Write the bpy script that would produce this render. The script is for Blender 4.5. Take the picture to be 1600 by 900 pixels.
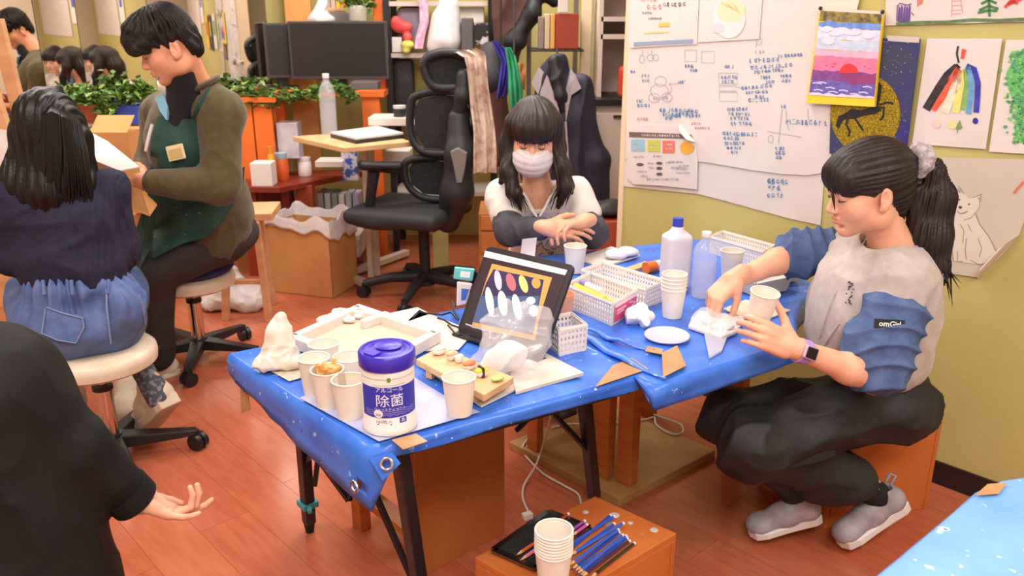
import bpy, bmesh, math, random
import numpy as np
from mathutils import Vector, Matrix, Euler
random.seed(7); RNG = np.random.default_rng(5)
for o in list(bpy.data.objects): bpy.data.objects.remove(o)
S = bpy.context.scene; C = S.collection
# ---------------------------------------------------------------- camera
FOC = 1300.0; PITCH = math.atan(430/1300.0); CP, SP = math.cos(PITCH), math.sin(PITCH); H = 1.40
cam = bpy.data.objects.new('camera', bpy.data.cameras.new('camera')); C.objects.link(cam)
cam.location = (0, 0, H); cam.rotation_euler = (math.pi/2-PITCH, 0, 0)
cam.data.sensor_width = 36; cam.data.lens = 36*FOC/1600; cam.data.clip_start = .05
cam.data.dof.use_dof = True; cam.data.dof.focus_distance = 1.9; cam.data.dof.aperture_fstop = 5.6
S.camera = cam
# ---------------------------------------------------------------- world, lights, exposure
wd = bpy.data.worlds.new('world'); S.world = wd; wd.use_nodes = True
wd.node_tree.nodes['Background'].inputs[0].default_value = (1, .93, .86, 1)
wd.node_tree.nodes['Background'].inputs[1].default_value = 0   # a closed room: only its ceiling lamps light it
S.view_settings.view_transform = 'Standard'; S.view_settings.look = 'None'
S.view_settings.gamma = 1; S.view_settings.use_curve_mapping = False
S.view_settings.exposure = 0.24
def area(name, loc, size, power, col=(1, .955, .92), target=None):
    l = bpy.data.lights.new(name, 'AREA'); l.shape = 'RECTANGLE'; l.size, l.size_y = size
    l.energy = power; l.color = col
    o = bpy.data.objects.new(name, l); C.objects.link(o); o.location = loc
    o.rotation_euler = (0, 0, math.radians(37)) if target is None else (Vector(target)-Vector(loc)).to_track_quat('-Z', 'Y').to_euler()
    return o
area('ceiling_light_offscreen', (-.5, 1.1, 2.42), (1.2, .35), 15)
area('ceiling_light_offscreen', (-1.7, 1.2, 2.42), (1.2, .35), 24)
area('ceiling_light_offscreen', (-2.0, 3.6, 2.42), (1.2, .35), 26)
area('ceiling_light_offscreen', (.1, 2.7, 2.42), (1.2, .35), 20)
area('ceiling_light_offscreen', (-.3, 4.05, 2.42), (1.6, .5), 36)
area('ceiling_light_offscreen', (.3, -.5, 2.42), (1.2, .5), 44)
area('ceiling_light_offscreen', (1.6, .6, 2.42), (1.2, .35), 24)
# ---------------------------------------------------------------- points of the place
# calibrated from the photograph: a pixel of the 1600x900 frame plus a known height or depth is a point in metres
def ray(x, y):
    a = (x-800)/FOC; b = (y-450)/FOC
    return Vector((a, CP-b*SP, -(SP+b*CP)))
def atz(x, y, z):
    r = ray(x, y); return Vector((0, 0, H)) + r*((z-H)/r.z)
def aty(x, y, Y):
    r = ray(x, y); return Vector((0, 0, H)) + r*(Y/r.y)
WP = Vector((1.332, 2.288, 0)); WD = Vector((.682, -.731, 0)); WN = Vector((-.731, -.682, 0))   # right wall: a point, its direction, its normal
def onwall(x, y, off=.004):
    r = ray(x, y); o = Vector((0, 0, H)); t = ((WP+WN*off)-o).dot(WN)/r.dot(WN)
    return o + r*t
V = Vector
# ---------------------------------------------------------------- materials
def lin(c):
    c = [x/255 for x in c[:3]]
    return tuple(x/12.92 if x <= .04045 else ((x+.055)/1.055)**2.4 for x in c)+(1,)
MATS = {}
def mat(name, col=(200, 200, 200), rough=.6, col2=None, scale=8, contrast=(.35, .65), metal=0, trans=0, alpha=1, bump=0, bscale=40, stretch=None,
        emit=0, spec=.5, sss=0, ior=1.45, detail=3, coat=0, sheen=0, speck=None, ridge=None):
    if name in MATS: return MATS[name]
    m = bpy.data.materials.new(name); m.use_nodes = True; nt = m.node_tree; b = nt.nodes['Principled BSDF']
    b.inputs['Base Color'].default_value = lin(col); b.inputs['Roughness'].default_value = rough
    b.inputs['Metallic'].default_value = metal; b.inputs['Transmission Weight'].default_value = trans
    b.inputs['Alpha'].default_value = alpha; b.inputs['IOR'].default_value = ior; b.inputs['Specular IOR Level'].default_value = spec
    b.inputs['Coat Weight'].default_value = coat; b.inputs['Sheen Weight'].default_value = sheen
    if sss:
        b.inputs['Subsurface Weight'].default_value = sss; b.inputs['Subsurface Radius'].default_value = (.012, .005, .003); b.inputs['Subsurface Scale'].default_value = 1
    tc = nt.nodes.new('ShaderNodeTexCoord'); mp = nt.nodes.new('ShaderNodeMapping'); nt.links.new(tc.outputs['Object'], mp.inputs[0])
    if stretch: mp.inputs['Scale'].default_value = stretch
    if emit:
        b.inputs['Emission Color'].default_value = lin(col); b.inputs['Emission Strength'].default_value = emit
    last = None
    if col2 is not None:
        n = nt.nodes.new('ShaderNodeTexNoise'); n.inputs['Scale'].default_value = scale; n.inputs['Detail'].default_value = detail
        nt.links.new(mp.outputs[0], n.inputs['Vector'])
        r = nt.nodes.new('ShaderNodeValToRGB'); r.color_ramp.elements[0].position, r.color_ramp.elements[1].position = contrast
        r.color_ramp.elements[0].color = lin(col); r.color_ramp.elements[1].color = lin(col2)
        nt.links.new(n.outputs[0], r.inputs[0]); last = r.outputs[0]
    if speck:                                    # (colour, scale, threshold): dots and smears of dried paint
        for sc, ss, st in speck:
            n = nt.nodes.new('ShaderNodeTexNoise'); n.inputs['Scale'].default_value = ss; n.inputs['Detail'].default_value = 4
            nt.links.new(mp.outputs[0], n.inputs['Vector'])
            r = nt.nodes.new('ShaderNodeValToRGB'); r.color_ramp.elements[0].position = st; r.color_ramp.elements[1].position = st+.03
            r.color_ramp.elements[0].color = (0, 0, 0, 1); r.color_ramp.elements[1].color = (1, 1, 1, 1); nt.links.new(n.outputs[0], r.inputs[0])
            mx = nt.nodes.new('ShaderNodeMix'); mx.data_type = 'RGBA'
            nt.links.new(r.outputs[0], mx.inputs[0]); mx.inputs[7].default_value = lin(sc)
            if last: nt.links.new(last, mx.inputs[6])
            else: mx.inputs[6].default_value = lin(col)
            last = mx.outputs[2]
    if last: nt.links.new(last, b.inputs['Base Color'])
    if bump:
        n = nt.nodes.new('ShaderNodeTexNoise'); n.inputs['Scale'].default_value = bscale; n.inputs['Detail'].default_value = 4
        nt.links.new(mp.outputs[0], n.inputs['Vector'])
        k = nt.nodes.new('ShaderNodeBump'); k.inputs['Strength'].default_value = bump; k.inputs['Distance'].default_value = .004
        nt.links.new(n.outputs[0], k.inputs['Height']); nt.links.new(k.outputs[0], b.inputs['Normal'])
    if ridge:                                    # sharp creases
        n2 = nt.nodes.new('ShaderNodeTexNoise'); n2.noise_type = 'RIDGED_MULTIFRACTAL'; n2.inputs['Scale'].default_value = ridge[0]; n2.inputs['Detail'].default_value = 3
        nt.links.new(mp.outputs[0], n2.inputs['Vector']); k2 = nt.nodes.new('ShaderNodeBump'); k2.inputs['Strength'].default_value = ridge[1]; k2.inputs['Distance'].default_value = .008
        nt.links.new(n2.outputs[0], k2.inputs['Height']); nt.links.new(k2.outputs[0], b.inputs['Normal'])
        if bump: nt.links.new(k.outputs[0], k2.inputs['Normal'])
    MATS[name] = m; return m
def solid(col, rough=.6, **k):
    return mat('c%d_%d_%d_%d' % (col[0], col[1], col[2], int(rough*100))+''.join(str(v) for v in k.values()), col, rough, **k)
# ---------------------------------------------------------------- objects
WORLD = {}                                       # object -> its place in the world
def tag(o, label=None, cat=None, group=None, kind=None):
    for k, v in (('label', label), ('category', cat), ('group', group), ('kind', kind)):
        if v: o[k] = v
    return o
def link(name, data, M=None, parent=None):
    o = bpy.data.objects.new(name, data); C.objects.link(o)
    M = M or Matrix(); WORLD[o] = M
    if parent is not None:
        o.parent = parent; o.matrix_local = WORLD[parent].inverted() @ M
    else: o.matrix_local = M
    return o
def thing(name, label, cat, loc=(0, 0, 0), group=None, rz=0):
    o = link(name, None, Matrix.Translation(V(loc)) @ Matrix.Rotation(rz, 4, 'Z')); o.empty_display_size = .05
    return tag(o, label, cat, group)
def mesh_obj(name, verts, faces, m, parent=None, smooth=False, base=False):
    """verts in world metres; the object's origin goes to its parent's, or to the middle of its own foot"""
    vv = np.array(verts, dtype=np.float64).reshape(-1, 3)
    if parent is not None: M = WORLD[parent]
    else:
        lo, hi = vv.min(0), vv.max(0); M = Matrix.Translation(V(((lo[0]+hi[0])/2, (lo[1]+hi[1])/2, lo[2])))
    Mi = np.array(M.inverted()); vv = vv @ Mi[:3, :3].T + Mi[:3, 3]
    me = bpy.data.meshes.new(name)
    if isinstance(faces, np.ndarray):
        nf, k = faces.shape
        me.vertices.add(len(vv)); me.vertices.foreach_set('co', vv.astype(np.float32).ravel())
        me.loops.add(nf*k); me.loops.foreach_set('vertex_index', faces.astype(np.int32).ravel())
        me.polygons.add(nf); me.polygons.foreach_set('loop_start', np.arange(0, nf*k, k, dtype=np.int32)); me.polygons.foreach_set('loop_total', np.full(nf, k, dtype=np.int32))
        me.update(calc_edges=True); me.validate()
    else:
        me.from_pydata([tuple(v) for v in vv], [], faces); me.update()
    if m is not None: me.materials.append(m)
    if smooth: me.polygons.foreach_set('use_smooth', [True]*len(me.polygons))
    return link(name, me, M, parent)
def basis(d, up=None):
    d = V(d).normalized(); u = V((0, 0, 1)) if up is None else V(up)
    if abs(d.dot(u)) > .97: u = V((0, 1, 0)) if abs(d.y) < .9 else V((1, 0, 0))
    x = u.cross(d).normalized(); y = d.cross(x); return x, y, d
class MB:
    """collects shapes, then links them as one mesh object"""
    def __init__(s, M=None): s.v = []; s.f = []; s.M = M
    def add(s, vs, fs):
        n = len(s.v); s.v += [(s.M @ V(p)) if s.M else V(p) for p in vs]; s.f += [[i+n for i in f] for f in fs]; return s
    def box(s, c, d, R=None, taper=1):
        a = [V((sx*d[0]/2*(taper if sz > 0 else 1), sy*d[1]/2*(taper if sz > 0 else 1), sz*d[2]/2)) for sz in (-1, 1) for sx, sy in ((-1, -1), (1, -1), (1, 1), (-1, 1))]
        if R is not None:
            R = Matrix.Rotation(R, 3, 'Z') if isinstance(R, (int, float)) else R.to_3x3(); a = [R @ p for p in a]
        return s.add([p+V(c) for p in a], [[3, 2, 1, 0], [4, 5, 6, 7], [0, 1, 5, 4], [1, 2, 6, 5], [2, 3, 7, 6], [3, 0, 4, 7]])
    def bar(s, a, b, w, h, up=None):
        """a beam of section w x h from a to b"""
        a, b = V(a), V(b); x, y, d = basis(b-a, up)
        vs = [p+x*(sx*w/2)+y*(sy*h/2) for p in (a, b) for sx, sy in ((-1, -1), (1, -1), (1, 1), (-1, 1))]
        return s.add(vs, [[3, 2, 1, 0], [4, 5, 6, 7], [0, 1, 5, 4], [1, 2, 6, 5], [2, 3, 7, 6], [3, 0, 4, 7]])
    def tube(s, pts, r, n=8, cap=True, flat=None):
        pts = [V(p) for p in pts]; m = len(pts); rr = r if isinstance(r, (list, tuple)) else [r]*m; vs = []; fs = []; ox = None
        for i, p in enumerate(pts):
            d = (pts[min(i+1, m-1)]-pts[max(i-1, 0)]); d = d.normalized() if d.length > 1e-9 else V((0, 0, 1))
            if ox is None: x, y, _ = basis(d)
            else: x = (ox-d*ox.dot(d)).normalized(); y = d.cross(x)
            ox = x
            for k in range(n):
                t = 2*math.pi*k/n; vs.append(p+x*(math.cos(t)*rr[i])+y*(math.sin(t)*rr[i]*(flat or 1)))
        for i in range(m-1):
            for k in range(n): fs.append([i*n+k, i*n+(k+1) % n, (i+1)*n+(k+1) % n, (i+1)*n+k])
        if cap: fs += [list(range(n))[::-1], [(m-1)*n+k for k in range(n)]]
        return s.add(vs, fs)
    def cyl(s, a, b, r, r2=None, n=20): return s.tube([a, b], [r, r if r2 is None else r2], n)
    def lathe(s, prof, n=28, c=(0, 0, 0), R=None, close=False):
        vs = []; fs = []; m = len(prof)
        for r, z in prof:
            for k in range(n):
                t = 2*math.pi*k/n; p = V((r*math.cos(t), r*math.sin(t), z)); vs.append((R @ p if R else p)+V(c))
        for i in range(m-1):
            for k in range(n): fs.append([i*n+k, i*n+(k+1) % n, (i+1)*n+(k+1) % n, (i+1)*n+k])
        if prof[0][0] > 1e-6: fs.append(list(range(n))[::-1])
        if prof[-1][0] > 1e-6 and not close: fs.append([(m-1)*n+k for k in range(n)])
        return s.add(vs, fs)
    def prism(s, poly, z0, z1):
        n = len(poly); area2 = sum(poly[i][0]*poly[(i+1) % n][1]-poly[(i+1) % n][0]*poly[i][1] for i in range(n))
        if area2 < 0: poly = poly[::-1]
        vs = [V((p[0], p[1], z0)) for p in poly]+[V((p[0], p[1], z1)) for p in poly]
        return s.add(vs, [list(range(n))[::-1], list(range(n, 2*n))]+[[i, (i+1) % n, n+(i+1) % n, n+i] for i in range(n)])
    def slab(s, outline, thick):
        """closed 3-D outline given a thickness vector"""
        n = len(outline); vs = [V(p) for p in outline]+[V(p)+V(thick) for p in outline]
        return s.add(vs, [list(range(n))[::-1], list(range(n, 2*n))]+[[i, (i+1) % n, n+(i+1) % n, n+i] for i in range(n)])
    def grid(s, fn, nu, nv, closed=False):
        vs = [fn(i/nu, j/nv) for j in range(nv+1) for i in range(nu+1)]
        return s.add(vs, [[j*(nu+1)+i, j*(nu+1)+i+1, (j+1)*(nu+1)+i+1, (j+1)*(nu+1)+i] for j in range(nv) for i in range(nu)])
    def sheet(s, fn, nu, nv, thick=(0, 0, -.0006)):
        """a grid with a thickness"""
        a = [V(fn(i/nu, j/nv)) for j in range(nv+1) for i in range(nu+1)]; n = len(a); w = nu+1
        fs = [[j*w+i, j*w+i+1, (j+1)*w+i+1, (j+1)*w+i] for j in range(nv) for i in range(nu)]
        fs += [[n+q for q in f[::-1]] for f in fs]
        rim = [i for i in range(w)]+[j*w+nu for j in range(1, nv+1)]+[nv*w+i for i in range(nu-1, -1, -1)]+[j*w for j in range(nv-1, 0, -1)]
        fs += [[rim[(i+1) % len(rim)], rim[i], n+rim[i], n+rim[(i+1) % len(rim)]] for i in range(len(rim))]
        return s.add(a+[p+V(thick) for p in a], fs)
    def ball(s, c, r, nu=12, nv=8, R=None):
        r = (r, r, r) if isinstance(r, (int, float)) else r; vs = [V((0, 0, -r[2]))]; 
        for j in range(1, nv):
            t = math.pi*j/nv
            for i in range(nu): a = 2*math.pi*i/nu; vs.append(V((math.sin(t)*math.cos(a)*r[0], math.sin(t)*math.sin(a)*r[1], -math.cos(t)*r[2])))
        vs.append(V((0, 0, r[2]))); fs = [[0, 1+(i+1) % nu, 1+i] for i in range(nu)]
        for j in range(nv-2): fs += [[1+j*nu+i, 1+j*nu+(i+1) % nu, 1+(j+1)*nu+(i+1) % nu, 1+(j+1)*nu+i] for i in range(nu)]
        b = 1+(nv-2)*nu; fs += [[b+i, b+(i+1) % nu, b+nu] for i in range(nu)]
        if R is not None: R = R.to_3x3(); vs = [R @ p for p in vs]
        return s.add([p+V(c) for p in vs], fs)
    def build(s, name, m, parent=None, smooth=False, bevel=0, seg=2):
        o = mesh_obj(name, s.v, s.f, m, parent, smooth)
        if bevel:
            k = o.modifiers.new('bevel', 'BEVEL'); k.width = bevel; k.segments = seg; k.limit_method = 'ANGLE'; k.angle_limit = .7; k.harden_normals = False
        if smooth:
            o.data.polygons.foreach_set('use_smooth', [True]*len(o.data.polygons))
            try: o.data.set_sharp_from_angle(angle=.75)
            except Exception: pass
        return o
def copy_tree(o, M, parent=None, label=None, group=None):
    """a copy of a thing with its parts; M places the copy"""
    c = o.copy(); C.objects.link(c); WORLD[c] = M
    if parent is not None: c.parent = parent
    else: c.matrix_local = M
    if label: c['label'] = label
    if group: c['group'] = group
    for ch in list(o.children): copy_tree(ch, M, c)
    return c
def punch(o, c, n, r):
    """cut a round hole of radius r through a sheet"""
    n = V(n).normalized(); k = MB().cyl(V(c)-n*.03, V(c)+n*.03, r, n=20).build('cutter', None); m = o.modifiers.new('hole', 'BOOLEAN'); m.object = k; m.operation = 'DIFFERENCE'; m.solver = 'EXACT'
    bpy.context.view_layer.update(); me = bpy.data.meshes.new_from_object(o.evaluated_get(bpy.context.evaluated_depsgraph_get())); o.modifiers.clear(); o.data = me
    WORLD.pop(k, None); bpy.data.objects.remove(k)
def smooth_path(P, n=5):
    P = [V(p) for p in P]; out = []
    for i in range(len(P)-1):
        p0, p1, p2, p3 = P[max(i-1, 0)], P[i], P[i+1], P[min(i+2, len(P)-1)]
        for s in range(n): u = s/n; out.append(.5*((2*p1)+(p2-p0)*u+(2*p0-5*p1+4*p2-p3)*u*u+(3*p1-p0-3*p2+p3)*u**3))
    return out+[P[-1]]
def Tm(loc, rz=0, s=1): return Matrix.Translation(V(loc)) @ Matrix.Rotation(rz, 4, 'Z') @ Matrix.Scale(s, 4)
def frame(o, x, z=None, y=None):
    """a placement matrix from an origin and axes"""
    x = V(x).normalized()
    if z is not None: z = V(z); z = (z-x*z.dot(x)).normalized(); y = z.cross(x)
    else: y = V(y); y = (y-x*y.dot(x)).normalized(); z = x.cross(y)
    M = Matrix.Identity(4)
    for i in range(3): M[i][0], M[i][1], M[i][2], M[i][3] = x[i], y[i], z[i], o[i]
    return M
# ---------------------------------------------------------------- lettering as flat mesh
def text_shape(txt, size, bold=0):
    cu = bpy.data.curves.new('lettering', 'FONT'); cu.body = txt; cu.size = size; cu.align_x = 'CENTER'; cu.align_y = 'CENTER'; cu.resolution_u = 2; cu.offset = bold
    o = bpy.data.objects.new('lettering', cu); C.objects.link(o)
    dg = bpy.context.evaluated_depsgraph_get(); me = bpy.data.meshes.new_from_object(o.evaluated_get(dg))
    vs = [v.co.copy() for v in me.vertices]; fs = [list(p.vertices) for p in me.polygons]
    bpy.data.objects.remove(o); bpy.data.curves.remove(cu); bpy.data.meshes.remove(me)
    return vs, fs
def ribbon(mb, pts, w, fn, lift=0):
    """a pen stroke: 2-D polyline -> flat ribbon through fn(u, v, lift)"""
    n = len(pts); L = []; R = []
    for i in range(n):
        a = pts[max(i-1, 0)]; b = pts[min(i+1, n-1)]; dx, dy = b[0]-a[0], b[1]-a[1]; l = math.hypot(dx, dy) or 1
        ww = w(i/(n-1)) if callable(w) else w
        ox, oy = -dy/l*ww/2, dx/l*ww/2
        L.append(fn(pts[i][0]+ox, pts[i][1]+oy, lift)); R.append(fn(pts[i][0]-ox, pts[i][1]-oy, lift))
    mb.add(L+R, [[n+i, n+i+1, i+1, i] for i in range(n-1)])
# ---------------------------------------------------------------- rounded shapes: distance fields turned into one continuous surface
def cap(a, b, ra, rb=None, k=.012, op='+', sc=None): return dict(t='cap', a=V(a), b=V(b), ra=ra, rb=ra if rb is None else rb, k=k, op=op)
def ell(c, r, R=None, k=.012, op='+'): return dict(t='ell', c=V(c), r=V(r), R=(R.to_3x3() if R is not None else Matrix.Identity(3)), k=k, op=op)
def rbox(c, h, rd=.01, R=None, k=.01, op='+'): return dict(t='box', c=V(c), h=V(h), rd=rd, R=(R.to_3x3() if R is not None else Matrix.Identity(3)), k=k, op=op)
def cut(c, n): return dict(t='cut', c=V(c), n=V(n).normalized(), k=0, op='c')
def chain(pts, rr, k=.015, op='+'): return [cap(pts[i], pts[i+1], rr[i], rr[i+1], k, op) for i in range(len(pts)-1)]
def place(prims, M):
    s = M.to_scale()[0]; R3 = M.to_3x3().normalized(); out = []
    for p in prims:
        q = dict(p); q['k'] = p['k']*s
        for key in ('a', 'b', 'c'):
            if key in q: q[key] = M @ q[key]
        if 'ra' in q: q['ra'] *= s; q['rb'] *= s
        if 'r' in q: q['r'] = q['r']*s
        if 'h' in q: q['h'] = q['h']*s; q['rd'] *= s
        if 'R' in q: q['R'] = R3 @ q['R']
        if 'n' in q: q['n'] = R3 @ q['n']
        out.append(q)
    return out
def pbounds(p):
    if p['t'] == 'cap':
        a, b = np.array(p['a']), np.array(p['b']); r = max(p['ra'], p['rb']); return np.minimum(a, b)-r, np.maximum(a, b)+r
    if p['t'] == 'ell': c = np.array(p['c']); R = np.abs(np.array(p['R'])); e = R @ np.array(p['r']); return c-e, c+e
    if p['t'] == 'box': c = np.array(p['c']); R = np.abs(np.array(p['R'])); e = R @ (np.array(p['h'])); return c-e, c+e
def pdist(p, X, Y, Z):
    if p['t'] == 'cap':
        a, b = p['a'], p['b']; d = b-a; L = max(d.length_squared, 1e-12)
        t = ((X-a.x)*d.x+(Y-a.y)*d.y+(Z-a.z)*d.z)/L; t = np.clip(t, 0, 1)
        return np.sqrt((X-a.x-t*d.x)**2+(Y-a.y-t*d.y)**2+(Z-a.z-t*d.z)**2)-(p['ra']+(p['rb']-p['ra'])*t)
    R = p['R'].transposed(); c = p['c']; x, y, z = X-c.x, Y-c.y, Z-c.z
    u = R[0][0]*x+R[0][1]*y+R[0][2]*z; v = R[1][0]*x+R[1][1]*y+R[1][2]*z; w = R[2][0]*x+R[2][1]*y+R[2][2]*z
    if p['t'] == 'ell':
        r = p['r']; k0 = np.sqrt((u/r.x)**2+(v/r.y)**2+(w/r.z)**2); k1 = np.sqrt((u/r.x**2)**2+(v/r.y**2)**2+(w/r.z**2)**2)+1e-9
        return k0*(k0-1)/k1
    h = p['h']; rd = p['rd']; qx, qy, qz = np.abs(u)-h.x+rd, np.abs(v)-h.y+rd, np.abs(w)-h.z+rd
    return np.sqrt(np.maximum(qx, 0)**2+np.maximum(qy, 0)**2+np.maximum(qz, 0)**2)+np.minimum(np.maximum(qx, np.maximum(qy, qz)), 0)-rd
def sdf(prims, vox, disp=None, smooth=0):
    """-> vertices, quads of the joined surface"""
    bs = [pbounds(p) for p in prims if p['op'] == '+']
    lo = np.min([b[0] for b in bs], 0)-3*vox-.01; hi = np.max([b[1] for b in bs], 0)+3*vox+.01
    n = np.ceil((hi-lo)/vox).astype(int)+1
    ax = [(lo[i]+vox*np.arange(n[i])).astype(np.float32) for i in range(3)]
    F = np.full(n, .5, np.float32)
    for p in prims:
        if p['op'] == 'c':
            d = (ax[0][:, None, None]-p['c'].x)*p['n'].x+(ax[1][None, :, None]-p['c'].y)*p['n'].y+(ax[2][None, None, :]-p['c'].z)*p['n'].z
            F = np.maximum(F, d.astype(np.float32)); continue
        a, b = pbounds(p); mg = p['k']+3*vox
        i0 = np.clip(((a-mg-lo)/vox).astype(int), 0, n-1); i1 = np.clip(np.ceil((b+mg-lo)/vox).astype(int)+1, 1, n)
        if (i1 <= i0).any(): continue
        sl = tuple(slice(i0[i], i1[i]) for i in range(3))
        d = pdist(p, ax[0][sl[0]][:, None, None], ax[1][sl[1]][None, :, None], ax[2][sl[2]][None, None, :]).astype(np.float32)
        k = max(p['k'], 1e-5); f = F[sl]
        if p['op'] == '+': h = np.maximum(k-np.abs(f-d), 0)/k; F[sl] = np.minimum(f, d)-h*h*k*.25
        else: h = np.maximum(k-np.abs(f+d), 0)/k; F[sl] = np.maximum(f, -d)+h*h*k*.25
    s = F < 0
    c = np.zeros(n-1, np.int8)
    for i in (0, 1):
        for j in (0, 1):
            for k in (0, 1): c += s[i:n[0]-1+i, j:n[1]-1+j, k:n[2]-1+k]
    ci = np.argwhere((c > 0) & (c < 8)); idx = np.full(n-1, -1, np.int32); idx[tuple(ci.T)] = np.arange(len(ci))
    acc = np.zeros((len(ci), 3)); cnt = np.zeros(len(ci))
    offs = [(i, j, k) for i in (0, 1) for j in (0, 1) for k in (0, 1)]
    val = {o: F[ci[:, 0]+o[0], ci[:, 1]+o[1], ci[:, 2]+o[2]] for o in offs}
    for o in offs:
        for a in range(3):
            if o[a] == 0:
                q = tuple(o[i]+(i == a) for i in range(3)); fa, fb = val[o], val[q]; m = (fa < 0) != (fb < 0)
                t = np.where(m, fa/np.where(m, fa-fb, 1), 0); e = np.array(o, float)[None, :].repeat(len(ci), 0); e[:, a] += t
                acc += e*m[:, None]; cnt += m
    vs = lo+(ci+acc/cnt[:, None])*vox
    quads = []
    for a in range(3):
        b, d = (a+1) % 3, (a+2) % 3
        s0 = [slice(None)]*3; s1 = [slice(None)]*3; s0[a] = slice(0, -1); s1[a] = slice(1, None)
        e = np.argwhere(s[tuple(s0)] != s[tuple(s1)]); e = e[(e[:, b] > 0) & (e[:, d] > 0) & (e[:, b] < n[b]-1) & (e[:, d] < n[d]-1)]
        if not len(e): continue
        eb = np.zeros(3, int); eb[b] = 1; ed = np.zeros(3, int); ed[d] = 1
        q = np.stack([idx[tuple((e-eb-ed).T)], idx[tuple((e-ed).T)], idx[tuple(e.T)], idx[tuple((e-eb).T)]], 1)
        fl = s[tuple(e.T)]; q[~fl] = q[~fl][:, ::-1]; quads.append(q)
    fs = np.concatenate(quads) if quads else np.zeros((0, 4), int)
    fs = fs[(fs >= 0).all(1)]
    for _ in range(smooth): vs = relax(vs, fs, .5)
    if disp is not None:
        nr = vnormals(vs, fs); vs = vs+nr*disp(vs, nr)[:, None]
    return vs, fs
def vnormals(vs, fs):
    nf = np.cross(vs[fs[:, 2]]-vs[fs[:, 0]], vs[fs[:, 3]]-vs[fs[:, 1]]); nr = np.zeros_like(vs)
    for k in range(4): np.add.at(nr, fs[:, k], nf)
    return nr/(np.linalg.norm(nr, axis=1)[:, None]+1e-12)
def relax(vs, fs, w):
    acc = np.zeros_like(vs); cnt = np.zeros(len(vs))
    for k in range(4): np.add.at(acc, fs[:, k], vs[fs[:, (k+1) % 4]]); np.add.at(cnt, fs[:, k], 1)
    return vs*(1-w)+w*acc/np.maximum(cnt, 1)[:, None]
def join(*parts):
    vs = []; fs = []; n = 0
    for v, f in parts: vs.append(v); fs.append(f+n); n += len(v)
    return np.concatenate(vs), np.concatenate(fs)
def soft(name, prims, vox, m, parent=None, disp=None, smooth=0):
    v, f = sdf(prims, vox, disp, smooth); return mesh_obj(name, v, f, m, parent, True)
def waves(seed, freq, n=7, aniso=(1, 1, 1), warp=.6):
    """a wavy scalar field for folds and lumps, about -1..1"""
    r = np.random.default_rng(seed); K = r.normal(size=(n, 3)); K /= np.linalg.norm(K, axis=1)[:, None]; K = K*np.array(aniso)*freq*r.uniform(.6, 1.5, (n, 1)); ph = r.uniform(0, 6.28, n)
    def f(P, N=None):
        W = np.sin(P @ (K[::-1]*.6).T+ph[::-1]); a = np.sin(P @ K.T+ph+warp*W.sum(1, keepdims=True)/math.sqrt(n)*1.5); return a.sum(1)/math.sqrt(n)
    return f
def folds(seed, freq, amp, aniso=(1, 1, 1)):
    """creases: rounded ridges between sharp valleys"""
    w = waves(seed, freq, 5, aniso, 1.0)
    return lambda P, N: amp*(1-2*np.abs(np.tanh(1.2*w(P))))
def addf(*fs): return lambda P, N: sum(f(P, N) for f in fs)

def field(prims, P):
    X, Y, Z = P[:, 0], P[:, 1], P[:, 2]; F = np.full(len(P), .5)
    for p in prims:
        if p['op'] == 'c': F = np.maximum(F, (P-np.array(p['c'])) @ np.array(p['n'])); continue
        d = pdist(p, X, Y, Z); k = max(p['k'], 1e-5)
        if p['op'] == '+': h = np.maximum(k-np.abs(F-d), 0)/k; F = np.minimum(F, d)-h*h*k*.25
        else: h = np.maximum(k-np.abs(F+d), 0)/k; F = np.maximum(F, -d)+h*h*k*.25
    return F
def surf(prims, x, y, off=.004, guess=None):
    """the point of a soft shape that pixel (x, y) of the photograph falls on, lifted by off"""
    r = ray(x, y); o = V((0, 0, H)); c = sum((V((pbounds(p)[0]+pbounds(p)[1])/2) for p in prims if p['op'] == '+'), V())/max(1, sum(p['op'] == '+' for p in prims))
    tc = (c-o).length; T = np.linspace(max(.2, tc-.7), tc+.7, 700); P = np.array(o)[None, :]+T[:, None]*np.array(r)[None, :]; F = field(prims, P)
    i = int(np.argmax(F < 0)) if (F < 0).any() else int(np.argmin(F)); q = P[i]
    e = .004; g = np.array([field(prims, np.array([q+np.eye(3)[k]*e, q-np.eye(3)[k]*e])) for k in range(3)]); n = g[:, 0]-g[:, 1]; n = n/(np.linalg.norm(n)+1e-9)
    return V(q+n*off), V(n)
Rz = lambda a: Matrix.Rotation(a, 4, 'Z')
# ================================================================ the room
def struct(o): o['kind'] = 'structure'; return o
WU = V((.731, .682, 0))
m_wall = mat('wall_green', (201, 191, 122), .55, (195, 184, 113), 3, bump=.12, bscale=120)
m_cream = mat('wall_cream', (226, 214, 196), .7, (220, 207, 188), 2)
m_ceil = solid((236, 230, 222), .8)
MQ = V((-2.3, 4.4, 0)); MDIR = V((math.cos(math.radians(37)), math.sin(math.radians(37)), 0))
p_left = MQ-MDIR*2.3; p_mir = MQ+MDIR*1.58
room = [p_left, V((-1.9, -1.7, 0)), WP+WD*3.6, V((.435, 3.25, 0)), V((.43, 3.27, 0)), V((1.45, 2.20, 0)), V((1.45, 5.43, 0)), V((p_mir.x, 5.43, 0)), p_mir]
def wall(name, a, b, m, z0=0, z1=2.45, t=.08, side=1):
    a, b = V(a), V(b); d = (b-a).normalized(); n = V((-d.y, d.x, 0))*side
    mb = MB(); mb.prism([a, b, b+n*t, a+n*t], z0, z1); return struct(mb.build(name, m))
wall('wall_right', WP+WD*3.6, V((.435, 3.25, 0)), m_wall, side=-1)
wall('wall_recess', V((1.38, 2.36, 0)), V((1.38, 5.35, 0)), m_cream, side=-1)
wall('wall_back', V((1.35, 5.35, 0)), V((p_mir.x-.1, 5.35, 0)), m_wall, side=-1)
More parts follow.
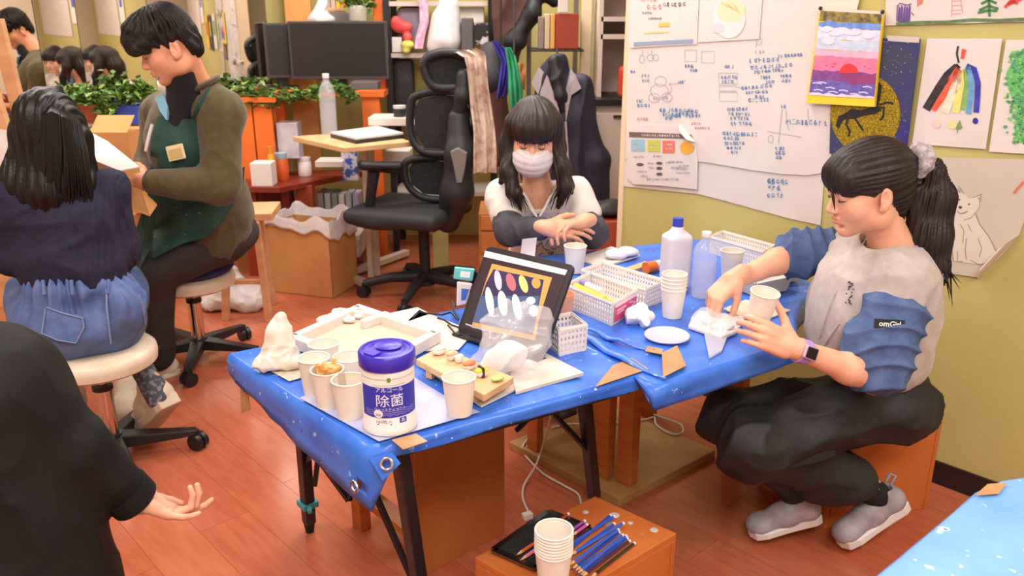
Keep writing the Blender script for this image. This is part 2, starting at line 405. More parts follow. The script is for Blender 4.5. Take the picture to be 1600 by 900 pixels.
wall('wall_mirror', p_mir, p_left, m_wall, side=-1)
wall('wall_left', p_left, V((-1.9, -1.7, 0)), m_cream, side=-1)
wall('wall_rear', V((-1.9, -1.7, 0)), WP+WD*3.6, m_cream, side=-1)
mb = MB(); mb.prism([p[:] for p in room], 2.45, 2.5); struct(mb.build('ceiling', m_ceil))
# cream edge of the partition, dark skirting
mb = MB(); e0 = V((.435, 3.25, 0)); mb.prism([e0+WN*.006+WD*.012, e0+WN*.006-WD*.012, e0-WN*.085-WD*.012, e0-WN*.085+WD*.002], 0, 2.44)
struct(mb.build('trim_1', mat('trim_cream', (232, 208, 176), .5)))
mb = MB(); a = WP+WD*3.5; b = V((.45, 3.235, 0)); mb.prism([a, b, b+WN*.009, a+WN*.009], 0, .075)
struct(mb.build('baseboard_right', mat('skirting', (44, 30, 30), .45)))
# floor: boards running along the right wall, each a piece of its own
m_sub = solid((70, 34, 22), .8)
mb = MB(); mb.prism([(-4.6, -2.2), (4.2, -2.2), (4.2, 5.6), (-4.6, 5.6)], -.06, -.0101); floor = struct(mb.build('floor', m_sub))
def board_mat(i, c1, c2):
    m = mat('floor_board_%d' % i, c1, .2, c2, 7, (.3, .7), stretch=(1.2, 9, 9), bump=.05, bscale=10, detail=5, spec=.5)
    return m
bm_ = [board_mat(0, (176, 92, 64), (188, 106, 76)), board_mat(1, (172, 88, 60), (186, 103, 72)), board_mat(2, (179, 96, 67), (191, 110, 78)), board_mat(3, (174, 90, 63), (185, 103, 74))]
BW, BL = .15, 1.25; protos = []
for m in bm_:
    mb = MB(); mb.box((0, 0, -.005), (BL-.0012, BW-.0009, .01)); me = mb.build('plank', m); protos.append(me.data); C.objects.unlink(me); bpy.data.objects.remove(me)
ang = math.atan2(WD.y, WD.x); WD2, WU2 = (WD.x, WD.y), (WU.x, WU.y); cnt = 0
cen = V((-.35, 2.6, 0)); rr = random.Random(3)
cells = []
for i in range(-40, 17):
    for j in range(-5, 6):
        u = 2.534-BW/2+i*BW-.001; w = j*BL+(i*.47 % 1)*BL
        p = V((WU.x*u+WD.x*w, WU.y*u+WD.y*w, 0))
        if -4.5 < p.x < 2.6 and -.9 < p.y < 5.95 and u < 5.0 and p.x*.78-p.y*.6 > -7: cells.append((0 if abs(p.x) < .62*p.y+.75 and p.y > .6 else 1, (p-cen).length, p))
cells.sort(key=lambda t: t[:2])
for k, (_, d, p) in enumerate(cells[:298]):
    M = Matrix.Translation(p+V((0, 0, rr.uniform(-.0004, 0)-.01))) @ Matrix.Rotation(ang, 4, 'Z'); link('plank', protos[rr.randrange(4)], M, floor)
mb = MB()
for _, d, p in cells[298:]: mb.box(p+V((0, 0, -.005)), (BL-.002, BW-.0016, .01), ang)
if mb.v: mb.build('far_planks', bm_[0], floor)['kind'] = 'stuff'
# the mirror wall: upright mirror panels, each hung at a slightly different angle
m_mir = mat('mirror_glass', (232, 226, 214), .015, metal=1)
MZ0, MZ1 = .74, 2.2
def mirror(start, px1, angd, label):
    """start: where the panel before it ends; angd: its bearing"""
    a = V((math.cos(math.radians(angd)), math.sin(math.radians(angd)), 0)); n = V((a.y, -a.x, 0))
    r = ray(px1, 60); q = r*(start.dot(n)/r.dot(n)); q.z = 0; p = start
    t = thing('mirror_panel', label, 'mirror', (p+q)/2+V((0, 0, MZ0)))
    mb = MB(); mb.prism([p, q-a*.003, q-a*.003-n*.006, p-n*.006], MZ0, MZ1); mb.build('mirror_glass', m_mir, t)
    mb = MB(); mb.prism([p-n*.007, q-a*.003-n*.007, q-a*.003-n*.02, p-n*.02], MZ0-.003, MZ1+.003); mb.build('backing_board', solid((150, 120, 90), .7), t)
    return q
q = MQ+MDIR*(-.95)+V((MDIR.y, -MDIR.x, 0))*.09
q = mirror(q, 60, 36.4, 'mirror panel reflecting the back of the person in olive jacket')
q = mirror(q, 125, 40.7, 'narrow mirror panel reflecting the girl in profile')
q = mirror(q, 236, 38.3, 'mirror panel behind the ivy trough, half hidden by the person in olive jacket')
q = mirror(q, 420, 34, 'wide mirror panel reflecting a white paper sheet and the office chair')
# ================================================================ sheets and drawings on the right wall
m_paper = mat('paper', (225, 216, 210), .75, (219, 209, 202), 5); m_paper2 = mat('paper_warm', (221, 208, 196), .75, (213, 199, 186), 4)
def wpoly(parent, name, m, polys, off):
    mb = MB()
    for q in polys:
        P = [onwall(x, y, off) for x, y in q]; n = (P[1]-P[0]).cross(P[-1]-P[0])
        if n.dot(WN) < 0: P = P[::-1]
        mb.add(P, [list(range(len(P)))])
    return tag(mb.build(name, m, parent), kind='stuff' if len(polys) > 1 else None)
def wstroke(parent, name, m, lines, w, off):
    mb = MB()
    for q in lines: ribbon(mb, q, w, lambda x, y, l: onwall(x, y, off+l))
    return tag(mb.build(name, m, parent), kind='stuff' if len(lines) > 1 else None)
def wsheet(name, label, cat, poly, off=.006, m=None, th=.0015, group=None):
    P = [onwall(x, y, off) for x, y in poly]
    c = sum(P, V())/len(P); c.z = min(p.z for p in P)
    t = thing(name, label, cat, c, group)
    n = (P[1]-P[0]).cross(P[2]-P[1])
    if n.dot(WN) > 0: P = P[::-1]
    mb = MB(); mb.slab(P, -WN*th); mb.build('paper', m or m_paper, t); return t
def scrib(x, y, n, h, sl=0, rs=random.Random(11)):
    """a word of joined pen marks: short strokes, hooks and loops"""
    out = []; cx = x
    for i in range(n):
        w = h*rs.uniform(.6, 1.0); yy = y+sl*(cx-x)
        for s in range(rs.randint(2, 4)):
            kind = rs.random()
            if kind < .4: a = (cx+rs.uniform(0, w*.3), yy+rs.uniform(-.5, .5)*h); out.append([a, (a[0]+w*rs.uniform(.4, .8), a[1]+rs.uniform(-.1, .1)*h)])
            elif kind < .75: a = (cx+rs.uniform(.1, .8)*w, yy-h*.5); out.append([a, (a[0]+rs.uniform(-.25, .15)*w, yy), (a[0]+rs.uniform(-.3, .3)*w, yy+h*.5)])
            else: c0 = (cx+w*.5, yy); out.append([(c0[0]+math.cos(t)*w*.35, c0[1]+math.sin(t)*h*.35) for t in [k*.9 for k in range(7)]])
        cx += w*1.15
    return out
inkb = solid((96, 140, 192), .6); inkg = solid((168, 168, 182), .6); inkr = solid((206, 150, 150), .6); inkd = solid((70, 66, 74), .6)
sh2 = wsheet('paper_sheet', 'lower white planning sheet with curling edge pinned under the handwritten sheet', 'paper', [(976, 215), (1292, 215), (1282, 352), (1235, 342), (1180, 327), (1130, 313), (1090, 303), (1030, 297), (973, 291)], .004)
wstroke(sh2, 'handwriting', inkb, scrib(1198, 283, 5, 9, .05)+scrib(1200, 294, 3, 8)+scrib(1198, 305, 4, 7), 1.1, .0062)
sh1 = wsheet('paper_sheet', 'large white planning sheet covered in blue handwriting on the green wall', 'paper', [(985, -70), (1362, -70), (1340, 10), (1318, 90), (1301, 170), (1298, 268), (1262, 274), (1222, 272), (1175, 266), (1136, 259), (1100, 253), (1040, 250), (977, 248)], .009)
L = []
for x, y, n, h, sl in [(1170, 95, 7, 8, -.05), (1215, 88, 8, 6, -.08), (1172, 106, 11, 7, -.08), (1178, 113, 9, 6, -.1), (1188, 121, 4, 6, -.05), (1218, 119, 4, 6, -.05), (1195, 128, 3, 6, 0), (1220, 126, 3, 6, 0),
                       (1126, 121, 5, 6, -.03), (1128, 128, 4, 6, -.03), (1158, 138, 9, 6, -.1), (1165, 145, 7, 6, -.08), (1180, 151, 3, 6, 0), (1168, 157, 6, 7, -.04), (1135, 171, 7, 6, -.03), (1138, 178, 7, 6, 0), (1140, 185, 6, 6, 0), (1140, 193, 6, 7, 0),
                       (1128, 208, 10, 7, .05), (1130, 216, 5, 6, 0), (1132, 224, 7, 6, 0), (1136, 231, 5, 5, 0), (1142, 238, 3, 5, 0), (1045, 182, 3, 7, -.1), (1060, 178, 5, 7, -.15), (1030, 172, 9, 7, .01), (1035, 179, 12, 7, .03), (1040, 185, 2, 6, 0),
                       (994, 158, 3, 5, 0), (995, 165, 4, 6, 0), (1132, 104, 3, 6, 0), (1070, 103, 3, 6, 0), (1078, 110, 3, 5, 0), (985, 112, 2, 5, 0), (1002, 118, 3, 5, 0), (1220, 166, 2, 6, 0), (1228, 190, 9, 9, .05), (1210, 232, 3, 7, 0), (1211, 239, 3, 7, 0), (1212, 246, 2, 6, 0), (1058, 129, 4, 5, -.1)]:
    L += scrib(x, y, n, h*.9, sl)
wstroke(sh1, 'handwriting', inkb, L, 1.0, .0108)
box_ = lambda x0, y0, x1, y1: [(x0, y0), (x1, y0), (x1, y1), (x0, y1), (x0, y0)]
circ = lambda cx, cy, rx, ry, n=20: [(cx+rx*math.cos(2*math.pi*k/n), cy+ry*math.sin(2*math.pi*k/n)) for k in range(n+1)]
wstroke(sh1, 'pencil_sketch', inkg, [box_(1070, 78, 1088, 96), box_(1096, 80, 1116, 98), box_(1123, 114, 1152, 131), box_(1124, 134, 1150, 142), box_(1124, 144, 1152, 158), circ(1032, 127, 9, 8), circ(1030, 142, 14, 11), circ(1022, 153, 9, 7), circ(1042, 152, 8, 7), circ(1003, 92, 4, 6), circ(1016, 90, 5, 5), circ(1024, 90, 5, 5),
                                     [(1044, 132), (1058, 130)], [(1046, 128), (1050, 140), (1044, 148)], [(1004, 78), (1004, 86)], [(1018, 78), (1018, 85)], [(1150, 136), (1160, 137)], [(1222, 170), (1216, 226)], [(1198, 205), (1252, 214)], [(1228, 172), (1229, 188), (1233, 204)], [(1186, 40), (1186, 60)], circ(1186, 64, 4, 6), [(1182, 68), (1180, 74)], [(1262, 170), (1263, 188)], circ(1204, 217, 4, 6)]+scrib(1180, 81, 3, 5)+scrib(1003, 126, 3, 5)+scrib(1036, 153, 2, 5)+scrib(1020, 154, 2, 5), .8, .0107)
wstroke(sh1, 'red_notes', inkr, scrib(996, 186, 4, 5)+scrib(1080, 193, 4, 4)+scrib(1085, 200, 6, 4), .8, .0107)
t = wsheet('printed_notice', 'printed notice with orange caption and blue band pinned to the planning sheet', 'notice', [(990, -60), (1094, -60), (1089, 69), (984, 75)], .0125)
wpoly(t, 'blue_band', solid((146, 162, 190), .6), [[(990, 66), (1083, 61), (1083, 67), (990, 72)]], .0142)
wpoly(t, 'orange_caption', solid((246, 196, 100), .6), [[(1029, 36), (1046, 35), (1046, 41), (1029, 42)]], .0142)
wstroke(t, 'print', inkd, scrib(1036, 7, 6, 7)+scrib(1004, 20, 4, 4)+scrib(1013, 29, 8, 3), .7, .0142)
wstroke(t, 'red_print', inkr, scrib(1010, 11, 3, 8)+scrib(1002, 0, 5, 5), .9, .0142)
wstroke(t, 'yellow_line', solid((222, 206, 110), .6), [[(1006, 52), (1024, 51), (1045, 50)]], 2.0, .0142)
t = wsheet('drawing_sheet', 'small white sheet with a faint round orange pencil drawing', 'drawing', [(1098, -60), (1196, -60), (1186, 61), (1090, 66)], .0125)
wpoly(t, 'pale_disc', solid((232, 222, 220), .7), [circ(1139, 28, 26, 32)[:-1]], .0142)
wpoly(t, 'orange_patch', solid((244, 218, 182), .7), [circ(1142, 16, 22, 19)[:-1]], .0144)
wstroke(t, 'pencil_hatching', solid((246, 192, 132), .7), [[(1126+k*3, 4+k % 3*3), (1140+k*2, 10+k*1.5)] for k in range(9)], 1.0, .0146)
wpoly(t, 'grey_patch', solid((214, 208, 214), .7), [circ(1122, 44, 9, 8)[:-1]], .0146)
t = wsheet('flow_chart_sheet', 'printed flow chart sheet with brown header, three coloured squares and an orange circle', 'poster', [(981, 196), (1064, 196), (1082, 210), (1087, 225), (1090, 250), (1089, 296), (1030, 290), (990, 288), (980, 278)], .0125)
wpoly(t, 'brown_header', solid((118, 98, 94), .6), [[(983, 206), (1080, 210), (1083, 217), (983, 214)]], .0142)
wstroke(t, 'header_print', m_paper, scrib(1002, 211, 16, 4, .03), .9, .0148)
for nm, cc, q in (('blue_square', (150, 192, 216), (986, 218, 1007, 236)), ('green_square', (196, 202, 84), (1012, 219, 1031, 237)), ('red_square', (226, 122, 104), (1035, 220, 1054, 239))):
    wpoly(t, nm, solid(cc, .6), [[(q[0], q[1]), (q[2], q[1]), (q[2], q[3]), (q[0], q[3])]], .0142)
wpoly(t, 'orange_circle', solid((246, 178, 72), .6), [circ(1073, 231, 11, 10)[:-1]], .0142)
wstroke(t, 'square_print', m_paper, sum([scrib(x, y, 4, 3) for x, y in ((990, 225), (992, 231), (1016, 226), (1016, 231), (1040, 226), (1040, 232))], []), .7, .0148)
wstroke(t, 'small_print', inkg, sum([scrib(x, y, n, 3) for x, y, n in ((990, 245, 6), (1020, 244, 6), (1045, 253, 8), (1048, 262, 9), (1060, 259, 6), (1055, 270, 8), (1012, 255, 3), (995, 268, 6), (1000, 275, 5), (1010, 280, 20), (1014, 262, 3), (1040, 254, 3), (1056, 264, 7))], []), .6, .0142)
wpoly(t, 'dark_marks', solid((96, 90, 92), .6), [circ(x, y, rx, 2.4, 10)[:-1] for x, y, rx in ((1000, 257, 6), (1030, 255, 5), (1030, 263, 5), (1030, 272, 5))], .0142)
mb = MB(); A, B_, Cc = onwall(1062, 193, .014), onwall(1087, 222, .014), onwall(1068, 214, .035)
mb.sheet(lambda u, v: (A*(1-u)+B_*u)*(1-v)+Cc*v+WN*(.012*math.sin(v*math.pi)), 6, 5, WN*.0006); mb.build('curled_corner', m_paper, t, True)
# sunset canvas
t = wsheet('sunset_painting', 'bright painting of a red sun over purple sea, overlapping the dark horse painting', 'painting', [(1281, 12), (1380, 18), (1366, 167), (1260, 161)], .03, solid((250, 214, 60), .5), .012)
lerp = lambda a, b, u: a+(b-a)*u
def sun(u, v): return (lerp(lerp(1281, 1380, u), lerp(1260, 1366, u), v), lerp(lerp(12, 18, u), lerp(161, 167, u), v))
bands = [(0, .055, (226, 214, 206), 'top_tape'), (.03, .135, (92, 84, 66), 'dark_glitter_band'), (.135, .2, (104, 140, 206), 'sky_band'), (.2, .32, (214, 208, 230), 'cloud_band'), (.32, .43, (196, 206, 226), 'pale_sky_band'), (.43, .5, (240, 176, 200), 'pale_pink_band'), (.5, .66, (232, 120, 156), 'pink_band'), (.655, .76, (126, 70, 140), 'purple_sea_band'), (.755, .9, (98, 82, 164), 'violet_sea_band'), (.89, .915, (222, 212, 222), 'foam_band')]
for k, (a, b, cc, nm) in enumerate(bands):
    x0, x1 = ((.0, 1.0) if k == 0 else (.02, .985)); N = 14
    rs = random.Random(k); j = lambda: rs.uniform(-.012, .012) if k > 1 else 0
    top = [sun(lerp(x0, x1, i/N), a+j()) for i in range(N+1)]; bot = [sun(lerp(x0, x1, i/N), b+j()*.3) for i in range(N+1)]
    c2 = tuple(max(0, min(255, c+(26 if k in (2, 3, 8) else 14))) for c in cc)
    wpoly(t, nm, mat('sunset_'+nm, cc, .45, c2 if k != 1 else (170, 150, 70), 60, bump=.2, bscale=90) if k else solid(cc, .4), [top+bot[::-1]], .0308+k*.00012)
cx, cy = sun(.57, .665); wpoly(t, 'red_sun', solid((226, 62, 62), .45), [[(cx+14.5*math.cos(a), cy-15*math.sin(a)) for a in [math.pi*i/14 for i in range(15)]]], .0325)
wpoly(t, 'sun_reflection', mat('sun_refl', (150, 66, 120), .45), [[sun(.42, .67), sun(.98, .68), sun(.98, .76), sun(.6, .78)]], .0324)
wstroke(t, 'wave_crests', solid((214, 206, 236), .45), [[sun(u, v), sun(u+.07, v-.008), sun(u+.14, v+.004)] for u, v in ((.05, .79), (.12, .78), (.08, .86), (.3, .87), (.45, .85), (.62, .88), (.75, .86), (.25, .83), (.8, .8))], 2.0, .0326)
wstroke(t, 'gull_marks', solid((110, 50, 90), .5), [[sun(u, v), sun(u+.02, v+.01), sun(u+.04, v)] for u, v in ((.2, .59), (.3, .6), (.32, .57), (.78, .58), (.85, .6))], .7, .0326)
wpoly(t, 'clouds', solid((236, 226, 240), .5), [circ(*sun(u, v), rx, ry, 12)[:-1] for u, v, rx, ry in ((.16, .22, 9, 5), (.3, .25, 12, 5), (.55, .24, 14, 4), (.8, .26, 10, 5), (.2, .34, 10, 6))], .0327)
mb = MB()
for u in (.01, .99):
    p = onwall(*sun(u, .005), .034); mb.ball(p, .006, 8, 6)
tag(mb.build('push_pins', solid((40, 40, 44), .4), t), kind='stuff')
# dark galaxy painting with a horse
t = wsheet('horse_painting', 'dark starry painting of a black horse before a golden glitter moon', 'painting', [(1300, 58), (1438, 61), (1414, 250), (1296, 240)], .0165, mat('galaxy', (62, 66, 92), .5, (52, 46, 122), 5, (.4, .6), speck=[((150, 156, 176), 160, .66)]), .005)
wpoly(t, 'tape', solid((206, 196, 190), .4, alpha=1), [[(1384, 55), (1437, 58), (1436, 67), (1388, 64)]], .0176)
gm = mat('gold_glitter', (176, 150, 26), .35, (126, 104, 20), 180, (.4, .6), metal=.55, bump=.6, bscale=500, speck=[((246, 222, 100), 260, .64)])
wpoly(t, 'golden_moon', gm, [circ(1352, 178, 55, 62, 34)[:-1]], .0172)
bk = solid((38, 34, 32), .6)
wpoly(t, 'black_horse', bk, [[(1318, 178), (1330, 170), (1345, 172), (1360, 168), (1366, 158), (1366, 140), (1374, 128), (1378, 134), (1376, 152), (1372, 165), (1378, 172), (1368, 178), (1350, 181), (1334, 186), (1322, 186)], [(1318, 178), (1310, 182), (1306, 196), (1310, 202), (1316, 190), (1324, 184)]], .0178)
wstroke(t, 'horse_legs', bk, [[(1326, 182), (1322, 194), (1328, 206), (1326, 213)], [(1334, 182), (1342, 194), (1349, 204)], [(1370, 168), (1381, 168), (1380, 182), (1375, 188)], [(1374, 164), (1386, 160), (1396, 162)]], 3.6, .0180)
# rainbow drawing
t = wsheet('rainbow_drawing', 'white sheet with a crayon rainbow running from black to dark blue', 'drawing', [(1449, 60), (1566, 60), (1540, 233), (1425, 225)], .007, m_paper, group=None)
for nm, cc, q, w in (('black_stroke', (44, 40, 42), [(1496, 104), (1480, 118), (1468, 136), (1456, 156), (1447, 171)], 13), ('red_stroke', (228, 84, 56), [(1499, 108), (1488, 125), (1474, 147), (1456, 171)], 13), ('peach_stroke', (240, 214, 190), [(1500, 110), (1494, 130), (1486, 150), (1476, 176)], 13), ('yellow_stroke', (238, 214, 120), [(1503, 110), (1500, 135), (1496, 158), (1493, 176)], 12), ('green_stroke', (120, 168, 84), [(1508, 108), (1510, 130), (1507, 155), (1504, 172)], 7), ('sky_stroke', (96, 150, 196), [(1512, 105), (1518, 125), (1517, 150), (1513, 178)], 9), ('blue_stroke', (52, 52, 158), [(1510, 103), (1522, 108), (1528, 130), (1527, 155), (1525, 176)], 9)):
    wstroke(t, nm, mat('crayon_'+nm, cc, .7, tuple(min(255, c+22) for c in cc), 60), [q], w, .0085)
wpoly(t, 'crayon_dots', solid((238, 208, 190), .7), [circ(1464, 194, 6, 6, 12)[:-1]], .0085); wpoly(t, 'yellow_dot', solid((238, 218, 150), .7), [circ(1488, 195, 7, 7, 12)[:-1]], .0085)
wpoly(t, 'blue_dot', solid((52, 50, 140), .7), [circ(1524, 189, 4.5, 5, 12)[:-1]], .0085); wpoly(t, 'green_star', solid((128, 156, 104), .7), [[(1500, 187), (1502, 195), (1504, 200), (1497, 203), (1496, 210), (1494, 200), (1496, 194)]], .0085)
wpoly(t, 'red_figure', solid((220, 88, 60), .7), [[(1503, 76), (1510, 78), (1506, 92), (1501, 92)]], .0085); wstroke(t, 'black_figure', bk, [[(1497, 72), (1495, 84), (1498, 98)], [(1494, 100), (1500, 106)]], 3, .0085)
# tree drawing
t = wsheet('tree_drawing', 'white sheet with a leafy bright green tree beside the rainbow sheet', 'drawing', [(1572, 62), (1680, 62), (1676, 245), (1545, 237)], .007, m_paper)
rs = random.Random(4); gr = [(96, 184, 92), (60, 150, 74), (130, 200, 120), (90, 160, 120)]
for k, cc in enumerate(gr):
    wpoly(t, 'leaf_dabs', solid(cc, .7), [circ(1600+rs.gauss(0, 13)+(0 if y < 170 else 4), y, rs.uniform(1.6, 4), rs.uniform(1.5, 3.4), 7)[:-1] for y in [rs.uniform(78, 225) for _ in range(95)]], .0084+k*.0003)
wpoly(t, 'tree_crown', solid((110, 190, 104), .7), [[(1585, 90), (1597, 78), (1625, 76), (1640, 100), (1640, 210), (1620, 228), (1592, 222), (1584, 200), (1590, 175), (1576, 140), (1572, 115)]], .0082)
# strip of figures along the top
t = wsheet('figure_strip_drawing', 'long white strip of crayon figures over a green ground line', 'drawing', [(1386, -70), (1700, -75), (1698, 31), (1383, 40)], .007, m_paper)
wstroke(t, 'green_ground', mat('crayon_ground', (112, 140, 96), .7, (84, 116, 72), 70), [[(1400, 37), (1440, 35), (1480, 34.5), (1520, 31), (1560, 32), (1600, 30), (1690, 28)]], 5, .0085)
wstroke(t, 'purple_animal', solid((104, 72, 150), .7), [[(1401+2*k, 36-abs(k-5)*.6), (1402+2*k+(k % 2), 8+(k % 3)*2)] for k in range(11)]+[[(1402, 10), (1406, 5), (1418, 8), (1424, 6)], [(1424, 20), (1428, 24)]], 1.6, .0085)
wstroke(t, 'orange_figure', solid((220, 120, 80), .7), [[(1434, -6), (1434, 10)], [(1438, -6), (1437, 8)], [(1441, -4), (1440, 6)]], 2, .0085)
wstroke(t, 'ladder', solid((222, 160, 150), .7), [[(1488, -5), (1486, 26)], [(1500, -5), (1504, 20)]]+[[(1487, y), (1502, y-1)] for y in (2, 9, 16, 22)], 1, .0085)
wstroke(t, 'green_tree', solid((72, 130, 78), .7), [[(1545, -10), (1546, 26)], [(1533, 6), (1545, 0), (1557, 5)], [(1530, 16), (1545, 9), (1560, 14)], [(1528, 20), (1545, 16), (1558, 17)]], 4, .0085)
wstroke(t, 'red_figure', solid((224, 84, 84), .7), [[(1570, 12), (1580, 0), (1590, 6)], [(1578, 6), (1600, -4)], [(1575, 8), (1590, -6)]], 5, .0085)
# white dog drawing with a curling corner
t = wsheet('dog_drawing', 'large grey-white sheet with a pencil drawing of a sitting white dog, corner curling up', 'drawing', [(1472, 246), (1640, 250), (1606, 330), (1592, 368), (1560, 404), (1543, 418), (1530, 434), (1474, 426)], .007, mat('paper_grey', (204, 193, 178), .75, (196, 185, 168), 4))
dg = solid((217, 207, 194), .75); wpoly(t, 'dog_body', dg, [[(1488, 312), (1497, 300), (1508, 303), (1514, 310), (1530, 306), (1530, 322), (1524, 332), (1530, 350), (1545, 370), (1558, 396), (1545, 412), (1520, 412), (1490, 408), (1487, 380), (1490, 345), (1486, 328)]], .0085)
wstroke(t, 'pencil_lines', solid((140, 122, 106), .7), [[(1497, 300), (1498, 290), (1506, 303)], [(1520, 309), (1534, 303), (1531, 316)], [(1524, 334), (1530, 350), (1545, 370), (1558, 396)], [(1488, 330), (1490, 360), (1487, 385), (1490, 408)], [(1510, 372), (1508, 390), (1510, 406)], [(1516, 406), (1530, 414), (1545, 410)], [(1500, 350), (1506, 360), (1504, 380)], [(1488, 312), (1486, 328), (1490, 338)], [(1524, 332), (1518, 340), (1506, 344)], [(1528, 372), (1534, 388), (1530, 402)], [(1512, 350), (1518, 362)], [(1496, 392), (1496, 408), (1504, 409)], [(1499, 296), (1500, 302)], [(1527, 308), (1530, 312)]], 1.0, .0088)
wpoly(t, 'dog_face_marks', solid((90, 74, 66), .7), [circ(1499, 312, 1.6, 1.3, 8)[:-1], circ(1514, 319, 1.8, 1.4, 8)[:-1], circ(1500.5, 324, 3, 2.4, 10)[:-1]], .0088)
wstroke(t, 'dog_mouth', solid((90, 74, 66), .7), [[(1496, 330), (1500, 334), (1506, 333), (1512, 330)]], 1.2, .0088)
wstroke(t, 'red_mark', solid((224, 112, 96), .7), [[(1584, 302), (1592, 292), (1600, 284)]], 4, .0088)
A, B_, Cc = onwall(1594, 366, .008), onwall(1528, 436, .008), onwall(1538, 404, .05)
mb = MB(); mb.sheet(lambda u, v: (A*(1-u)+B_*u)*(1-v)+(Cc*.6+(A*(1-u)+B_*u)*.4)*v+WN*(.016*math.sin(v*math.pi)), 8, 6, WN*.0008); mb.build('curled_corner', m_paper2, t, True)
t = thing('wall_sheet', 'huge blank white sheet beyond the tree drawing on the green wall', 'paper', WP+WD*2.0+V((0, 0, 1.15))); mb = MB(); mb.slab([WP+WD*a+WN*.006+V((0, 0, z)) for a, z in ((1.75, 1.15), (1.75, 2.3), (3.3, 2.3), (3.3, 1.15))], WN*.001); mb.build('paper', m_paper, t)
# papers further along the wall that the mirror shows
for k, (s, z, w, h, cc) in enumerate([(.35, 1.75, .28, .38, (240, 232, 226)), (.72, 1.72, .26, .36, (236, 150, 60)), (1.08, 1.74, .27, .38, (240, 232, 226)), (.42, 1.22, .24, .34, (238, 228, 220)), (.8, 1.2, .26, .36, (70, 70, 84)), (1.15, 1.2, .25, .34, (240, 190, 70)), (1.5, 1.5, .3, .42, (236, 228, 222)), (-.6, 1.72, .3, .35, (236, 228, 222))]):
    c0 = WP+WD*s+WN*(.013 if k == 7 else .008); t = thing('child_drawing', ['plain white sheet high on the green wall', 'orange sheet high on the green wall', 'white sheet with a red square on the green wall', 'white sheet level with the rainbow drawing', 'dark painted sheet along the green wall', 'yellow painted sheet along the green wall', 'tall white sheet at the near end of the green wall', 'white sheet above the sunset painting'][k], 'drawing', c0+V((0, 0, z-h/2)))
    mb = MB(); mb.slab([c0+WD*sx*w/2+V((0, 0, z+sz*h/2)) for sx, sz in ((-1, -1), (-1, 1), (1, 1), (1, -1))], WN*.0015); mb.build('paper', solid(cc, .7), t)
    q = c0+WN*.003; c3 = [(120, 170, 210), (200, 90, 60), (214, 60, 60), (90, 150, 90), (200, 180, 60), (220, 90, 50), (90, 110, 180), (210, 120, 90)][k]
    mb = MB(); mb.slab([q+WD*sx*w*.25+V((0, 0, z+h*.1+sz*h*.2)) for sx, sz in ((-1, -1), (-1, 1), (1, 1), (1, -1))], WN*.0006); mb.build('painted_patch', solid(c3, .7), t)
# ================================================================ tables under blue tarpaulin, wooden boxes
ZT = .64
m_tarp = mat('blue_tarp', (46, 96, 200), .27, (70, 128, 226), 9, (.3, .7), bump=.5, bscale=17, ridge=(7, .55), speck=[((150, 186, 236), 34, .69), ((210, 216, 236), 55, .71), ((60, 40, 150), 21, .72)])
m_tarp3 = mat('pale_blue_tarp', (104, 154, 226), .45, (128, 174, 234), 7, (.3, .7), bump=.25, bscale=30, speck=[((176, 204, 240), 30, .66), ((222, 224, 236), 46, .69), ((70, 70, 170), 30, .73)])
m_blackmetal = mat('black_metal', (34, 32, 36), .38); m_wood = mat('orange_wood', (176, 94, 40), .42, (196, 112, 54), 5, (.3, .7), stretch=(1, 1, 8), bump=.08, bscale=20)
m_wood2 = mat('box_wood', (186, 98, 44), .42, (204, 118, 62), 4, (.3, .7), bump=.06, bscale=18, speck=[((176, 150, 140), 22, .71)])
m_tape = mat('packing_tape', (182, 140, 98), .4, (168, 124, 82), 20); m_ply = mat('plywood', (178, 136, 84), .6, (164, 120, 70), 3, stretch=(1, 4, 1))
m_board = mat('table_board', (150, 116, 84), .6)
wav = waves(3, 26, 6); wav2 = waves(9, 60, 6)
